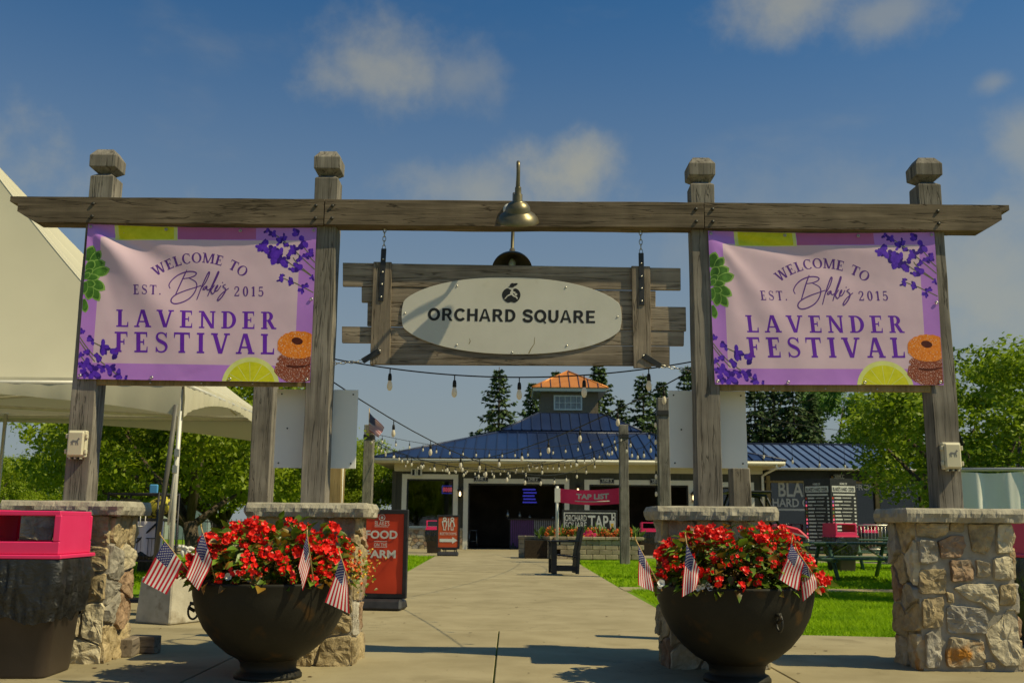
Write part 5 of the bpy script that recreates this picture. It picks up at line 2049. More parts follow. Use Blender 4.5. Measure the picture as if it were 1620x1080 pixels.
for i in range(4):
    MB().tube([c2[i] + Vector((0, 0, 0.03)), c2[(i+1) % 4] + Vector((0, 0, 0.03))], 0.06, 8).build('ridge_flashing', M['seam'], roof)

# cupola
CW = 1.40
CZ = at(898, 620, YC - CW).z
cup = MB().span((XC - CW, YC - CW, ZT - 0.35), (XC + CW, YC + CW, CZ)).build('cupola', M['shingle'], house)
rng = random.Random(3)
for r_ in range(7):               # shingle courses on the front of the cupola
    zz = ZT - 0.15 + r_*0.19
    x = XC - CW
    while x < XC + CW - 0.05:
        w_ = min(rng.uniform(0.16, 0.30), XC + CW - x)
        if zz + 0.19 < CZ:
            MB().span((x + 0.004, YC - CW - 0.022 - rng.uniform(0, 0.008), zz), (x + w_ - 0.004, YC - CW - 0.0005, zz + 0.185)).build('shingle', M['shingle'], cup)
        x += w_
ca, cb = at(876, 625, YC - CW - 0.03), at(921, 649, YC - CW - 0.03)
wf = MB()
yy = YC - CW - 0.04
for a, b in (((ca.x, cb.z), (ca.x + 0.07, ca.z)), ((cb.x - 0.07, cb.z), (cb.x, ca.z)), ((ca.x + 0.07, ca.z - 0.07), (cb.x - 0.07, ca.z)), ((ca.x + 0.07, cb.z), (cb.x - 0.07, cb.z + 0.07))):
    wf.span((a[0], yy - 0.04, a[1]), (b[0], yy + 0.03, b[1]))
cw_ = wf.build('window', M['white_paint'], cup)
nx = 5
for i in range(1, nx):
    x = ca.x + (cb.x - ca.x)*i/nx
    MB().span((x - 0.016, yy - 0.03, cb.z + 0.07), (x + 0.016, yy + 0.001, ca.z - 0.07)).build('glazing_bar', M['white_paint'], cup)
MB().span((ca.x + 0.07, yy - 0.028, (ca.z + cb.z)/2 - 0.016), (cb.x - 0.07, yy + 0.0005, (ca.z + cb.z)/2 + 0.016)).build('glazing_bar', M['white_paint'], cup)
M['sky_pane'] = mat('cupola_glass', (0.12, 0.14, 0.15), (0.3, 0.33, 0.34), 4, 0.15, 0.6)
for i in range(nx):
    for j in range(2):
        xa = ca.x + (cb.x - ca.x)*i/nx + 0.018
        xb = ca.x + (cb.x - ca.x)*(i + 1)/nx - 0.018
        za, zb = (cb.z + 0.05, (ca.z + cb.z)/2 - 0.017) if j == 0 else ((ca.z + cb.z)/2 + 0.017, ca.z - 0.05)
        MB().span((xa, yy + 0.004, za), (xb, yy + 0.012, zb)).build('pane', M['sky_pane'], cup)
CE = CW + 0.38
MB().span((XC - CE, YC - CE, CZ + 0.0005), (XC + CE, YC + CE, CZ + 0.15)).build('cupola_cornice', M['trim'], cup)
cc = corners(CE + 0.06, CZ + 0.152)
ap = Vector((XC, YC, at(898, 588, YC).z))
for i in range(4):
    a, b = cc[i], cc[(i+1) % 4]
    roof_face(a, b, ap + Vector((0.001, 0, 0)), ap, 0.46 if i == 0 else 0.9, M['roof_copper'], cup, 0.035)
    MB().tube([a + Vector((0, 0, 0.02)), ap + Vector((0, 0, 0.03))], 0.05, 8).build('copper_hip_cap', M['roof_copper'], cup)
MB().add([p - Vector((0, 0, 0.0)) for p in cc], [(3, 2, 1, 0)]).build('copper_soffit', M['trim'], cup)

# house number 11
t = thing('house_number', 'white house number 11 in block numerals above the left window', 'number', (W(658, 752).x, BY - 0.2, W(658, 752).z))
for i, px in enumerate((655, 664)):
    a, b = W(px - 4, 741), W(px + 4, 753)
    k = MB().span((a.x, BY - 0.16, b.z), (b.x, BY - 0.10, a.z)).build('backing', M['white_print'], t)
    put_text(fit_text('1', a.x + 0.05, b.x - 0.07, b.z + 0.04, a.z - b.z - 0.08, 0.03), (0, BY - 0.161, 0), (1, 0, 0), (0, 0, 1), 0.002, 'numeral', M['black_vinyl'], k)

# small LINE signs over the openings
for i, (px, py, s) in enumerate(((761, 757, 'LINE 1'), (843, 758, 'LINE 2'), (960, 760, 'LINE 3'), (1039, 761, 'LINE 4'))):
    a, b = W(px - 11, py - 4), W(px + 11, py + 5)
    t = thing('line_sign', 'small black sign reading %s, %s' % (s, ['on the frame of the first opening, left end', 'on the frame of the first opening, right end', 'at the left of the second opening', 'at the right of the second opening, beside the pole'][i]), 'sign', (a.x, BY - 0.2, b.z), 0, 'queue signs over the openings')
    MB().span((a.x, BY - 0.10, b.z), (b.x, BY - 0.055, a.z)).build('panel', M['black_paint'], t, 0.004)
    bd = MB()
    for q in ((a.x + 0.02, a.z - 0.04, b.x - 0.02, a.z - 0.02), (a.x + 0.02, b.z + 0.02, b.x - 0.02, b.z + 0.04)):
        bd.span((q[0], BY - 0.102, q[1]), (q[2], BY - 0.1003, q[3]))
    bd.build('border_line', M['white_print'], t)
    put_text(fit_text(s, a.x + 0.1, b.x - 0.1, b.z + 0.075, 0.11, 0.02), (0, BY - 0.101, 0), (1, 0, 0), (0, 0, 1), 0.002, 'lettering', M['white_print'], t)


def lantern(px, py, label, Y=BY):
    p = W(px, py, Y)
    t = thing('wall_lantern', label, 'lantern', (p.x, Y - 0.02, p.z - 0.2), 0, 'wall lanterns on the tap house')
    MB().span((p.x - 0.06, Y - 0.045, p.z - 0.12), (p.x + 0.06, Y - 0.0195, p.z + 0.22)).build('back_plate', M['iron'], t)
    yb = Y - 0.16
    MB().lathe([(0.0, 0.30), (0.05, 0.24), (0.13, 0.16), (0.135, 0.14), (0.0, 0.14)], (p.x, yb, p.z), 6, smooth=False).build('cap', M['iron'], t)
    cg = MB()
    for a in range(4):
        q = R(45 + 90*a)
        cg.cyl((p.x + 0.10*math.cos(q), yb + 0.10*math.sin(q), p.z + 0.14), (p.x + 0.07*math.cos(q), yb + 0.07*math.sin(q), p.z - 0.14), 0.012, n=6)
    cg.span((p.x - 0.08, yb - 0.08, p.z - 0.17), (p.x + 0.08, yb + 0.08, p.z - 0.14))
    cg.build('cage', M['iron'], t)
    MB().lathe([(0, -0.10), (0.03, -0.08), (0.04, 0), (0.025, 0.08), (0, 0.1)], (p.x, yb, p.z), 10).build('bulb', M['lamp_glow'], t)


lantern(728, 781, 'black wall lantern with lit bulb left of the first opening')
lantern(1096, 787, 'black wall lantern with lit bulb right of the second opening')
lantern(914, 776, 'black wall lantern between the two wide openings')

# ================================================================ the cider house on the right
CY = 46.0
cid = thing('cider_house', 'long low cider house with pale blue seamed roof behind the picnic tables', 'building', (W(1300, 860, CY).x, CY, 0))
cx0, cx1 = W(1196, 800, CY).x, W(1196, 800, CY).x + 17
ce = at(1320, 741, CY - 0.8).z
ct_ = at(1290, 704, CY + 4.2).z
cw = MB()
cw.span((cx0, CY, 0), (cx1, CY + 0.2, 0.55))
cw.span((cx0, CY, ce - 0.55), (cx1, CY + 0.2, ce))
cw.span((cx0, CY + 8.0, 0), (cx1, CY + 8.2, ce))
cw.span((cx0, CY + 0.2, 0), (cx0 + 0.2, CY + 8.0, ce))
cw.span((cx1 - 0.2, CY + 0.2, 0), (cx1, CY + 8.0, ce))
cw.build('wall', M['black_paint'], cid)
MB().span((cx0 + 0.2, CY + 1.2, 0), (cx1 - 0.2, CY + 1.3, ce)).build('interior_room', M['black_paint'], cid)
posts = [1213, 1362, 1392, 1333]
for px in (1198, 1216, 1320, 1388, 1460, 1540):
    x = W(px, 800, CY).x
    MB().span((x - 0.09, CY - 0.08, 0), (x + 0.09, CY - 0.003, ce - 0.3)).build('timber_pier', M['tan_wood_z'], cid)
MB().span((cx0, CY - 0.06, ce - 0.62), (cx1, CY - 0.002, ce - 0.52)).build('timber_rail', M['tan_wood_z'], cid)
xs = [W(p, 800, CY).x for p in (1218, 1318, 1322, 1386, 1390, 1458, 1462, 1538)]
for i in range(0, 8, 2):
    gl = MB().span((xs[i] + 0.1, CY + 0.05, 0.56), (xs[i+1] - 0.1, CY + 0.06, ce - 0.56)).build('window_pane', M['glass'], cid)


def win_text(s, xa, ya, xb, yb, bold=0.02, m='dim_print'):
    a, b = W(xa, ya, CY), W(xb, yb, CY)
    put_text(fit_text(s, a.x, b.x, b.z, a.z - b.z, bold), (0, CY + 0.02, 0), (1, 0, 0), (0, 0, 1), 0.002, 'window_lettering', M[m], cid)


win_text("BLAKE'S", 1231, 762, 1312, 786, 0.02)
win_text('HARD CIDER', 1222, 788, 1314, 802, 0.02)
MB().span((W(1228, 800, CY).x, CY + 0.04, W(1228, 807, CY).z), (W(1300, 800, CY).x, CY + 0.043, W(1228, 804, CY).z)).build('window_lettering', M['dim_print'], cid)
win_text('FROM', 1352, 766, 1386, 775, 0.02)
win_text('OUR', 1394, 767, 1430, 776, 0.02)
win_text('SINCE', 1400, 780, 1440, 785, 0.02)
for i, (px, s) in enumerate(((1327, 'LINE 1'), (1378, 'LINE 2'), (1420, 'LINE 3'))):
    a, b = W(px - 9, 750 + i*0.7, CY - 0.3), W(px + 9, 757 + i*0.7, CY - 0.3)
    t = thing('line_sign', 'small black sign reading %s under the cider house eave, %s' % (s, ['above the menu boards', 'between the two timber piers', 'against the tree branches'][i]), 'sign', (a.x, CY - 0.3, b.z), 0, 'queue signs over the openings')
    MB().span((a.x, CY - 0.32, b.z), (b.x, CY - 0.29, a.z)).build('panel', M['black_paint'], t, 0.004)
    bd = MB()
    for q in ((a.x + 0.015, a.z - 0.03, b.x - 0.015, a.z - 0.015), (a.x + 0.015, b.z + 0.015, b.x - 0.015, b.z + 0.03)):
        bd.span((q[0], CY - 0.322, q[1]), (q[2], CY - 0.3203, q[3]))
    bd.build('border_line', M['white_print'], t)
    put_text(fit_text(s, a.x + 0.08, b.x - 0.08, b.z + 0.06, a.z - b.z - 0.12, 0.02), (0, CY - 0.321, 0), (1, 0, 0), (0, 0, 1), 0.002, 'lettering', M['white_print'], t)
    MB().span((a.x + 0.1, CY - 0.31, a.z), (a.x + 0.12, CY - 0.3, ce - 0.01)).build('hanger', M['iron'], t)
rc = MB()
ry0, ry1 = CY - 0.8, CY + 4.2
xl_ = cx0 - 1.2
rc.add([(xl_, ry0, ce - 0.02), (cx1 + 0.5, ry0, ce - 0.02), (cx1 + 0.5, ry1, ct_ - 0.02), (xl_, ry1, ct_ - 0.02), (xl_, ry1 + 5, ce - 0.02), (cx1 + 0.5, ry1 + 5, ce - 0.02)],
       [(0, 1, 2, 3), (3, 2, 5, 4), (0, 4, 5, 1)])
r2 = rc.build('roof', M['seam'], cid)
roof_face((xl_, ry0, ce), (cx1 + 0.5, ry0, ce), (cx1 + 0.5, ry1, ct_), (xl_, ry1, ct_), 0.44, M['roof_blue2'], r2, 0.06)
MB().span((xl_, ry1 - 0.12, ct_ - 0.01), (cx1 + 0.5, ry1 + 0.12, ct_ + 0.09)).build('ridge_cap', M['seam'], r2)
MB().tube([(cx0 - 0.6, ry0 - 0.06, ce - 0.03), (cx1 + 0.5, ry0 - 0.06, ce - 0.03)], 0.05, 8).build('gutter', M['trim'], cid)

# ================================================================ cast-iron bowls, flowers, flags
M['cast_iron'] = mat('cast_iron_bowl', (0.012, 0.0112, 0.0086), (0.023, 0.021, 0.0155), 3.0, 0.56, 0.2, 0.0, bump=0.35, bscale=45, bdist=0.004,
                     spots=((0.06, 0.032, 0.010), 4.5, 0.60, 0.74), rvar=0.12)
M['soil'] = mat('potting_soil', (0.02, 0.013, 0.008), (0.05, 0.035, 0.022), 40, 0.95, bump=0.8, bscale=90)
BOWL = [(0.0, 0.10), (0.10, 0.095), (0.205, 0.125), (0.295, 0.175), (0.385, 0.250), (0.468, 0.352), (0.525, 0.465), (0.553, 0.575), (0.560, 0.655), (0.566, 0.668), (0.556, 0.678), (0.545, 0.668),
        (0.543, 0.60)]
FOOT = [(0.0, 0.140), (0.215, 0.140), (0.212, 0.125), (0.20, 0.112), (0.195, 0.066), (0.205, 0.054), (0.226, 0.046), (0.232, 0.032), (0.238, 0.028), (0.238, 0.004), (0.0, 0.004)]


def make_bowl(c, label, ring_az):
    t = thing('planter_bowl', label, 'planter', (c.x, c.y, 0), 0, 'cast-iron planter bowls')
    MB().lathe(BOWL, (c.x, c.y, 0), 72).build('bowl', M['cast_iron'], t)
    MB().lathe(FOOT, (c.x, c.y, 0), 48).build('foot', M['cast_iron'], t)
    MB().lathe([(0.0, 0.625), (0.3, 0.632), (0.544, 0.605)], (c.x, c.y, 0), 40).build('soil', M['soil'], t)
    for az in ring_az:
        d = Vector((math.cos(az), math.sin(az), 0))
        s = Vector((-d.y, d.x, 0))
        lug = c + d*0.545 + Vector((0, 0, 0.50))
        lg = MB().tube([lug - d*0.02, lug + d*0.035 + Vector((0, 0, 0.01)), lug + d*0.045 + Vector((0, 0, -0.02)), lug + d*0.0 + Vector((0, 0, -0.045))], 0.013, 8).build('lug', M['cast_iron'], t)
        k = lug + d*0.010 + Vector((0, 0, -0.045))
        MB().tube([k + (d*math.cos(a)*0.036) + Vector((0, 0, math.sin(a)*0.055)) + s*0.008 for a in [q*math.pi/10 for q in range(20)]], 0.008, 8, closed=True).build('ring_handle', M['iron'], lg)
    return t


BL_, BR_ = gr(424, 1074), gr(1167, 1080)
BL_.y, BR_.y = 7.42, 7.42
BL_ = Vector((at(431, 925, 7.42).x, 7.42, 0))
BR_ = Vector((at(1162, 935, 7.42).x, 7.42, 0))
make_bowl(BL_, 'dark cast-iron footed bowl of flowers left of the walk', (R(182), R(75)))
make_bowl(BR_, 'dark cast-iron footed bowl of flowers right of the walk', (R(-72), R(100)))

# ---- begonias
M['beg_leaf'] = mat('begonia_leaf', (0.065, 0.14, 0.010), (0.20, 0.31, 0.025), 9, 0.42, 0.45, rand=0.35, trans=0.28, spots=((0.13, 0.040, 0.012), 6.0, 0.54, 0.68))
M['beg_bronze'] = mat('begonia_bronze_leaf', (0.21, 0.08, 0.010), (0.31, 0.19, 0.022), 9, 0.42, 0.45, rand=0.35, trans=0.25, spots=((0.06, 0.11, 0.015), 6.0, 0.5, 0.62))
M['beg_red'] = mat('begonia_petal', (0.68, 0.006, 0.004), (0.84, 0.020, 0.008), 20, 0.42, 0.35, rand=0.16, trans=0.22)
M['beg_stem'] = mat('begonia_stem', (0.12, 0.10, 0.03), (0.22, 0.12, 0.05), 12, 0.6)
M['petal_white'] = mat('white_petal', (0.72, 0.72, 0.68), (0.8, 0.8, 0.78), 10, 0.5, 0.3, trans=0.2)
M['petal_yellow'] = mat('yellow_petal', (0.75, 0.42, 0.03), (0.8, 0.55, 0.10), 14, 0.5, 0.3, rand=0.15, trans=0.2)
M['petal_coral'] = mat('coral_petal', (0.66, 0.10, 0.03), (0.75, 0.2, 0.05), 14, 0.5, 0.3, rand=0.15, trans=0.2)


def leaf_mesh(name, L, W_, cup, m, seed):
    """lopsided pointed leaf with a folded midrib"""
    rng = random.Random(seed)
    st = [(0.0, 0.10), (0.12, 0.62), (0.32, 1.0), (0.55, 0.92), (0.78, 0.55), (1.0, 0.0)]
    vs, fs = [], []
    for s, w in st:
        z = -cup*L*s*s
        lw, rw = w*W_*rng.uniform(0.9, 1.1)*0.5, w*W_*rng.uniform(0.8, 1.05)*0.5
        vs += [(s*L, lw, z + lw*0.35), (s*L, 0, z), (s*L, -rw, z + rw*0.35)]
    for k in range(len(st) - 1):
        a = k*3
        fs += [(a, a+3, a+4, a+1), (a+1, a+4, a+5, a+2)]
    return MB().add(vs, fs, 0, True).mesh(name, m)


def blossom_mesh(name, r, n, m, seed, petals=6):
    """cluster of small cupped double flowers"""
    rng = random.Random(seed)
    mb = MB()
    for k in range(n):
        d = Vector((rng.gauss(0, 1), rng.gauss(0, 1), rng.gauss(0.1, 0.8))).normalized()*r*rng.uniform(0.25, 0.95)
        rad = r*rng.uniform(0.34, 0.5)
        up_ = (d + Vector((rng.uniform(-.4, .4)*r, -r*0.8, rng.uniform(0, .5)*r))).normalized()
        a = up_.orthogonal().normalized()
        b = up_.cross(a)
        for q in range(5):
            an = 2*math.pi*q/5 + k
            dd = a*math.cos(an) + b*math.sin(an)
            ss = a*-math.sin(an) + b*math.cos(an)
            base = d
            mid = base + dd*rad*0.62 + up_*rad*rng.uniform(0.15, 0.4)
            tip = base + dd*rad + up_*rad*rng.uniform(0.2, 0.75)
            mb.add([base - up_*rad*0.1, mid + ss*rad*0.45, tip + ss*rad*0.16, tip - ss*rad*0.16, mid - ss*rad*0.45], [(0, 4, 3, 2, 1)], 0, False)
    return mb.mesh(name, m)


LEAF = [leaf_mesh('leaf', 0.085, 0.062, 0.35, M['beg_leaf'], 1), leaf_mesh('leaf', 0.07, 0.055, 0.5, M['beg_leaf'], 2), leaf_mesh('leaf', 0.095, 0.06, 0.25, M['beg_leaf'], 3),
        leaf_mesh('leaf', 0.08, 0.06, 0.4, M['beg_bronze'], 4), leaf_mesh('leaf', 0.065, 0.05, 0.5, M['beg_bronze'], 5)]
BLOS = [blossom_mesh('blossom', 0.030 + 0.006*i, 4 + i, M['beg_red'], 20 + i) for i in range(5)]


def orient(o, p, d, up_=None, roll=0.0, s=1.0):
    d = d.normalized()
    z = (up_ or Vector((0, 0, 1)))
    y = z.cross(d)
    if y.length < 1e-3:
        y = Vector((0, 1, 0))
    y.normalize()
    z = d.cross(y)
    m_ = Matrix((d, y, z)).transposed() @ Matrix.Rotation(roll, 3, 'X')
    o.matrix_local = Matrix.Translation(p) @ m_.to_4x4() @ Matrix.Scale(s, 4)


def begonia(c, label, seed, nleaf=296, nblos=250, extra=1100):
    rng = random.Random(seed)
    t = thing('begonia_plants', label, 'flowers', (c.x, c.y, 0.62), 0, 'red begonias in the bowls')
    o0 = org(t)
    RX, RY, RZ = 0.55, 0.54, 0.44

    def surf(ph, th, k):
        # uneven mound outline
        b = 1.0 + 0.16*fractal((math.cos(ph)*1.3, math.sin(ph)*1.3, th*1.4), 1.6, seed)
        ct = math.cos(th)**0.62
        return Vector((RX*math.cos(ph)*ct*k*b, RY*math.sin(ph)*ct*k*b, 0.02 + RZ*0.95*math.sin(th)*k*b))

    st = MB()
    for k in range(46):
        ph, th = rng.uniform(0, 6.28), math.asin(rng.uniform(0.05, 0.95))
        p = surf(ph, th, rng.uniform(0.8, 1.0)) + o0
        b = Vector((c.x + 0.3*rng.uniform(-1, 1), c.y + 0.3*rng.uniform(-1, 1), 0.62))
        st.tube([b, b*0.45 + p*0.55 + Vector((0, 0, 0.05)), p], 0.004, 4)
    stuff(st.build('stems', M['beg_stem'], t))
    # inner leaf mass
    vs, fs, mi = [], [], []
    src = [(np.array([v.co[:] for v in m_.vertices]), [tuple(p.vertices) for p in m_.polygons], 0 if i < 3 else 1) for i, m_ in enumerate(LEAF)]
    mb = MB()
    for k in range(extra):
        ph, th = rng.uniform(0, 6.28), math.asin(rng.uniform(0.0, 1.0)**0.9)
        p = surf(ph, th, rng.uniform(0.45, 0.93))
        d = (p.normalized() + Vector((rng.gauss(0, .5), rng.gauss(0, .5), rng.gauss(-.1, .5)))).normalized()
        y = Vector((0, 0, 1)).cross(d).normalized()
        z = d.cross(y)
        a, f, m_i = src[rng.randrange(len(src))]
        m_ = np.array(Matrix((d, y, z)).transposed() @ Matrix.Rotation(rng.uniform(-1, 1), 3, 'X'))
        q = a @ m_.T*rng.uniform(0.7, 1.15) + np.array(p)
        mb.add([tuple(r_) for r_ in q], f, m_i, True)
    stuff(mb.build('inner_foliage', [M['beg_leaf'], M['beg_bronze']], t, local=True))
    for k in range(nleaf):
        ph = rng.uniform(math.pi*0.95, math.pi*2.05) if rng.random() < 0.75 else rng.uniform(0, 6.28)
        th = math.asin(rng.uniform(0.0, 1.0)**0.9)
        p = surf(ph, th, rng.uniform(0.9, 1.06))
        o = link('leaf', rng.choice(LEAF[:3] + LEAF[:2] + LEAF[3:]), t)
        d = p.normalized() + Vector((rng.gauss(0, .45), rng.gauss(0, .45), rng.gauss(-0.15, .4)))
        orient(o, p, d, None, rng.uniform(-0.8, 0.8), rng.uniform(0.75, 1.25))
    for k in range(nblos):
        ph = rng.uniform(math.pi*0.92, math.pi*2.08) if rng.random() < 0.8 else rng.uniform(0, 6.28)
        th = math.asin(min(1.0, rng.uniform(0.02, 1.0)**0.75))
        if fractal((math.cos(ph)*math.cos(th), math.sin(ph)*math.cos(th), math.sin(th)), 3.2, seed + 5) < -0.12 and rng.random() < 0.7:
            continue
        p = surf(ph, th, rng.uniform(0.98, 1.10))
        o = link('blossom', rng.choice(BLOS), t)
        o.matrix_local = Matrix.Translation(p) @ Matrix.Rotation(rng.uniform(-0.7, 0.7), 4, 'Z') @ Matrix.Rotation(rng.uniform(-0.5, 0.4), 4, 'X') @ Matrix.Scale(rng.uniform(0.75, 1.3), 4)
    return t


begonia(BL_, 'mound of scarlet begonias with bronze-green leaves in the left bowl', 5)
begonia(BR_, 'mound of scarlet begonias with bronze-green leaves in the right bowl', 17, 285, 225)


def small_flowers(name, label, pts, me, leafm, seed, sc=1.0, nl=40):
    rng = random.Random(seed)
    c = sum(pts, Vector())/len(pts)
    t = thing(name, label, 'flowers', c)
    for p in pts:
        o = link('blossom', me[rng.randrange(len(me))], t)
        o.matrix_local = Matrix.Translation(p - c) @ Matrix.Rotation(rng.uniform(-0.6, 0.6), 4, 'Z') @ Matrix.Rotation(rng.uniform(-0.4, 0.4), 4, 'X') @ Matrix.Scale(rng.uniform(0.8, 1.2)*sc, 4)
    for k in range(nl):
        p = rng.choice(pts) + Vector((rng.gauss(0, .03), rng.uniform(0.005, 0.06), rng.gauss(-.02, .03)))
        o = link('leaf', leafm, t)
        orient(o, p - c, Vector((rng.gauss(0, 1), -0.5, rng.gauss(0.2, .6))), None, rng.uniform(-1, 1), rng.uniform(0.4, 0.7))
    return t


def trumpet(name, r, m):
    mb = MB()
    n = 10
    vs = [(0, 0.02, 0)]
    for k in range(n):
        a = 2*math.pi*k/n
        rr = r*(1.0 if k % 2 else 0.86)
        vs.append((rr*0.45*math.cos(a), 0.002, rr*0.45*math.sin(a)))
    for k in range(n):
        a = 2*math.pi*k/n
        rr = r*(1.0 if k % 2 else 0.86)
        vs.append((rr*math.cos(a), -0.008, rr*math.sin(a)))
    fs = [(0, 1 + k, 1 + (k+1) % n) for k in range(n)] + [(1 + k, 1 + n + k, 1 + n + (k+1) % n, 1 + (k+1) % n) for k in range(n)]
    return mb.add(vs, fs, 0, True).mesh(name, m)


PET = [trumpet('blossom', 0.024, M['petal_white']), trumpet('blossom', 0.020, M['petal_white'])]
STAR = [blossom_mesh('blossom', 0.022, 3, M['petal_yellow'], 61), blossom_mesh('blossom', 0.02, 3, M['petal_coral'], 62), blossom_mesh('blossom', 0.018, 2, M['petal_yellow'], 63)]
gl_ = leaf_mesh('leaf', 0.06, 0.035, 0.3, M['beg_leaf'], 9)
small_flowers('petunia', 'white petunias spilling over the front rim of the left bowl', [at(x, y, 6.93) for x, y in
              ((361, 912), (372, 905), (377, 906), (384, 912), (392, 906), (397, 905), (396, 915), (402, 917), (410, 911), (405, 910))], PET, gl_, 3, 1.0, 30)
rng = random.Random(71)
small_flowers('alstroemeria', 'yellow and coral star flowers at the right rim of the left bowl',
              [at(rng.gauss(570, 16), rng.gauss(896, 14), 7.05 + rng.uniform(-0.06, 0.12)) for _ in range(70)], STAR, gl_, 4, 1.0, 60)
small_flowers('petunia', 'few white petunias low at the front of the right bowl', [at(x, y, 6.93) for x, y in ((1104, 929), (1111, 927), (1119, 926), (1123, 930), (1046, 922), (1044, 927))], PET, gl_, 5, 1.0, 16)

# ---- small stick flags
M['flag_red'] = mat('flag_red', (0.50, 0.015, 0.03), (0.58, 0.025, 0.045), 8, 0.6, 0.2, trans=0.25)
M['flag_white'] = mat('flag_white', (0.74, 0.70, 0.68), (0.8, 0.77, 0.75), 8, 0.6, 0.2, trans=0.25)
M['flag_blue'] = mat('flag_blue', (0.022, 0.024, 0.115), (0.035, 0.036, 0.15), 8, 0.6, 0.2, trans=0.15)
M['stick'] = mat('flag_stick', (0.40, 0.26, 0.10), (0.5, 0.34, 0.15), 12, 0.6)
M['gold'] = mat('gold_tip', (0.5, 0.33, 0.06), None, 12, 0.4, 0.5, 0.6)


def make_flag(label, HT, HB, FB, FT, stick, wave=0.012, ph=0.0, group='small stick flags in the bowls', r=0.0045, tip=True):
    """cloth between hoist (HT..HB) and fly (FT..FB)"""
    t = thing('flag', label, 'flag', stick[-1], 0, group)
    nrm = (HB - HT).cross(FT - HT).normalized()
    if nrm.y > 0:
        nrm = -nrm
    NR, NC = 13, 20

    def S(a, b, lift=0.0):      # a along hoist 0..1, b along fly 0..1
        p = HT*((1-a)*(1-b)) + HB*(a*(1-b)) + FB*(a*b) + FT*((1-a)*b)
        w = wave*math.sin(b*4.6 + a*3.0 + ph)*min(1, b*3) + wave*0.6*math.sin(a*7 + ph*1.7)*b
        return p + nrm*(w + lift)
    vs = [S(i/NR, j/NC) for i in range(NR + 1) for j in range(NC + 1)]
    mb = MB()
    mb.v = [tuple(v) for v in vs]
    for i in range(NR):
        for j in range(NC):
            mb.f.append((i*(NC+1) + j, i*(NC+1) + j + 1, (i+1)*(NC+1) + j + 1, (i+1)*(NC+1) + j))
            mb.m.append(2 if (i < 7 and j < 8) else (0 if i % 2 == 0 else 1))
            mb.s.append(True)
    cl = mb.build('cloth', [M['flag_red'], M['flag_white'], M['flag_blue']], t)
    sm = MB()
    for i in range(9):
        for j in range(11):
            if (i + j) % 2 == 0:
                a0, b0 = (i + 1)/10*7/13, (j + 1)/12*0.4
                for sd in (1, -1):
                    pts = []
                    for k in range(10):
                        rr = (0.024 if k % 2 == 0 else 0.011)
                        an = math.pi*k/5
                        pts.append(S(a0 + rr*math.cos(an), b0 + rr*0.62*math.sin(an), 0.0006*sd))
                    sm.add(pts, [tuple(range(10))])
    stuff(sm.build('stars', M['flag_white'], cl))
    MB().tube(stick, r, 6).build('stick', M['stick'], t)
    if tip:
        e = Vector(stick[0])
        MB().lathe([(0, 0.02), (0.004, 0.012), (0.006, 0.0), (0.004, -0.006), (0, -0.006)], e, 8).build('tip', M['gold'], t)
    return t


FL = [((260.6, 855.5), (289.5, 891.6), (264, 940), (224.5, 919.5), (253, 845), (325, 936), 'leftmost small flag, flying out beyond the left bowl', 6.95, 0.006, 0.3),
      ((320.7, 842), (336, 889), (315, 934), (294, 911), (318, 832), (342, 922), 'second small flag from the left, over the left rim of the left bowl', 6.92, 0.016, 1.2),
      ((485.6, 845), (491, 896), (479, 934), (472, 896), (486, 836), (497, 925), 'narrow, nearly edge-on small flag in the middle of the left bowl', 6.90, 0.008, 2.0),
      ((539.5, 881), (550, 920), (553, 970), (514, 952), (536, 870), (556, 932), 'small flag hanging low over the right rim of the left bowl', 6.93, 0.010, 2.6),
      ((1010, 862), (1029, 899), (1034, 936), (1010, 925), (1005, 852), (1047, 934), 'leftmost small flag of the right bowl, hanging outside its rim', 6.98, 0.012, 0.8),
      ((1086, 859), (1108, 903), (1101, 931), (1079, 944), (1084, 845), (1112, 935), 'small flag hanging in front of the right bowl, left of its middle', 6.90, 0.016, 1.7),
      ((1252, 859), (1272, 892), (1262, 934), (1232, 915), (1254, 848), (1245, 936), 'upper of the two crossed small flags on the right bowl', 6.92, 0.012, 0.2),
      ((1264, 876), (1290, 912), (1295, 928), (1270, 951), (1258, 864), (1297, 924), 'lower of the two crossed small flags on the right bowl', 6.98, 0.010, 2.9)]
for ht, hb, fb, ft, s0, s1, lab, Y, wv, ph in FL:
    make_flag(lab, at(*ht, Y), at(*hb, Y - 0.01), at(*fb, Y - 0.03), at(*ft, Y - 0.04), [at(*s0, Y + 0.004), at(*ht, Y + 0.004), at(*s1, Y + 0.05)], wv, ph)

# ================================================================ waste bins
M['pink_plastic'] = mat('pink_plastic', (0.66, 0.022, 0.12), (0.72, 0.035, 0.15), 4, 0.38, 0.4, bump=0.04, bscale=200)
M['bin_brown'] = mat('dark_brown_plastic', (0.040, 0.029, 0.023), (0.055, 0.041, 0.033), 5, 0.5, 0.4, bump=0.08, bscale=120)
M['bag_black'] = mat('black_bin_liner', (0.012, 0.012, 0.012), (0.022, 0.022, 0.022), 5, 0.17, 0.6, bump=0.8, bscale=5.5, bdist=0.06)


def rr_ring(s, z, n=40, r=0.12):
    """rounded-square ring of half size s"""
    out = []
    for k in range(n):
        a = 2*math.pi*(k + 0.5)/n
        ca, sa = math.cos(a), math.sin(a)
        q = 12.0
        d = (abs(ca)**q + abs(sa)**q)**(-1/q)
        out.append((s*d*ca, s*d*sa, z))
    return out


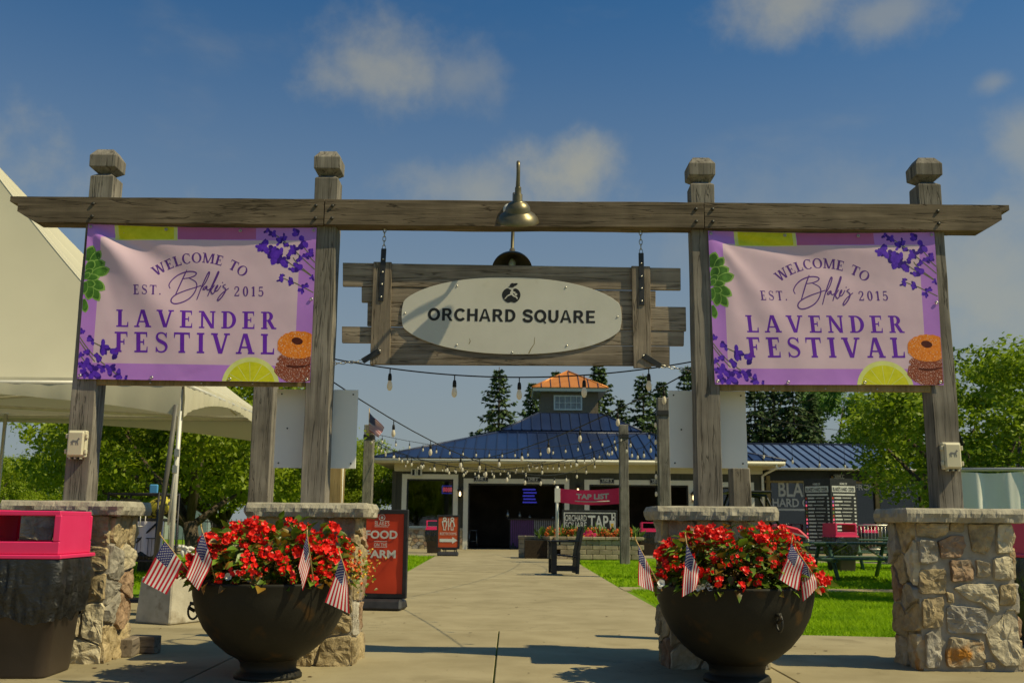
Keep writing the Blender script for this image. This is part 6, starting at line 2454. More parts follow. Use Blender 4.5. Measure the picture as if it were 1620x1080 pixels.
def make_bin(label, loc, rotz):
    t = thing('waste_bin', label, 'waste bin', loc, rotz, 'pink-topped waste bins')
    n = 48
    mb = MB()
    prof = [(0.235, 0.0), (0.24, 0.004), (0.245, 0.02), (0.30, 0.76), (0.315, 0.765), (0.315, 0.80), (0.29, 0.80)]
    vs = []
    for s, z in prof:
        vs += rr_ring(s, z, n)
    fs = [(i*n + j, i*n + (j+1) % n, (i+1)*n + (j+1) % n, (i+1)*n + j) for i in range(len(prof)-1) for j in range(n)]
    fs.append(tuple(reversed(range(n))))
    mb.add(vs, fs, 0, True)
    mb.build('bin_body', M['bin_brown'], t, local=True)
    # liner folded over the rim, creased, with a ragged hem
    rng = random.Random(7)
    m2, rows = 120, 16
    vs = []
    for i in range(rows + 1):
        f = i/rows
        for k in range(m2):
            a = 2*math.pi*(k + 0.5)/m2
            ca, sa = math.cos(a), math.sin(a)
            d = (abs(ca)**12 + abs(sa)**12)**(-1/12)
            hem = 0.40 + 0.05*fractal((ca, sa, 0), 1.3, 3) + 0.012*fractal((ca, sa, 0), 9, 4)
            z = 0.812 - f*(0.812 - hem)
            body = 0.245 + (0.30 - 0.245)*(z - 0.02)/0.74
            loose = 0.016 + 0.020*math.sin(math.pi*min(1, f*1.05))
            w = fractal((ca*2.6, sa*2.6, z*0.9), 3.2, 6)*0.026 + abs(fractal((ca*3, sa*3, z*1.2 + ca), 5.0, 9))*0.024
            s = max(body + 0.004, body + loose + w*(0.4 + f))
            if i == 0:
                s = 0.322
            vs.append((s*d*ca, s*d*sa, z))
    fs = [(i*m2 + j, (i+1)*m2 + j, (i+1)*m2 + (j+1) % m2, i*m2 + (j+1) % m2) for i in range(rows) for j in range(m2)]
    MB().add(vs, fs, 0, True).build('liner', M['bag_black'], t, local=True)
    # hood: rim, sills, two solid sides, top; open front and back
    hd = MB()
    s, z0, z1 = 0.325, 0.815, 1.15
    hd.span((-s, -s, z0), (s, s, z0 + 0.03))
    k = 0.295
    hd.span((-k, -k, z0 + 0.0305), (k, -k + 0.02, z0 + 0.12))
    hd.span((-k, k - 0.02, z0 + 0.0305), (k, k, z0 + 0.12))
    for sx in (-1, 1):
        vs = [(sx*k, -k, z0 + 0.03), (sx*k, k, z0 + 0.03), (sx*(k - 0.012), k - 0.01, z1 - 0.0005), (sx*(k - 0.012), -k + 0.01, z1 - 0.0005)]
        vs += [(x - sx*0.03, y, z) for x, y, z in vs]
        hd.add(vs, [(0, 1, 2, 3) if sx > 0 else (3, 2, 1, 0), (7, 6, 5, 4) if sx > 0 else (4, 5, 6, 7), (0, 3, 7, 4), (1, 5, 6, 2), (3, 2, 6, 7), (0, 4, 5, 1)])
        for sy in (-1, 1):
            hd.span((sx*k - (0.05 if sx > 0 else -0.0), sy*k - (0.02 if sy > 0 else 0), z0 + 0.1205), (sx*k + (0.0 if sx > 0 else 0.05), sy*k + (0.0 if sy > 0 else 0.02), z1 - 0.03))
    hd.span((-k + 0.01, -k + 0.005, z1 - 0.035), (k - 0.01, k - 0.005, z1))
    hd.build('hood', M['pink_plastic'], t, 0.006, local=True)
    st = MB()
    for i in range(3):
        st.span((-0.272, 0.20, 1.02 - i*0.03), (-0.262, 0.235, 1.035 - i*0.03))
    st.build('sticker', M['white_print'], t, local=True)
    return t


b0 = at(76, 1075, 7.22)
bin0 = make_bin('dark bin with pink hood and crumpled black liner, closest at the left edge', (b0.x - 0.29, 7.46, 0.004), R(2))


def on_ground(px, Y):
    return Vector((at(px, 850, Y).x, Y, 0.004))


dup(bin0, on_ground(687, 36.5), R(4), 'pink-hooded bin standing behind the restroom sign')
dup(bin0, on_ground(1027, 36.0), R(-2), 'pink-hooded bin beside the brick planter, by the pole')
dup(bin0, on_ground(1329, 25.0), R(14), 'pink-hooded bin behind the green picnic table')
dup(bin0, on_ground(1372, 41.0), R(8), 'pink-hooded bin behind the metal crowd barrier')
dup(bin0, on_ground(1652, 9.7), R(0), 'bin with pink hood peeking out behind the right-hand pier')

# ================================================================ signs on the walk
M['sign_red'] = mat('red_sign_print', (0.56, 0.042, 0.016), (0.66, 0.065, 0.025), 1.6, 0.42, 0.35)
M['sign_rust'] = mat('rust_red_sign_print', (0.46, 0.065, 0.02), (0.52, 0.085, 0.028), 2, 0.5)
M['rubber'] = mat('black_rubber', (0.012, 0.012, 0.016), (0.028, 0.028, 0.034), 8, 0.55, 0.35)
M['banner_pink'] = mat('pink_banner_cloth', (0.76, 0.028, 0.11), (0.84, 0.045, 0.14), 3, 0.6, trans=0.2)


def loc_text(body, x0, x1, z0, hgt, y, m, parent, bold=0.02, name='lettering', space=1.0):
    """text in the parent's own frame, facing -y"""
    vs, fs = fit_text(body, x0, x1, z0, hgt, bold, space)
    mb = MB().add([(x, y, z) for x, z in vs], fs)
    return mb.build(name, m, parent, local=True)


def bars(name, rects, y, m, parent):
    mb = MB()
    for x0, z0, x1, z1 in rects:
        mb.add([(x0, y, z0), (x1, y, z0), (x1, y, z1), (x0, y, z1)], [(0, 1, 2, 3)])
    return mb.build(name, m, parent, local=True)


def ring_poly(mb, cx, cz, r0, r1, y, n=28, a0=0, a1=360):
    vs, fs = [], []
    for k in range(n + 1):
        a = R(a0 + (a1 - a0)*k/n)
        vs += [(cx + r0*math.cos(a), y, cz + r0*math.sin(a)), (cx + r1*math.cos(a), y, cz + r1*math.sin(a))]
    for k in range(n):
        fs.append((2*k, 2*k+1, 2*k+3, 2*k+2))
    mb.add(vs, fs)


def swing_sign(label, loc, rotz, w, h0, h1, pm):
    """poster frame on two springs over a rubber water base"""
    t = thing('sidewalk_sign', label, 'sign', loc, rotz)
    b = MB()
    n = 20
    b.box((0, 0, 0.07), (w*0.94, 0.42, 0.13), taper=(0.96, 0.72))
    b.build('base', M['rubber'], t, 0.03, local=True)
    for sx in (-0.13, -0.07, 0.07 + w*0.2, 0.13 + w*0.2):
        MB().cyl((sx, 0, 0.13), (sx, 0, h0 + 0.01), 0.016, n=8).build('spring_leg', M['iron'], t, local=True)
    f = 0.055
    fr = MB()
    fr.span((-w/2, -0.03, h0), (w/2, 0.03, h0 + f))
    fr.span((-w/2, -0.03, h1 - f), (w/2, 0.03, h1))
    fr.span((-w/2, -0.03, h0 + f), (-w/2 + f, 0.03, h1 - f))
    fr.span((w/2 - f, -0.03, h0 + f), (w/2, 0.03, h1 - f))
    fr.prism([(-w*0.3, 0), (w*0.42, 0), (w*0.36, -0.035), (-w*0.24, -0.035)], (0, 0.025, h0), (1, 0, 0), (0, 0, 1), 0.05)
    fr.build('frame', M['rubber'], t, 0.006, local=True)
    # poster, slightly cockled
    NU, NV = 14, 20
    vs = [(-w/2 + f + (w - 2*f)*i/NU, -0.014 - 0.004*fractal((i*0.3, j*0.2, 0), 1.3, 2), h0 + f + (h1 - h0 - 2*f)*j/NV) for j in range(NV + 1) for i in range(NU + 1)]
    fs = [(j*(NU+1) + i, j*(NU+1) + i + 1, (j+1)*(NU+1) + i + 1, (j+1)*(NU+1) + i) for j in range(NV) for i in range(NU)]
    po = MB().add(vs, fs, 0, True).build('poster', pm, t, local=True)
    return t, po


p = gr(601, 962)
YF = 13.0
k121 = 1575/(YF*0.984)
cx = at(604, 900, YF)
zz = lambda py: at(601, py, YF).z
ft, po = swing_sign('red sidewalk sign reading FOOD ON THE FARM beside the left flower bowl', (cx.x, YF, 0.004), R(-7), 0.66, zz(946), zz(806), M['sign_red'])
PXM = 121.5


def fx(px):
    return (px - 600)/PXM


loc_text('FOOD', fx(573), fx(624), zz(852), zz(839) - zz(852), -0.022, M['white_print'], po, 0.035)
loc_text('FARM', fx(574), fx(622), zz(882.5), zz(870) - zz(882.5), -0.022, M['white_print'], po, 0.035)
loc_text('ON THE', fx(587), fx(608), zz(864), zz(859) - zz(864), -0.022, M['white_print'], po, 0.012)
loc_text("BLAKE'S", fx(587.5), fx(610.5), zz(831.5), zz(824) - zz(831.5), -0.022, M['white_print'], po, 0.0)
bars('rule', [(fx(587), zz(833.4), fx(609), zz(832.6))], -0.022, M['white_print'], po)
bars('rule', [(fx(587), zz(857), fx(608), zz(856))], -0.022, M['white_print'], po)
bars('rule', [(fx(587), zz(865.6), fx(608), zz(864.8))], -0.022, M['white_print'], po)
mb = MB()
ring_poly(mb, fx(598.5), zz(818.5), 0.034, 0.042, -0.0222)
ring_poly(mb, fx(598.5), zz(818.5), 0.0, 0.018, -0.0222)
mb.build('round_emblem', M['white_print'], po, local=True)

YR = 33.6
cx = at(709, 850, YR)
zr = lambda py: at(709, py, YR).z
rt, po = swing_sign('red restroom sign with two figures and an arrow on the walk', (cx.x, YR, 0.004), R(2), 0.76, zr(868), zr(814.5), M['sign_rust'])
rx = lambda px: (px - 709.5)/47.6
loc_text('RESTROOMS', rx(696.5), rx(722.5), zr(846), zr(842) - zr(846), -0.022, M['white_print'], po, 0.0)
for k, cxp in enumerate((703.6, 715.5)):
    mb = MB()
    ring_poly(mb, rx(cxp), zr(821), 0.030, 0.062, -0.0222, 16)
    x, z0, z1 = rx(cxp), zr(838.5), zr(824)
    w1 = 0.095
    top, mid = (w1, 0.06) if k == 0 else (0.055, 0.10)
    out = [(x - top, z1), (x + top, z1), (x + mid, (z0 + z1)/2 - 0.03), (x + 0.045, (z0 + z1)/2 - 0.03), (x + 0.045, z0), (x - 0.045, z0), (x - 0.045, (z0 + z1)/2 - 0.03), (x - mid, (z0 + z1)/2 - 0.03)]
    n_ = len(out)
    inn = [(x + (a - x)*0.55, (z0 + z1)/2 + (b - (z0 + z1)/2)*0.80) for a, b in out]
    for i in range(n_):
        j = (i + 1) % n_
        mb.add([(out[i][0], -0.0222, out[i][1]), (out[j][0], -0.0222, out[j][1]), (inn[j][0], -0.0222, inn[j][1]), (inn[i][0], -0.0222, inn[i][1])], [(0, 1, 2, 3)])
    mb.build('figure_symbol', M['white_print'], po, local=True)
bars('divider', [(rx(709), zr(838.5), rx(710.3), zr(819.5))], -0.022, M['white_print'], po)
ar = MB()
za, zb, zc_ = zr(857), zr(852), zr(854.5)
ar.add([(rx(696), -0.0222, za), (rx(716), -0.0222, za), (rx(716), -0.0222, zr(859.5)), (rx(724), -0.0222, zc_), (rx(716), -0.0222, zr(849)), (rx(716), -0.0222, zb), (rx(696), -0.0222, zb)], [tuple(range(7))])
ar.build('arrow', M['white_print'], po, local=True)

# ================================================================ string-light poles and posts
def pole(px, pyt, Y, w, label, z0=0.0, m='wood_z', name='timber_pole'):
    x = at(px, pyt, Y).x
    zt = at(px, pyt, Y).z
    n = 8
    vs, fs = [], []
    for k in range(n + 1):
        z = z0 + (zt - z0)*k/n
        for sx, sy in ((-1, -1), (1, -1), (1, 1), (-1, 1)):
            j = fractal((sx*3 + px, sy*5, z), 1.3, 2)*0.008
            vs.append((x + sx*(w/2 + j), Y + sy*(w/2 + j), z))
    for k in range(n):
        for j in range(4):
            fs.append((k*4 + j, k*4 + (j+1) % 4, (k+1)*4 + (j+1) % 4, (k+1)*4 + j))
    fs += [(3, 2, 1, 0), tuple(n*4 + j for j in range(4))]
    t = thing(name, label, 'pole', (x, Y, z0))
    MB().add(vs, fs).build('shaft', M[m], t, 0.012)
    return t, Vector((x, Y, zt))


PL_, pL = pole(585, 672, 26, 0.25, 'timber light pole with a small flag, left of the tap house')
PR_, pR = pole(986, 672, 28, 0.25, 'timber light pole standing in the grass before the brick planter')
PM_, pM = pole(1048, 630, 21, 0.24, 'timber light pole with a dark band behind the inner right pier')
pole(422, 600, 11.6, 0.24, 'grey timber post behind the inner left pier, left of the white board')
pole(530, 738, 9.6, 0.17, 'tan timber post under the left white board', 0, 'tan_wood_z')
pole(1169, 740, 9.8, 0.18, 'grey timber post under the right white board')
for t_, p_ in ((PL_, pL), (PR_, pR), (PM_, pM)):
    MB().box((p_.x, p_.y, p_.z - 0.32), (0.275, 0.275, 0.12)).build('iron_band', M['iron'], t_, 0.01)
# conduit beside the tan post
x = at(540.5, 760, 9.55).x
tag(MB().tube([(x, 9.55, 0.0), (x, 9.55, 2.0)], 0.014, 8).build('conduit', M['white_paint']), 'thin white conduit pipe beside the tan post', 'pipe')
# flag on the left pole
HT, FTp = at(584.5, 652, 25.8), at(604, 682, 25.7)
make_flag('faded flag on a short staff atop the left light pole', at(584.5, 652, 25.8), at(583.5, 681, 25.8), at(601, 692, 25.6), at(608, 676, 25.6), [at(584.3, 646, 25.82), at(583.6, 690, 25.82)], 0.04, 1.0, None, 0.012)

# ================================================================ string lights
M['cable'] = mat('black_cable', (0.010, 0.010, 0.010), (0.018, 0.018, 0.018), 10, 0.6)
M['bulb_glass'] = mat('frosted_bulb', (0.5, 0.46, 0.36), None, 10, 0.25, 0.5, emit=((1.0, 0.80, 0.50), 0.05))
sock_me = MB().lathe([(0.0, 0.0), (0.012, 0.0), (0.016, -0.02), (0.017, -0.055), (0.013, -0.06), (0.0, -0.06)], n=10).mesh('socket', M['cable'])
bulb_me = MB().lathe([(0.011, -0.058), (0.018, -0.075), (0.024, -0.10), (0.022, -0.125), (0.012, -0.142), (0.0, -0.147)], n=12).mesh('bulb', M['bulb_glass'])


def strand(label, A, B, sag, n, drop=0.05, r=0.006, ends=(0.06, 0.94), sc=1.0):
    t = thing('string_light', label, 'string lights', A, 0, 'festoon lights over the walk')
    A, B = Vector(A), Vector(B)

    def P(u):
        return A + (B - A)*u - Vector((0, 0, sag*4*u*(1 - u)))
    MB().tube([P(k/28) for k in range(29)], r, 5).build('cable', M['cable'], t)
    for k in range(n):
        u = ends[0] + (ends[1] - ends[0])*k/max(1, n - 1)
        p = P(u) - A
        MB().tube([P(u), P(u) - Vector((0, 0, drop))], r*0.8, 4, False).build('drop_wire', M['cable'], t)
        s = link('socket', sock_me, t)
        s.location = p - Vector((0, 0, drop - 0.005))
        s.scale = (sc,)*3
        b = link('bulb', bulb_me, s)
    return t


gl0, gr0 = at(520, 566, GY + 0.11), at(1095, 572, GY + 0.11)
strand('string of bulbs sagging between the two inner gate posts', gl0, gr0, 0.15, 5, 0.05, 0.006, (0.17, 0.88))
strand('string of bulbs from the inner left post to the pole in the grass', at(521, 600, GY + 0.11), pR - Vector((0, 0.1, 0.2)), 1.0, 17, 0.05, 0.006, (0.02, 0.97), 0.85)
strand('string of bulbs from the inner right post to the left light pole', at(1094, 586, GY + 0.11), pL - Vector((0, 0.1, 0.25)), 0.75, 17, 0.05, 0.006, (0.03, 0.97), 0.85)
strand('string of bulbs running level between the left pole and the grass pole', pL - Vector((0, 0.14, 0.2)), pR - Vector((0, 0.14, 0.25)), 0.45, 19, 0.07, 0.007, (0.05, 0.96), 1.0)
strand('string of bulbs from the left pole towards the banded pole', pL - Vector((0, -0.1, 0.35)), pM - Vector((0, 0.1, 0.5)), 0.9, 18, 0.07, 0.007, (0.05, 0.96), 1.0)
strand('string of bulbs from the left pole to the tap house eave', pL - Vector((0, -0.14, 0.45)), Vector((XC - 1.4, YC - HW - 0.15, EZ + 0.08)), 0.5, 18, 0.07, 0.007, (0.06, 0.97), 1.05)
strand('string of bulbs from the grass pole to the tap house eave', pR - Vector((0, -0.14, 0.4)), Vector((XC - 2.2, YC - HW - 0.15, EZ + 0.08)), 0.35, 15, 0.07, 0.007, (0.05, 0.97), 1.05)
strand('string of bulbs along the left half of the tap house eave', Vector((XC - HW + 1.0, YC - HW - 0.16, EZ + 0.05)), Vector((XC - 1.4, YC - HW - 0.16, EZ + 0.05)), 0.25, 12, 0.07, 0.007, (0.05, 0.97), 1.1)
strand('string of bulbs between the banded pole and the grass pole', pM - Vector((0, 0, 0.5)), pR - Vector((0, 0, 0.4)), 0.4, 6, 0.1, 0.007, (0.1, 0.9), 1.2)
strand('pale string of bulbs behind the right white board over the cider house', at(1100, 628, 24), at(1420, 680, 30), 0.3, 7, 0.9, 0.007, (0.15, 0.95), 1.2)
# tangle of bulbs hanging on the banded pole
strand('string of bulbs hanging down the banded pole', pM - Vector((0.16, 0.02, 0.3)), pM - Vector((0.17, 0.03, 2.3)), 0.0, 6, 0.05, 0.007, (0.05, 0.95), 1.2)

# ================================================================ brick planter with its signs and flowers
YP = 31.6
pa, pb = at(876, 855, YP).x, at(1017, 855, YP).x
M['block'] = mat('planter_block', (0.25, 0.205, 0.145), (0.43, 0.355, 0.255), 5, 0.92, 0.15, rand=0.22, bump=0.4, bscale=30)
pt = thing('block_planter', 'low planter wall of tan concrete blocks before the tap house', 'planter', ((pa + pb)/2, YP, 0))
blk = MB().box((0, 0, 0), (0.388, 0.2, 0.143)).mesh('block', M['block'], None, 0.012)
capm = MB().box((0, 0, 0), (0.388, 0.26, 0.09)).mesh('cap_block', M['block'], None, 0.012)
ztop = at(940, 852, YP).z
rows = 4
for r_ in range(rows):
    x = pa + (0.2 if r_ % 2 else 0.0)
    while x < pb - 0.2:
        o = link('block', blk, pt)
        o.location = Vector((x + 0.2, YP, 0.075 + r_*0.148)) - org(pt)
        x += 0.4
    for q in range(4):            # left return wall, turned back
        o = link('block', blk, pt)
        d = Vector((-0.62, 0.78, 0)).normalized()
        o.location = Vector((pa - 0.02, YP + 0.05, 0.075 + r_*0.148)) + d*(0.2 + q*0.4) - org(pt)
        o.rotation_euler = (0, 0, math.atan2(d.y, d.x))
x = pa
while x < pb - 0.1:
    o = link('cap_block', capm, pt)
    o.location = Vector((x + 0.2, YP - 0.02, 0.075 + rows*0.148 - 0.025)) - org(pt)
    x += 0.4
for q in range(4):
    o = link('cap_block', capm, pt)
    o.location = Vector((pa - 0.02, YP + 0.05, 0.05 + rows*0.148 + 0.002)) + d*(0.2 + q*0.4) - org(pt)
    o.rotation_euler = (0, 0, math.atan2(d.y, d.x))
MB().span((pa - 0.9, YP + 0.11, 0.0), (pb, YP + 1.3, rows*0.148 - 0.03)).build('soil', M['soil'], pt)
M['bed_green'] = mat('bedding_leaf', (0.045, 0.10, 0.010), (0.13, 0.20, 0.02), 9, 0.55, 0.3, rand=0.3, trans=0.3)
M['bed_orange'] = mat('marigold_petal', (0.55, 0.09, 0.02), (0.62, 0.17, 0.03), 12, 0.6, rand=0.3, trans=0.2)
big_leaf = leaf_mesh('leaf', 0.20, 0.05, 0.5, M['bed_green'], 31)
mari = [blossom_mesh('blossom', 0.055, 6, M['bed_orange'], 80), blossom_mesh('blossom', 0.05, 5, M['petal_coral'], 81), blossom_mesh('blossom', 0.06, 4, M['petal_yellow'], 82)]
bed = thing('bedding_plants', 'orange and green bedding flowers filling the block planter', 'flowers', ((pa + pb)/2, YP + 0.4, 0.5))
rng = random.Random(90)
for k in range(230):
    x = rng.uniform(pa - 0.5, pb - 0.05)
    e = 0.5 + 0.5*min(1.0, min(abs(x - pa + 0.5), abs(pb - x))/0.5)
    y = YP + rng.uniform(0.1, 0.6)
    o = link('leaf', big_leaf, bed)
    orient(o, Vector((x, y, 0.55 + rng.uniform(0.0, 0.20))) - org(bed), Vector((rng.gauss(0, .5), rng.gauss(-.3, .4), rng.uniform(.5, 1.3))), Vector((0.3, -1, 0.1)), rng.uniform(-1, 1), rng.uniform(1.0, 2.0))
for k in range(230):
    x = rng.uniform(pa - 0.25, pb - 0.3)
    o = link('blossom', mari[0 if rng.random() < 0.65 else rng.randrange(3)], bed)
    o.matrix_local = Matrix.Translation(Vector((x, YP + rng.uniform(0.05, 0.5), 0.62 + rng.uniform(0.0, 0.30))) - org(bed)) @ Matrix.Scale(rng.uniform(0.8, 1.4), 4)
x = at(932, 846, YP - 0.05).x
tag(MB().prism([(-0.24, -0.2), (0.24, -0.2), (0.24, 0.10), (0.12, 0.10), (0.10, 0.17), (0.0, 0.2), (-0.10, 0.17), (-0.12, 0.10), (-0.24, 0.10)], (x, YP + 0.12, 0.70), (1, 0, 0), (0, 0, 1), 0.04).build('pink_bag', M['pink_plastic'], None, 0.01),
    'small bright pink bag among the flowers of the block planter', 'bag')
# ORCHARD SQUARE TAP board
YT = YP + 0.75
a, b = at(889, 806, YT), at(977, 842, YT)
t = thing('tap_sign', 'black board reading ORCHARD SQUARE TAP with a beer glass behind the flowers', 'sign', ((a.x + b.x)/2, YT, 0.5))
MB().span((a.x, YT, b.z - 0.1), (b.x, YT + 0.06, a.z)).build('board', M['black_paint'], t, 0.01)
for x in (a.x + 0.2, b.x - 0.2):
    MB().span((x - 0.05, YT + 0.061, 0.45), (x + 0.05, YT + 0.14, a.z - 0.1)).build('post', M['black_paint'], t)
bd = MB()
ia, ib = at(892, 810, YT), at(974, 845, YT)
for q in ((ia.x, ia.z - 0.03, ib.x, ia.z), (ia.x, ib.z, ia.x + 0.03, ia.z - 0.03), (ib.x - 0.03, ib.z, ib.x, ia.z - 0.03)):
    bd.add([(q[0], YT - 0.002, q[1]), (q[2], YT - 0.002, q[1]), (q[2], YT - 0.002, q[3]), (q[0], YT - 0.002, q[3])], [(0, 1, 2, 3)])
bd.build('border_line', M['white_print'], t)


def tt(s, x0, y0, x1, y1, bold, m='white_print'):
    p, q = at(x0, y0, YT), at(x1, y1, YT)
    put_text(fit_text(s, p.x, q.x, q.z, p.z - q.z, bold), (0, YT - 0.001, 0), (1, 0, 0), (0, 0, 1), 0.002, 'lettering', M[m], t)


tt('ORCHARD', 894, 814, 928, 824, 0.01)
tt('SQUARE', 894, 825, 928, 835, 0.01)
tt('TAP', 931, 815, 962.5, 835.5, 0.015)
p, q = at(931, 815, YT), at(963, 835.5, YT)
sf = MB()
for x0, x1, zr_ in ((930, 942, 0), (934.5, 939.5, 1), (941, 946, 1), (949.5, 954, 1), (954.5, 959, 1)):
    u0, u1 = at(x0, 820, YT).x, at(x1, 820, YT).x
    z = q.z if zr_ else p.z - 0.05
    sf.add([(u0, YT - 0.0032, z), (u1, YT - 0.0032, z), (u1, YT - 0.0032, z + 0.05), (u0, YT - 0.0032, z + 0.05)], [(0, 1, 2, 3)])
stuff(sf.build('letter_serifs', M['white_print'], t))
gx_, gz_ = at(968.5, 835.5, YT), at(968.5, 823, YT)
gs = MB()
gs.prism([(-0.06, 0), (0.06, 0), (0.09, gz_.z - gx_.z), (-0.09, gz_.z - gx_.z)], (gx_.x, YT - 0.002, gx_.z), (1, 0, 0), (0, 0, 1), 0)
gs.build('glass_symbol', M['white_print'], t)
MB().prism([(-0.035, 0.03), (0.035, 0.03), (0.05, 0.16), (-0.05, 0.16)], (gx_.x, YT - 0.0035, gx_.z), (1, 0, 0), (0, 0, 1), 0).build('beer_symbol', M['petal_yellow'], t)
tp = MB()
tp.prism([(-0.02, 0), (0.02, 0), (0.02, 0.22), (-0.02, 0.22)], (gx_.x, YT - 0.002, gz_.z + 0.01), (1, 0, 0), (0, 0, 1), 0)
tp.prism([(0.021, 0.07), (0.10, 0.07), (0.10, 0.12), (0.021, 0.12)], (gx_.x, YT - 0.002, gz_.z + 0.01), (1, 0, 0), (0, 0, 1), 0)
tp.build('tap_symbol', M['white_print'], t)
# TAP LIST banner between a white pole and the timber pole
YL = 29.2
a, b, c, d_ = at(883, 772, YL), at(984, 771, YL - 0.9), at(984, 796, YL - 0.9), at(883, 794, YL)
t = thing('tap_list_banner', 'long pink banner reading TAP LIST on a white pole', 'banner', (a.x, YL, 0.0))
NU = 24


def SB(u, v):
    p = a*((1-u)*(1-v)) + b*(u*(1-v)) + c*(u*v) + d_*((1-u)*v)
    return p + Vector((0, 0.04*math.sin(u*8), -0.06*math.sin(math.pi*u)))


vs = [SB(i/NU, j/4) for j in range(5) for i in range(NU + 1)]
MB().add(vs, [(j*(NU+1) + i, (j+1)*(NU+1) + i, (j+1)*(NU+1) + i + 1, j*(NU+1) + i + 1) for j in range(4) for i in range(NU)], 0, True).build('cloth', M['banner_pink'], t)
tv, tf = fit_text('TAP LIST', 0.29, 0.80, 0.62, -0.35, 0.04)
tv = [(x, y) for x, y in tv]
MB().add([SB(x, y) - Vector((0, 0.012, 0)) for x, y in tv], [tuple(reversed(f)) for f in tf]).build('lettering', M['white_print'], t)
MB().tube([SB(0.27 + 0.54*k/16, 0.78) - Vector((0, 0.012, 0)) for k in range(17)], 0.014, 4).build('small_print_line', M['white_print'], t)
MB().tube([(a.x - 0.03, YL, 0.5), (a.x - 0.03, YL, a.z + 0.06)], 0.045, 10).build('white_pole', M['white_paint'], t)
MB().span((a.x - 0.10, YL - 0.05, d_.z), (a.x + 0.06, YL - 0.045, a.z)).build('sleeve', M['white_paint'], t)

# ================================================================ black chair, seen from the side
YK = 22.0
cpos = at(894, 905, YK)
t = thing('garden_chair', 'black slatted garden chair facing left on the edge of the walk', 'chair', (cpos.x, YK, 0.004), R(4))
M['poly_black'] = mat('black_poly_lumber', (0.014, 0.014, 0.016), (0.03, 0.03, 0.032), 10, 0.5, 0.35, bump=0.1)
for sy in (-1, 1):
    y = sy*0.27
    MB().box((-0.27, y, 0.36), (0.12, 0.05, 0.66)).build('front_leg', M['poly_black'], t, 0.008, local=True)
    MB().box((0.24, y, 0.26), (0.08, 0.05, 0.46), rot=Matrix.Rotation(R(4), 3, 'Y')).build('rear_leg', M['poly_black'], t, 0.008, local=True)
    MB().box((-0.04, y, 0.71), (0.62, 0.12, 0.035)).build('arm_rest', M['poly_black'], t, 0.008, local=True)
    MB().box((0.0, y, 0.14), (0.42, 0.04, 0.10)).build('stretcher', M['poly_black'], t, 0.006, local=True)
for i in range(5):
    MB().box((-0.24 + i*0.11, 0, 0.43 - i*0.012), (0.10, 0.49, 0.03)).build('seat_slat', M['poly_black'], t, 0.006, local=True)
MB().box((-0.30, 0, 0.38), (0.03, 0.49, 0.09)).build('seat_front', M['poly_black'], t, 0.006, local=True)
for i in range(5):
    MB().box((0.27, -0.20 + i*0.10, 0.72), (0.03, 0.09, 0.62), rot=Matrix.Rotation(R(12), 3, 'Y')).build('back_slat', M['poly_black'], t, 0.006, local=True)
for sy in (-1, 1):
    MB().box((0.29, sy*0.27, 0.68), (0.06, 0.05, 0.70), rot=Matrix.Rotation(R(12), 3, 'Y')).build('back_post', M['poly_black'], t, 0.006, local=True)
MB().box((0.335, 0, 0.97), (0.05, 0.55, 0.09), rot=Matrix.Rotation(R(12), 3, 'Y')).build('top_rail', M['poly_black'], t, 0.006, local=True)

# ================================================================ picnic tables
M['green_paint'] = mat('green_coated_plank', (0.045, 0.095, 0.062), (0.065, 0.125, 0.085), 5, 0.42, 0.4, bump=0.1)


def picnic(label, loc, rotz):
    t = thing('picnic_table', label, 'table', loc, rotz, 'green picnic tables')
    for i in range(5):
        MB().box((0, -0.30 + i*0.15, 0.735), (2.1, 0.14, 0.04)).build('top_plank', M['green_paint'], t, 0.006, local=True)
    for sy in (-1, 1):
        for j in range(2):
            MB().box((0, sy*(0.66 + j*0.14), 0.43), (2.1, 0.13, 0.04)).build('seat_plank', M['green_paint'], t, 0.006, local=True)
    for sx in (-1, 1):
        x = sx*0.70
        MB().box((x, 0, 0.69), (0.05, 0.74, 0.045)).build('top_bearer', M['green_paint'], t, local=True)
        MB().box((x, 0, 0.385), (0.05, 1.66, 0.045)).build('seat_bearer', M['green_paint'], t, local=True)
        for sy in (-1, 1):
            MB().tube([(x + 0.05, sy*0.28, 0.70), (x + 0.05, sy*0.74, 0.0)], 0.045, 8).build('leg', M['green_paint'], t, local=True)
        MB().tube([(x, 0, 0.38), (sx*0.15, 0, 0.70)], 0.022, 6).build('brace', M['steel'], t, local=True)
    return t


pc0 = picnic('nearest green picnic table on the grass left of the right-hand pier', Vector((at(1352, 880, 21.4).x, 21.4, 0.0)), R(3))
pcn = dup(pc0, Vector((at(1392, 870, 26.5).x, 26.5, 0)), R(-4), 'second green picnic table behind the nearest one')
dup(pc0, Vector((at(1450, 870, 31.0).x, 31.0, 0.004)), R(2), 'farthest green picnic table on the slab near the barrier')

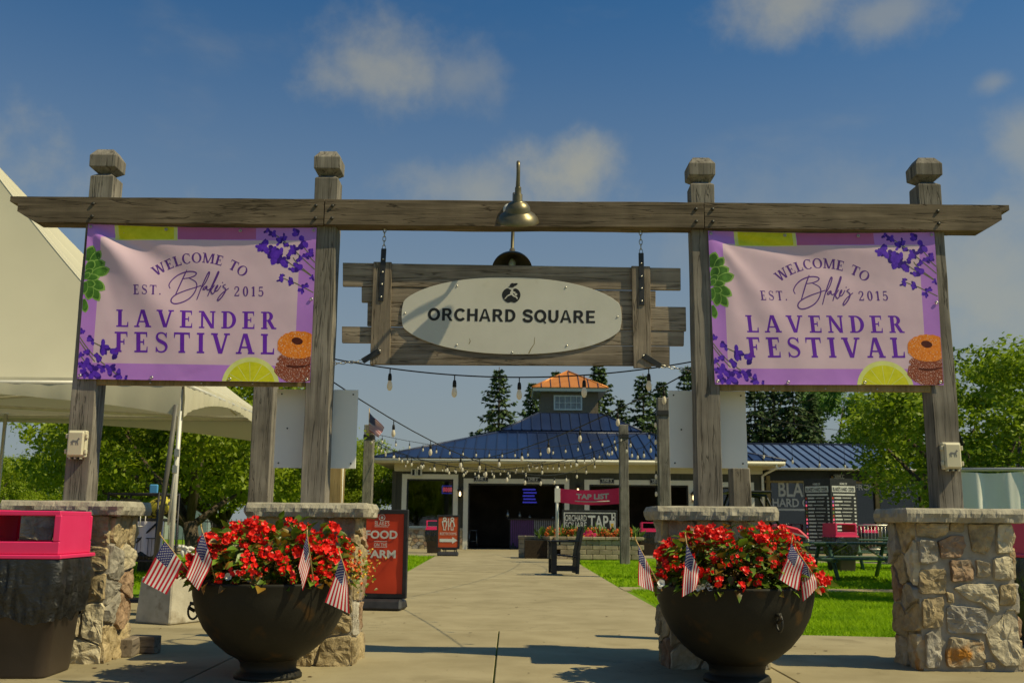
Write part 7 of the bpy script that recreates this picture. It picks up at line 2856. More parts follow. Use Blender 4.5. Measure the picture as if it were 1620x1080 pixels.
# ================================================================ menu boards, barrier, utility vehicle
MEN = [((1271, 757), (1312, 757), (1316, 864), (1275, 866), 37.6, 36.9, 'left menu board in the shade, black with white rows of print'),
       ((1313, 757), (1354, 756), (1361, 862), (1317, 865), 36.85, 37.2, 'sunlit right menu board, black with white rows of print')]
M['menu_green'] = mat('menu_green_print', (0.16, 0.24, 0.06), (0.26, 0.34, 0.10), 6, 0.6)
CH = [M['petal_coral'], M['neon_red'], M['petal_yellow'], M['menu_green'], M['ban_purple'], M['sign_red']]
for bi, (tl, tr, br, bl, Ya, Yb, lab) in enumerate(MEN):
    A, B, C_, D = at(*tl, Ya), at(*tr, Yb), at(*br, Yb), at(*bl, Ya)
    A.z = B.z = (A.z + B.z)/2
    C_ = Vector((B.x, B.y, 0.06))
    D = Vector((A.x, A.y, 0.06))
    t = thing('menu_board', lab, 'menu board', (D.x, D.y, 0.0), 0, 'cider menu boards')
    ax_ = (B - A)
    wd = ax_.length
    ax_.normalize()
    up_ = Vector((0, 0, 1))
    nz = ax_.cross(up_)
    ht = A.z - D.z

    def pr(name, rects, m, dep=0.0, lift=0.003):
        mb = MB()
        for x0, y0, x1, y1 in rects:
            mb.prism([(x0*wd, (1-y1)*ht), (x1*wd, (1-y1)*ht), (x1*wd, (1-y0)*ht), (x0*wd, (1-y0)*ht)], D + nz*lift, ax_, up_, dep)
        return mb.build(name, m, t)
    pr('board', [(0, 0, 1, 1)], M['black_paint'], 0.05, -0.05)
    pr('header_band', [(0.06, 0.10, 0.94, 0.18)], M['white_print'])
    hb = fit_text("BLAKE'S HARD CIDER", 0.09*wd, 0.91*wd, (1 - 0.168)*ht, 0.05*ht, 0.03)
    put_text(hb, D + nz*0.004, ax_, up_, 0.002, 'lettering', M['black_vinyl'], t)
    put_text(fit_text('HOME OF', 0.36*wd, 0.64*wd, (1 - 0.085)*ht, 0.028*ht, 0.02), D + nz*0.004, ax_, up_, 0.002, 'lettering', M['white_print'], t)
    rng = random.Random(5)
    pr('menu_heading', [(0.10, 0.205, 0.92, 0.225)], M['white_print'])
    for r_ in range(15):
        y = 0.25 + r_*0.047
        x1 = rng.uniform(0.30, 0.45)
        pr('menu_line', [(0.14, y, x1, y + 0.018)], M['white_print'])
        pr('menu_line', [(x1 + 0.05, y + 0.003, rng.uniform(0.65, 0.82), y + 0.013)], M['dim_print'])
        pr('menu_price', [(0.88, y, 0.95, y + 0.022)], M['white_print'])
        pr('menu_swatch', [(0.05, y, 0.10, y + 0.026)], CH[rng.randrange(len(CH))])
    pr('menu_footer', [(0.04, 0.955, 0.96, 0.985)], M['menu_green'])

YB = 39.0
xa, xb = at(1352, 850, YB).x, at(1412, 850, YB).x
t = thing('crowd_barrier', 'galvanised crowd barrier of upright bars behind the picnic tables', 'barrier', ((xa + xb)/2, YB, 0.004))
MB().tube([(xa, YB, 0.004), (xa, YB, 0.95), (xa + 0.12, YB, 1.12), (xb - 0.12, YB, 1.12), (xb, YB, 0.95), (xb, YB, 0.004)], 0.025, 8).build('frame', M['steel'], t)
MB().tube([(xa, YB, 0.22), (xb, YB, 0.22)], 0.02, 8).build('bottom_rail', M['steel'], t)
n_ = 11
for i in range(1, n_):
    x = xa + (xb - xa)*i/n_
    MB().cyl((x, YB, 0.22), (x, YB, 1.11), 0.011, n=6).build('bar', M['steel'], t)

# utility vehicle facing right behind the inner right pier
YU = 24.5
ux = at(1188, 850, YU).x
M['uv_red'] = mat('red_vehicle_plastic', (0.55, 0.012, 0.035), (0.62, 0.02, 0.05), 4, 0.3, 0.5)
M['uv_black'] = mat('black_vehicle_plastic', (0.010, 0.010, 0.011), (0.02, 0.02, 0.022), 6, 0.5, 0.4)
t = thing('utility_vehicle', 'black and red open utility vehicle with roll cage, parked behind the pier', 'vehicle', (ux, YU, 0.0), R(-6))
body = MB()
body.prism([(-1.25, 0.35), (1.05, 0.32), (1.25, 0.55), (1.20, 0.85), (0.55, 1.02), (0.30, 0.60), (-0.20, 0.60), (-0.25, 0.95), (-1.30, 0.95)], (0, 0.62, 0), (1, 0, 0), (0, 0, 1), 1.24)
body.build('body', M['uv_black'], t, 0.04, local=True)
MB().prism([(0.50, 1.03), (0.62, 1.13), (1.05, 1.03), (1.28, 0.82), (1.22, 0.74)], (0, 0.50, 0), (1, 0, 0), (0, 0, 1), 1.0).build('hood', M['uv_red'], t, 0.04, local=True)
for sy in (-1, 1):
    MB().box((1.265, sy*0.36, 0.74), (0.04, 0.22, 0.10)).build('headlight', M['white_paint'], t, 0.01, local=True)
    MB().tube([(0.62, sy*0.58, 1.0), (0.30, sy*0.58, 1.78), (-0.45, sy*0.58, 1.84), (-0.80, sy*0.58, 1.0)], 0.035, 8).build('cage_bar', M['uv_black'], t, local=True)
    MB().tube([(-0.25, sy*0.58, 0.95), (-0.2, sy*0.58, 1.82)], 0.03, 8).build('cage_bar', M['uv_black'], t, local=True)
    for wx_ in (0.85, -0.85):
        wh = MB().lathe([(0.16, -0.13), (0.30, -0.13), (0.335, -0.09), (0.335, 0.09), (0.30, 0.13), (0.16, 0.13)], (wx_, sy*0.60, 0.336), 28, Matrix.Rotation(math.pi/2, 3, 'X')).build('tyre', M['rubber'], t, local=True)
        MB().lathe([(0, -0.06), (0.05, -0.09), (0.16, -0.10), (0.165, 0.10), (0.05, 0.09), (0, 0.06)], (wx_, sy*0.60, 0.336), 20, Matrix.Rotation(math.pi/2, 3, 'X')).build('rim', M['steel'], wh, local=True)
MB().box((-0.08, 0, 1.87), (1.05, 1.30, 0.06)).build('roof', M['uv_black'], t, 0.02, local=True)
MB().box((-0.05, 0, 0.68), (0.5, 1.1, 0.16)).build('seat', M['uv_black'], t, 0.03, local=True)
MB().box((-0.28, 0, 1.05), (0.12, 1.1, 0.6), rot=Matrix.Rotation(R(-8), 3, 'Y')).build('seat_back', M['uv_black'], t, 0.03, local=True)
MB().tube([(0.26 + 0.03*math.sin(a), -0.3 + 0.17*math.cos(a), 1.12 + 0.16*math.sin(a)) for a in [q*math.pi/8 for q in range(16)]], 0.016, 6, closed=True).build('steering_wheel', M['uv_black'], t, local=True)

# ================================================================ the big white tent on the left
M['tent'] = mat('white_tent_vinyl', (0.57, 0.53, 0.405), (0.60, 0.56, 0.43), 1.2, 0.55, 0.3, trans=0.18, bump=0.10, bscale=0.7, bdist=0.05, detail=2)
TX1, TX0 = at(287, 640, 11.0).x, at(287, 640, 11.0).x - 7.8
TY0, TY1 = 11.0, 14.9
TE = at(287, 600, 11.0).z            # eave height
pk = Vector(((TX0 + TX1)/2, (TY0 + TY1)/2, at(-60, 205, 12.95).z))
tent = thing('white_tent', 'large white high-peaked event tent rising behind the left banner', 'tent', (TX1, TY0, 0))
cs = [Vector((TX0, TY0, TE)), Vector((TX1, TY0, TE)), Vector((TX1, TY1, TE)), Vector((TX0, TY1, TE))]
cv = MB()
NS, NT = 24, 22
for i in range(4):
    a, b = cs[i], cs[(i+1) % 4]
    vs, fs = [], []
    for j in range(NT + 1):
        t_ = j/NT
        for k in range(NS + 1):
            u = k/NS
            e = a + (b - a)*u
            p = e + (pk - e)*t_
            p.z = TE + (pk.z - TE)*(t_**1.16)
            # fabric sinks a little between the hip seams, creases near the eave
            w = math.sin(math.pi*u)*(1 - t_)*t_
            p.z -= 0.42*w
            p.z += 0.012*math.sin(u*40)*(1 - t_)**6 + 0.02*math.sin(u*19 + i)*(t_*(1 - t_))*2.0
            vs.append(p)
    for j in range(NT):
        for k in range(NS):
            q = j*(NS+1) + k
            fs.append((q, q + 1, q + NS + 2, q + NS + 1))
    cv.add(vs, fs, 0, True)
can = cv.build('canopy', M['tent'], tent)
M['tent_seam'] = mat('tent_seam', (0.58, 0.54, 0.43), None, 4, 0.6)
for i in range(4):
    a, b = cs[i], cs[(i+1) % 4]
    for u in (0.0, 0.33, 0.67):
        pth = []
        for j in range(NT):
            t_ = j/NT
            p = a + (b - a)*u
            p = p + (pk - p)*t_
            p.z = TE + (pk.z - TE)*(t_**1.16) - 0.42*math.sin(math.pi*u)*(1 - t_)*t_ + 0.012*math.sin(u*40)*(1 - t_)**6 + 0.004
            pth.append(p)
        MB().tube(pth, 0.006, 5, False).build('seam', M['tent_seam'], can)
for i in range(4):
    a, b = cs[i], cs[(i+1) % 4]
    out = (b - a).cross(Vector((0, 0, 1))).normalized()
    n_sc = 1
    vs, fs = [], []
    N = 64
    for k in range(N + 1):
        u = k/N
        f = (u*n_sc) % 1.0 if u < 1 else 1.0
        arch = math.sin(math.pi*f)**0.75 if 0 < f < 1 else 0
        dp = 0.42 - 0.30*arch
        p = a + (b - a)*u + out*0.012
        rip = 0.012*math.sin(k*1.9) + 0.008*math.sin(k*0.7 + i)
        vs += [p + Vector((0, 0, 0.01)), p + out*(0.02 + rip*0.5) - Vector((0, 0, dp*0.5)), p + out*(0.015 + rip) - Vector((0, 0, dp))]
    for k in range(N):
        for r_ in range(2):
            q = k*3 + r_
            fs.append((q, q + 3, q + 4, q + 1))
    MB().add(vs, fs, 0, True).build('valance', M['tent'], tent)
M['alu'] = mat('white_tent_pole', (0.50, 0.48, 0.43), (0.6, 0.58, 0.52), 8, 0.4, 0.4, 0.2)
M['grey_alu'] = mat('grey_strut', (0.09, 0.085, 0.08), (0.13, 0.125, 0.115), 8, 0.5)
for x, y in ((TX1 - 0.02, TY0 + 0.04), (TX1 - 0.04, TY1 - 0.04), (TX0 + 0.04, TY0 + 0.04), (TX0 + 0.04, TY1 - 0.04), ((TX0 + TX1)/2, TY1 - 0.04)):
    MB().cyl((x, y, 0.004), (x, y, TE), 0.027, n=10).build('leg', M['alu'], tent)
for i in range(4):
    a, b = cs[i], cs[(i+1) % 4]
    MB().tube([a - Vector((0, 0, 0.05)), b - Vector((0, 0, 0.05))], 0.03, 8).build('eave_tube', M['alu'], tent)
MB().tube([cs[1] - Vector((0, 0, 0.06)), Vector((TX0, TY1, TE - 0.06))], 0.02, 6).build('cross_cable', M['alu'], tent)
MB().tube([cs[2] - Vector((0, 0, 0.07)), Vector((TX0, TY0, TE - 0.07))], 0.02, 6).build('cross_cable', M['alu'], tent)
# leaning strut and ratchet strap at the near corner
a, b = at(279, 640, 10.96), at(243, 905, 11.15)
st_ = MB().tube([a, b], 0.028, 8).build('guy_strut', M['grey_alu'], tent)
MB().tube([at(286, 650, 10.9), at(279, 720, 10.9), at(266, 830, 10.95)], [0.012, 0.014, 0.012], 6).build('ratchet_strap', M['white_paint'], st_)
for py in (716, 742):
    q = at(279.5 - (py - 716)*0.12, py, 10.88)
    MB().box(q, (0.05, 0.03, 0.09)).build('ratchet', M['steel'], st_, 0.006)
# knotted tie on the scalloped edge
q = at(365, 634, 13.4)
MB().tube([q, q + Vector((0.05, -0.02, -0.06)), q + Vector((0.03, -0.05, -0.14)), q + Vector((0.10, -0.03, -0.20))], 0.012, 6).build('tie_tail', M['tent'], tent)

# concrete ballast block
cb = gr(270, 984)
t = thing('ballast_block', 'pale concrete ballast block at the foot of the tent leg', 'block', (cb.x, 11.2, 0.004), R(-28))
bk = MB()
prof = [(0.0, 1.0), (0.03, 1.02), (0.46, 0.93), (0.49, 0.89)]
vs = []
for z, k in prof:
    for sx, sy in ((-1, -1), (1, -1), (1, 1), (-1, 1)):
        vs.append((sx*0.255*k, sy*0.255*k, z))
fs = [(0, 3, 2, 1)] + [(i*4 + j, i*4 + (j+1) % 4, (i+1)*4 + (j+1) % 4, (i+1)*4 + j) for i in range(3) for j in range(4)] + [(12, 13, 14, 15)]
bk.add(vs, fs)
bk.build('block_body', M['cast_concrete'], t, 0.015, local=True)
MB().box((0.02, -0.10, 0.498), (0.17, 0.14, 0.014)).build('notch_shade_plate', M['grey_print'], t, local=True)  # raised dark plate: the shade inside a top notch is put into its colour
q = at(291, 868, 11.05)
tg = MB()
rng = random.Random(2)
for k in range(7):
    d = Vector((rng.uniform(-1, 1), rng.uniform(-0.5, 0.2), rng.uniform(-0.5, 0.7)))
    tg.tube([q, q + d*0.07, q + d*0.12 + Vector((0.02, 0, -0.03))], [0.018, 0.022, 0.008], 6)
tag(stuff(tg.build('strap_knot', M['white_paint'])), 'bunched white strap end tied to the tent pole above the block', 'strap')

# offcut timbers lying by the left pier
for k, (px, py, L, an, lab) in enumerate(((203, 1037, 0.26, 96, 'short grey chamfered timber offcut lying nearest the left pier'), (222, 1033, 0.30, 170, 'grey chamfered timber offcut lying behind the first one'))):
    p = gr(px, py)
    t = MB().prism([(-L/2, 0), (L/2, 0), (L/2, 0.06), (L/2 - 0.06, 0.14), (-L/2, 0.14)], Vector((0, 0.05, 0)), (1, 0, 0), (0, 0, 1), 0.11)
    o = tag(t.build('timber_offcut', M['plank_x'], None, 0.006), lab, 'offcut')
    o.location = (p.x, p.y, 0.006)
    o.rotation_euler = (0, 0, R(an))

# ================================================================ wire trolley with goods under the tent
M['net_metal'] = mat('dark_wire', (0.012, 0.012, 0.02), (0.03, 0.03, 0.045), 10, 0.45, 0.4)
tr0 = gr(214, 968)
TRY = 12.3
trx = at(220, 900, TRY).x
t = thing('wire_trolley', 'dark wire trolley with shelves standing behind the far left pier', 'trolley', (trx, TRY, 0.0), R(-8))
w2, d2 = 0.32, 0.26
for sx in (-1, 1):
    for sy in (-1, 1):
        MB().tube([(sx*w2, sy*d2, 0.11), (sx*w2, sy*d2, 1.42)], 0.014, 6).build('upright', M['net_metal'], t, local=True)
        MB().lathe([(0.0, -0.02), (0.05, -0.02), (0.055, 0.0), (0.05, 0.02), (0.0, 0.02)], (sx*w2, sy*d2, 0.058), 14, Matrix.Rotation(math.pi/2, 3, 'X')).build('caster', M['rubber'], t, local=True)
for z in (0.15, 0.62, 1.10, 1.40):
    fr = MB().tube([(-w2, -d2, z), (w2, -d2, z), (w2, d2, z), (-w2, d2, z)], 0.013, 6, closed=True, smooth=False).build('shelf_frame', M['net_metal'], t, local=True)
    if z < 1.3:
        ms = MB()
        for k in range(1, 13):
            ms.tube([(-w2 + 2*w2*k/13, -d2, z), (-w2 + 2*w2*k/13, d2, z)], 0.004, 4, False)
        for k in range(1, 10):
            ms.tube([(-w2, -d2 + 2*d2*k/10, z + 0.004), (w2, -d2 + 2*d2*k/10, z + 0.004)], 0.004, 4, False)
        stuff(ms.build('wire_mesh', M['net_metal'], fr, local=True))
ms = MB()
for k in range(1, 14):
    ms.tube([(-w2 + 2*w2*k/14, -d2 - 0.004, 0.62), (-w2 + 2*w2*k/14, -d2 - 0.004, 0.88)], 0.0035, 4, False)
ms.tube([(-w2, -d2 - 0.005, 0.88), (w2, -d2 - 0.005, 0.88)], 0.006, 5)
ms.tube([(0.31, -d2, 1.05), (-0.1, -d2, 0.66)], 0.012, 6)
stuff(ms.build('basket_front', M['net_metal'], t, local=True))
M['lilac_cloth'] = mat('pale_lilac_cloth', (0.52, 0.48, 0.62), (0.66, 0.63, 0.70), 3, 0.75, 0.2, stretch=(4, 4, 0.6), bump=0.3, bscale=6, bdist=0.03)
M['yellow_print'] = mat('yellow_patterned_cloth', (0.42, 0.36, 0.03), (0.50, 0.44, 0.06), 16, 0.7, spots=((0.03, 0.03, 0.03), 26, 0.50, 0.56))
o = trx - 0.02
vs = [(o - 0.25 + 0.62*i/20, TRY - 0.285 + 0.02*math.sin(i*1.3) - 0.01*(j/6)*math.sin(i*2.1), 0.70 + 0.38*j/6 - (0.03*math.sin(i*0.9) if j == 0 else 0)) for j in range(7) for i in range(21)]
tag(MB().add(vs, [(j*21 + i, j*21 + i + 1, (j+1)*21 + i + 1, (j+1)*21 + i) for j in range(6) for i in range(20)], 0, True).build('draped_cloth', M['lilac_cloth']), 'pale lilac cloth draped over the trolley shelf', 'cloth')
rl = MB().lathe([(0, -0.21), (0.08, -0.20), (0.105, -0.15), (0.11, 0.12), (0.10, 0.17), (0.06, 0.2), (0, 0.205)], (o + 0.20, TRY - 0.12, 1.225), 20, Matrix.Rotation(R(65), 3, 'Y') @ Matrix.Rotation(R(10), 3, 'X'))
tag(rl.build('rolled_bag', M['yellow_print']), 'yellow and black patterned rolled bag on the trolley', 'bag')
bg = MB().lathe([(0, 0), (0.16, 0.0), (0.19, 0.06), (0.17, 0.16), (0.10, 0.22), (0, 0.23)], (o - 0.12, TRY - 0.08, 1.118), 18)
tag(bg.build('black_bag', M['bag_black']), 'black bag on the upper trolley shelf', 'bag')
bg = MB().lathe([(0, 0), (0.24, 0.0), (0.26, 0.05), (0.2, 0.12), (0, 0.15)], (o + 0.0, TRY - 0.03, 0.635), 18)
tag(bg.build('black_sack', M['bag_black']), 'flat black sack in the trolley basket', 'sack')
wb = thing('wire_stand', 'small white wire stand on the trolley shelf', 'stand', (o + 0.02, TRY - 0.3, 1.02))
for a, b in (((-0.12, 0), (-0.12, 0.16)), ((0.14, 0), (0.14, 0.16)), ((0.08, 0), (0.08, 0.16)), ((-0.12, 0.16), (0.14, 0.16)), ((-0.12, 0), (0.14, 0))):
    MB().tube([(a[0], 0, a[1]), (b[0], 0, b[1])], 0.006, 5).build('wire', M['white_paint'], wb, local=True)
tag(MB().box((o + 0.20, TRY - 0.2, 1.46), (0.10, 0.03, 0.11)).build('blue_tag', mat('blue_plastic', (0.05, 0.22, 0.55), (0.08, 0.3, 0.65), 4, 0.5), None, 0.01), 'small bright blue tag hung on top of the trolley', 'tag')

# ================================================================ trees
def leaf_cloud(name, centers, radii, n, size, seed, m, flat=0.75, droop=0.0):
    """n two-triangle leaves scattered around clump centres (numpy)"""
    rg = np.random.default_rng(seed)
    centers = np.array(centers)
    radii = np.array(radii)
    w = radii**2
    idx = rg.choice(len(centers), n, p=w/w.sum())
    d = rg.normal(size=(n, 3))
    d /= np.linalg.norm(d, axis=1)[:, None]
    rr = rg.uniform(0.2, 1.0, n)**0.5*np.where(rg.random(n) < 0.08, 1.5, 1.0)
    p = centers[idx] + d*(radii[idx]*rr)[:, None]*np.array([1, 1, flat])
    nrm = d*0.6 + rg.normal(size=(n, 3))*0.6 + np.array([0, 0, 0.45])
    nrm /= np.linalg.norm(nrm, axis=1)[:, None]
    t = rg.normal(size=(n, 3))
    t[:, 2] -= droop
    t -= nrm*(t*nrm).sum(1)[:, None]
    t /= np.linalg.norm(t, axis=1)[:, None]
    b = np.cross(nrm, t)
    s = size*rg.uniform(0.6, 1.35, n)[:, None]
    V = np.empty((n, 4, 3))
    V[:, 0] = p - t*s
    V[:, 1] = p - b*s*0.52 + nrm*s*0.12
    V[:, 2] = p + t*s
    V[:, 3] = p + b*s*0.52 + nrm*s*0.12
    me = bpy.data.meshes.new(name)
    me.vertices.add(n*4)
    me.vertices.foreach_set('co', V.ravel())
    me.loops.add(n*4)
    me.loops.foreach_set('vertex_index', np.arange(n*4, dtype=np.int32))
    me.polygons.add(n)
    me.polygons.foreach_set('loop_start', np.arange(0, n*4, 4, dtype=np.int32))
    me.update(calc_edges=True)
    me.materials.append(m)
    return me


M['bark'] = mat('grey_bark', (0.055, 0.042, 0.03), (0.13, 0.105, 0.08), 6, 0.95, 0.1, stretch=(4, 4, 0.7), bump=0.8, bscale=14, bdist=0.03)
M['leaf_apple'] = mat('apple_leaf', (0.13, 0.21, 0.008), (0.34, 0.42, 0.016), 1.1, 0.5, 0.3, trans=0.45, detail=8, rand=0.08)
M['leaf_bright'] = mat('light_green_leaf', (0.075, 0.165, 0.03), (0.16, 0.29, 0.05), 0.8, 0.5, 0.3, trans=0.45, detail=8)
M['leaf_shade'] = mat('deep_green_leaf', (0.11, 0.185, 0.010), (0.29, 0.39, 0.018), 0.9, 0.5, 0.3, trans=0.45, detail=8, rand=0.08)
M['needle'] = mat('spruce_needle', (0.035, 0.068, 0.022), (0.09, 0.14, 0.042), 0.9, 0.65, 0.2, trans=0.12, detail=8, rand=0.18)
M['needle_blue'] = mat('blue_spruce_needle', (0.030, 0.058, 0.045), (0.06, 0.105, 0.075), 0.9, 0.65, 0.2, trans=0.12, detail=8)


def broad_tree(h, cr, seed, nleaf, size, m, low=0.28, squash=0.8, nclump=60, kr=1.0):
    """trunk mesh + crown mesh of a spreading orchard tree"""
    rng = random.Random(seed)
    tk = MB()
    fork = h*low
    lean = Vector((rng.uniform(-0.15, 0.15), rng.uniform(-0.1, 0.1), 0))*h*0.3
    r0 = h*0.032
    base = [Vector((0, 0, -0.05)), Vector((0, 0, fork*0.4)) + lean*0.3, Vector((0, 0, fork)) + lean]
    tk.tube(base, [r0*1.35, r0, r0*0.9], 10)
    cent, rad = [], []
    cz = fork + (h - fork)*0.48
    for k in range(nclump):
        ph = rng.uniform(0, 2*math.pi)
        th = math.asin(rng.uniform(-0.75, 1.0))
        q = rng.uniform(0.5, 1.0)**0.6
        p = Vector((cr*math.cos(ph)*math.cos(th)*q, cr*math.sin(ph)*math.cos(th)*q, cz + (h - cz)*math.sin(th)*q*squash*1.15)) + lean
        cent.append(tuple(p))
        rad.append(cr*rng.uniform(0.16, 0.34)*kr)
    for k in range(9):
        e = Vector(cent[rng.randrange(len(cent))])*0.85 + Vector((0, 0, 0.1*h))*0.15
        mid = base[-1]*0.5 + e*0.5 + Vector((rng.uniform(-.1, .1), rng.uniform(-.1, .1), rng.uniform(0.0, 0.08)))*h*0.5
        tk.tube([base[-1] - Vector((0, 0, 0.05*h*rng.random())), mid, e], [r0*0.6, r0*0.38, r0*0.12], 7)
    return tk.mesh('trunk', M['bark']), leaf_cloud('crown', cent, rad, nleaf, size, seed, m)


def plant_tree(label, meshes, x, y, rotz=0.0, s=1.0, name='apple_tree', group='leafy trees', sz=None):
    t = thing(name, label, 'tree', (x, y, 0), rotz, group)
    t.scale = (s, s, sz or s)
    link('trunk', meshes[0], t)
    stuff(link('crown', meshes[1], t))
    return t


A1 = broad_tree(4.6, 2.7, 1, 26000, 0.060, M['leaf_apple'], 0.26, 0.8, 105, 0.75)
A2 = broad_tree(4.4, 2.5, 2, 22000, 0.060, M['leaf_apple'], 0.24, 0.8, 95, 0.75)
A3 = broad_tree(5.2, 2.7, 3, 27000, 0.058, M['leaf_shade'], 0.22, 0.9, 150, 0.62)
A4 = broad_tree(4.2, 1.5, 6, 12000, 0.055, M['leaf_shade'], 0.44, 0.95, 95, 0.62)
B1 = broad_tree(11.5, 3.6, 4, 16000, 0.16, M['leaf_bright'], 0.12, 1.0, 70)


def X(px, Y):
    return at(px, 780, Y).x


plant_tree('leafy apple tree behind the trolley, under the tent roof line', A1, X(240, 22), 22, 0.4, 0.95)
plant_tree('apple tree with a dark leaning trunk beyond the ballast block', A2, X(318, 19), 19, 2.2)
plant_tree('apple tree seen between the two left gate posts', A1, X(345, 24), 24, 3.9, 0.98)
plant_tree('low apple tree at the far left edge', A2, X(-20, 46), 46, 1.3, 0.9)
plant_tree('apple tree farther back on the left, beside the low one', A1, X(75, 54), 54, 5.0, 0.98)
plant_tree('apple tree low behind the inner left post', A2, X(490, 47), 47, 0.2, 1.0)
plant_tree('apple tree against the tap house corner, left of its eave', A1, X(575, 50), 50, 2.9, 1.1)
plant_tree('distant apple tree filling the gap left of the tap house', A2, X(545, 58), 58, 4.4, 1.25)
plant_tree('distant apple tree behind the tent legs', A1, X(240, 34), 34, 1.9, 1.1)
plant_tree('distant apple tree behind the inner left pier', A2, X(350, 40), 40, 3.0, 1.2)
plant_tree('distant apple tree low on the left skyline', A1, X(20, 66), 66, 0.9, 1.1)
plant_tree('full green tree filling the right edge behind the outer post', A3, X(1595, 16.5), 16.5, 0.3, 0.92, sz=0.76)
plant_tree('smaller green tree left of the outer right post, under the banner corner', A4, X(1524, 19.5), 19.5, 2.4, 1.0)
plant_tree('light green leafy tree among the dark spruces', B1, X(1322, 74), 74, 0.0, 1.0, 'broadleaf_tree')


def spruce(h, seed, m, r0=None, dens=1.0):
    """whorled drooping branches with hanging twigs and open gaps"""
    rng = random.Random(seed)
    rg = np.random.default_rng(seed)
    tk = MB().tube([(0, 0, -0.1), (0, 0, h*0.5), (0, 0, h*0.99)], [h*0.016, h*0.010, h*0.002], 8)
    Rm = (r0 or h*0.21)*1.5
    P, D, S_ = [], [], []
    z = h*0.06
    while z < h*0.985:
        f = z/h
        br = Rm*(1 - f)**0.85*rng.uniform(0.7, 1.12) + 0.12
        nb = int(6 + rng.random()*3)
        a0 = rng.uniform(0, 6.28)
        for k in range(nb):
            if rng.random() < 0.13:
                continue
            a = a0 + 2*math.pi*k/nb + rng.uniform(-0.3, 0.3)
            L = br*rng.uniform(0.55, 1.1)
            up0 = 0.10 if f < 0.75 else 0.55
            tip = Vector((math.cos(a)*L, math.sin(a)*L, z + L*(up0 - 0.34)))
            bs = Vector((0, 0, z))
            mid = Vector((math.cos(a)*L*0.55, math.sin(a)*L*0.55, z + L*up0*0.2 - L*0.10))
            tk.tube([bs, mid, tip], [h*0.0028, h*0.002, h*0.0008], 4, False)
            n = int((10 + 26*L/Rm)*dens)
            for q in range(n):
                u = rng.uniform(0.12, 1.0)
                p = bs*(1-u)**2 + mid*2*u*(1-u) + tip*u*u
                side = Vector((-math.sin(a), math.cos(a), 0))*rng.choice((-1, 1))
                d = (Vector((math.cos(a), math.sin(a), 0))*rng.uniform(0.2, 0.9) + side*rng.uniform(0.1, 0.9) + Vector((0, 0, rng.uniform(-0.75, 0.10)))).normalized()
                P.append(p + Vector((rng.gauss(0, .03), rng.gauss(0, .03), rng.gauss(0, .03)))*h*0.1)
                D.append(d)
                S_.append(h*rng.uniform(0.022, 0.046)*(0.6 + 0.6*(1 - f)))
        z += h*rng.uniform(0.018, 0.030)
    P, D, S_ = np.array(P), np.array(D), np.array(S_)[:, None]
    n = len(P)
    sd = np.cross(D, rg.normal(size=(n, 3)))
    sd /= np.linalg.norm(sd, axis=1)[:, None]
    V = np.empty((n, 4, 3))
    V[:, 0] = P - sd*S_*0.16
    V[:, 1] = P + D*S_*0.45 - sd*S_*0.30
    V[:, 2] = P + D*S_
    V[:, 3] = P + D*S_*0.45 + sd*S_*0.30
    me = bpy.data.meshes.new('crown')
    me.vertices.add(n*4)
    me.vertices.foreach_set('co', V.ravel())
    me.loops.add(n*4)
    me.loops.foreach_set('vertex_index', np.arange(n*4, dtype=np.int32))
    me.polygons.add(n)
    me.polygons.foreach_set('loop_start', np.arange(0, n*4, 4, dtype=np.int32))
    me.update(calc_edges=True)
    me.materials.append(m)
    return tk.mesh('trunk', M['bark']), me


SP = [spruce(14, 1, M['needle'], 3.3, 1.1), spruce(14, 2, M['needle'], 2.8, 1.2), spruce(14, 3, M['needle'], 3.0, 0.95), spruce(14, 4, M['needle_blue'], 3.0, 1.3)]
# (pixel, pixel of the tip, depth, kind)
for px, py, Y, k, lab in ((790, 578, 66, 0, 'tall open spruce left of the cupola, rising clear of the roof'), (843, 604, 72, 1, 'narrow spruce tucked just left of the cupola'), (880, 583, 78, 2, 'spruce top showing directly behind the orange cupola roof'),
                         (947, 572, 68, 1, 'slim tall spruce just right of the cupola'), (982, 628, 74, 2, 'short spruce between the slim spruce and the light pole'), (1017, 588, 66, 0, 'broad spruce behind the grass light pole'),
                         (1046, 602, 72, 1, 'spruce behind the banded light pole'), (1088, 575, 70, 2, 'spruce behind the inner right gate post'), (1135, 580, 75, 1, 'spruce hidden mostly by the right white board'),
                         (1192, 580, 68, 0, 'dense spruce right of the white board'), (1222, 575, 74, 2, 'spruce under the right banner, second from the board'), (1252, 570, 68, 0, 'broad spruce under the middle of the right banner'),
                         (1284, 620, 70, 1, 'shorter spruce left of the light green tree'), (1392, 590, 62, 2, 'spruce behind the tree at the right banner corner'), (1420, 600, 70, 0, 'spruce mostly hidden by the right-hand trees')):
    p = at(px, py, Y)
    s = p.z/14.0
    plant_tree(lab, SP[k], p.x, Y, px*0.37, s, 'spruce_tree', 'spruces behind the tap house')
p = at(68, 697, 62)
plant_tree('distant blue-green spruce on the left skyline', SP[3], p.x, 62, 0.4, p.z/14.0*1.02, 'spruce_tree', 'spruces behind the tap house')

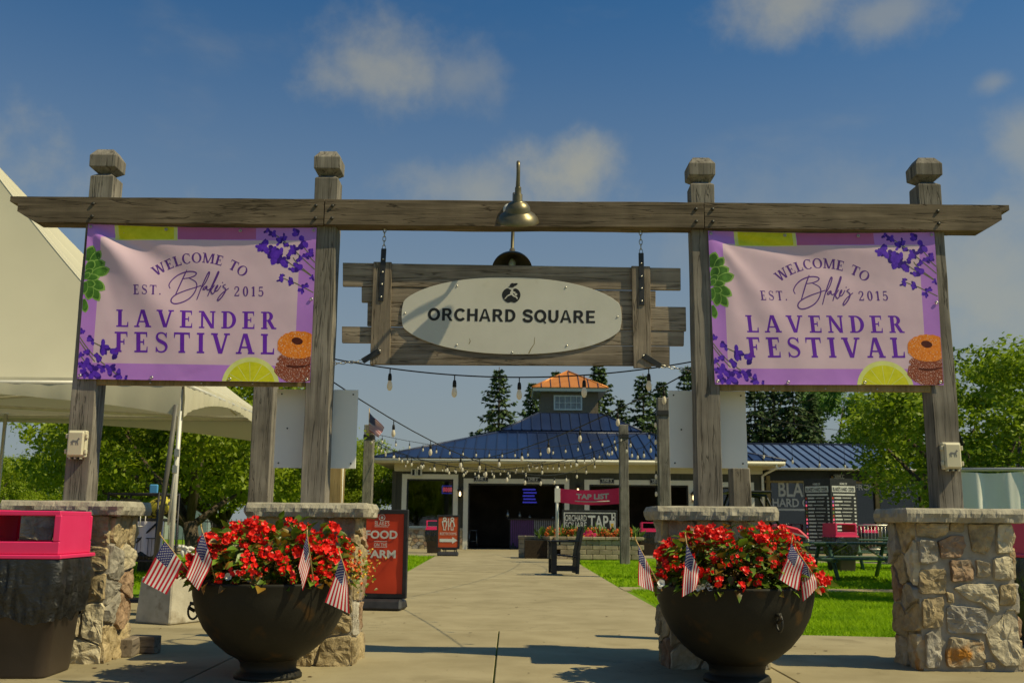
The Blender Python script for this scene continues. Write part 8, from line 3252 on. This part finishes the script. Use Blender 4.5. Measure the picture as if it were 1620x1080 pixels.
# ================================================================ fence, far shed, fabric screen on the right
YFn = 30.0
fn = thing('iron_fence', 'low black iron fence beneath the apple trees on the left', 'fence', (X(340, YFn), YFn, 0))
xa, xb = X(200, YFn), X(560, YFn)
for z in (0.18, 1.05):
    MB().tube([(xa, YFn, z), (xb, YFn, z)], 0.02, 5).build('rail', M['iron'], fn)
pk_me = MB().cyl((0, 0, 0.05), (0, 0, 1.14), 0.012, n=5).mesh('picket', M['iron'])
n_ = int((xb - xa)/0.14)
for i in range(n_):
    o = link('picket', pk_me, fn)
    o.location = Vector((xa + (i + 0.5)*(xb - xa)/n_, YFn, 0)) - org(fn)
YS = 58.0
M['pale_blue'] = mat('pale_blue_siding', (0.20, 0.26, 0.30), (0.27, 0.33, 0.37), 3, 0.7, 0.2, stretch=(0.3, 0.3, 4))
xa, xb = X(215, YS), X(330, YS)
sh = thing('far_shed', 'pale blue shed glimpsed through the apple trees on the left', 'building', ((xa + xb)/2, YS, 0))
MB().span((xa, YS, 0), (xb, YS + 5, 3.0)).build('wall', M['pale_blue'], sh)
MB().prism([(xa - 0.4, 3.0), (xb + 0.4, 3.0), ((xa + xb)/2, 4.6)], (0, YS + 5.4, 0), (1, 0, 0), (0, 0, 1), 5.8).build('roof', M['seam'], sh)
MB().span((xa + 1.0, YS - 0.03, 0.0), (xa + 2.1, YS - 0.002, 2.2)).build('door', M['white_paint'], sh)
MB().span((xb - 2.0, YS - 0.03, 1.1), (xb - 0.8, YS - 0.002, 2.1)).build('window', M['black_paint'], sh)

YW = 13.4
a, b = at(1512, 745, YW), at(1650, 742, YW - 0.6)
zt = (a.z + b.z)/2
sc_ = thing('fabric_screen', 'pleated white fabric screen under the tree at the right edge', 'screen', (a.x, YW, 0))
N = 220
vs, fs = [], []
xw = b.x + 1.6
for i in range(N + 1):
    u = i/N
    x = a.x + (xw - a.x)*u
    for j in range(9):
        v = j/8
        pl = 0.075*math.sin(u*44 + 0.9*math.sin(u*13)) + 0.012*math.sin(u*97 + 2*v)
        sagz = 0.03*abs(math.sin(u*9.0))
        vs.append((x + 0.03*v*math.sin(u*40), YW - 0.6*u + pl*(0.35 + 0.65*v), (zt - sagz)*(1 - v) + 0.02*v))
for i in range(N):
    for j in range(8):
        q = i*9 + j
        fs.append((q, q + 1, q + 10, q + 9))
M['sheer'] = mat('white_sheer_fabric', (0.80, 0.80, 0.76), (0.86, 0.86, 0.82), 2, 0.7, 0.2, trans=0.2)
MB().add(vs, fs, 0, True).build('curtain', M['sheer'], sc_)
MB().tube([(a.x, YW, zt + 0.02), (xw, YW - 0.6, zt + 0.02)], 0.025, 8).build('top_rail', M['alu'], sc_)
for x, y in ((a.x, YW), (xw, YW - 0.6)):
    MB().cyl((x, y + 0.05, 0), (x, y + 0.05, zt + 0.04), 0.03, n=8).build('post', M['alu'], sc_)
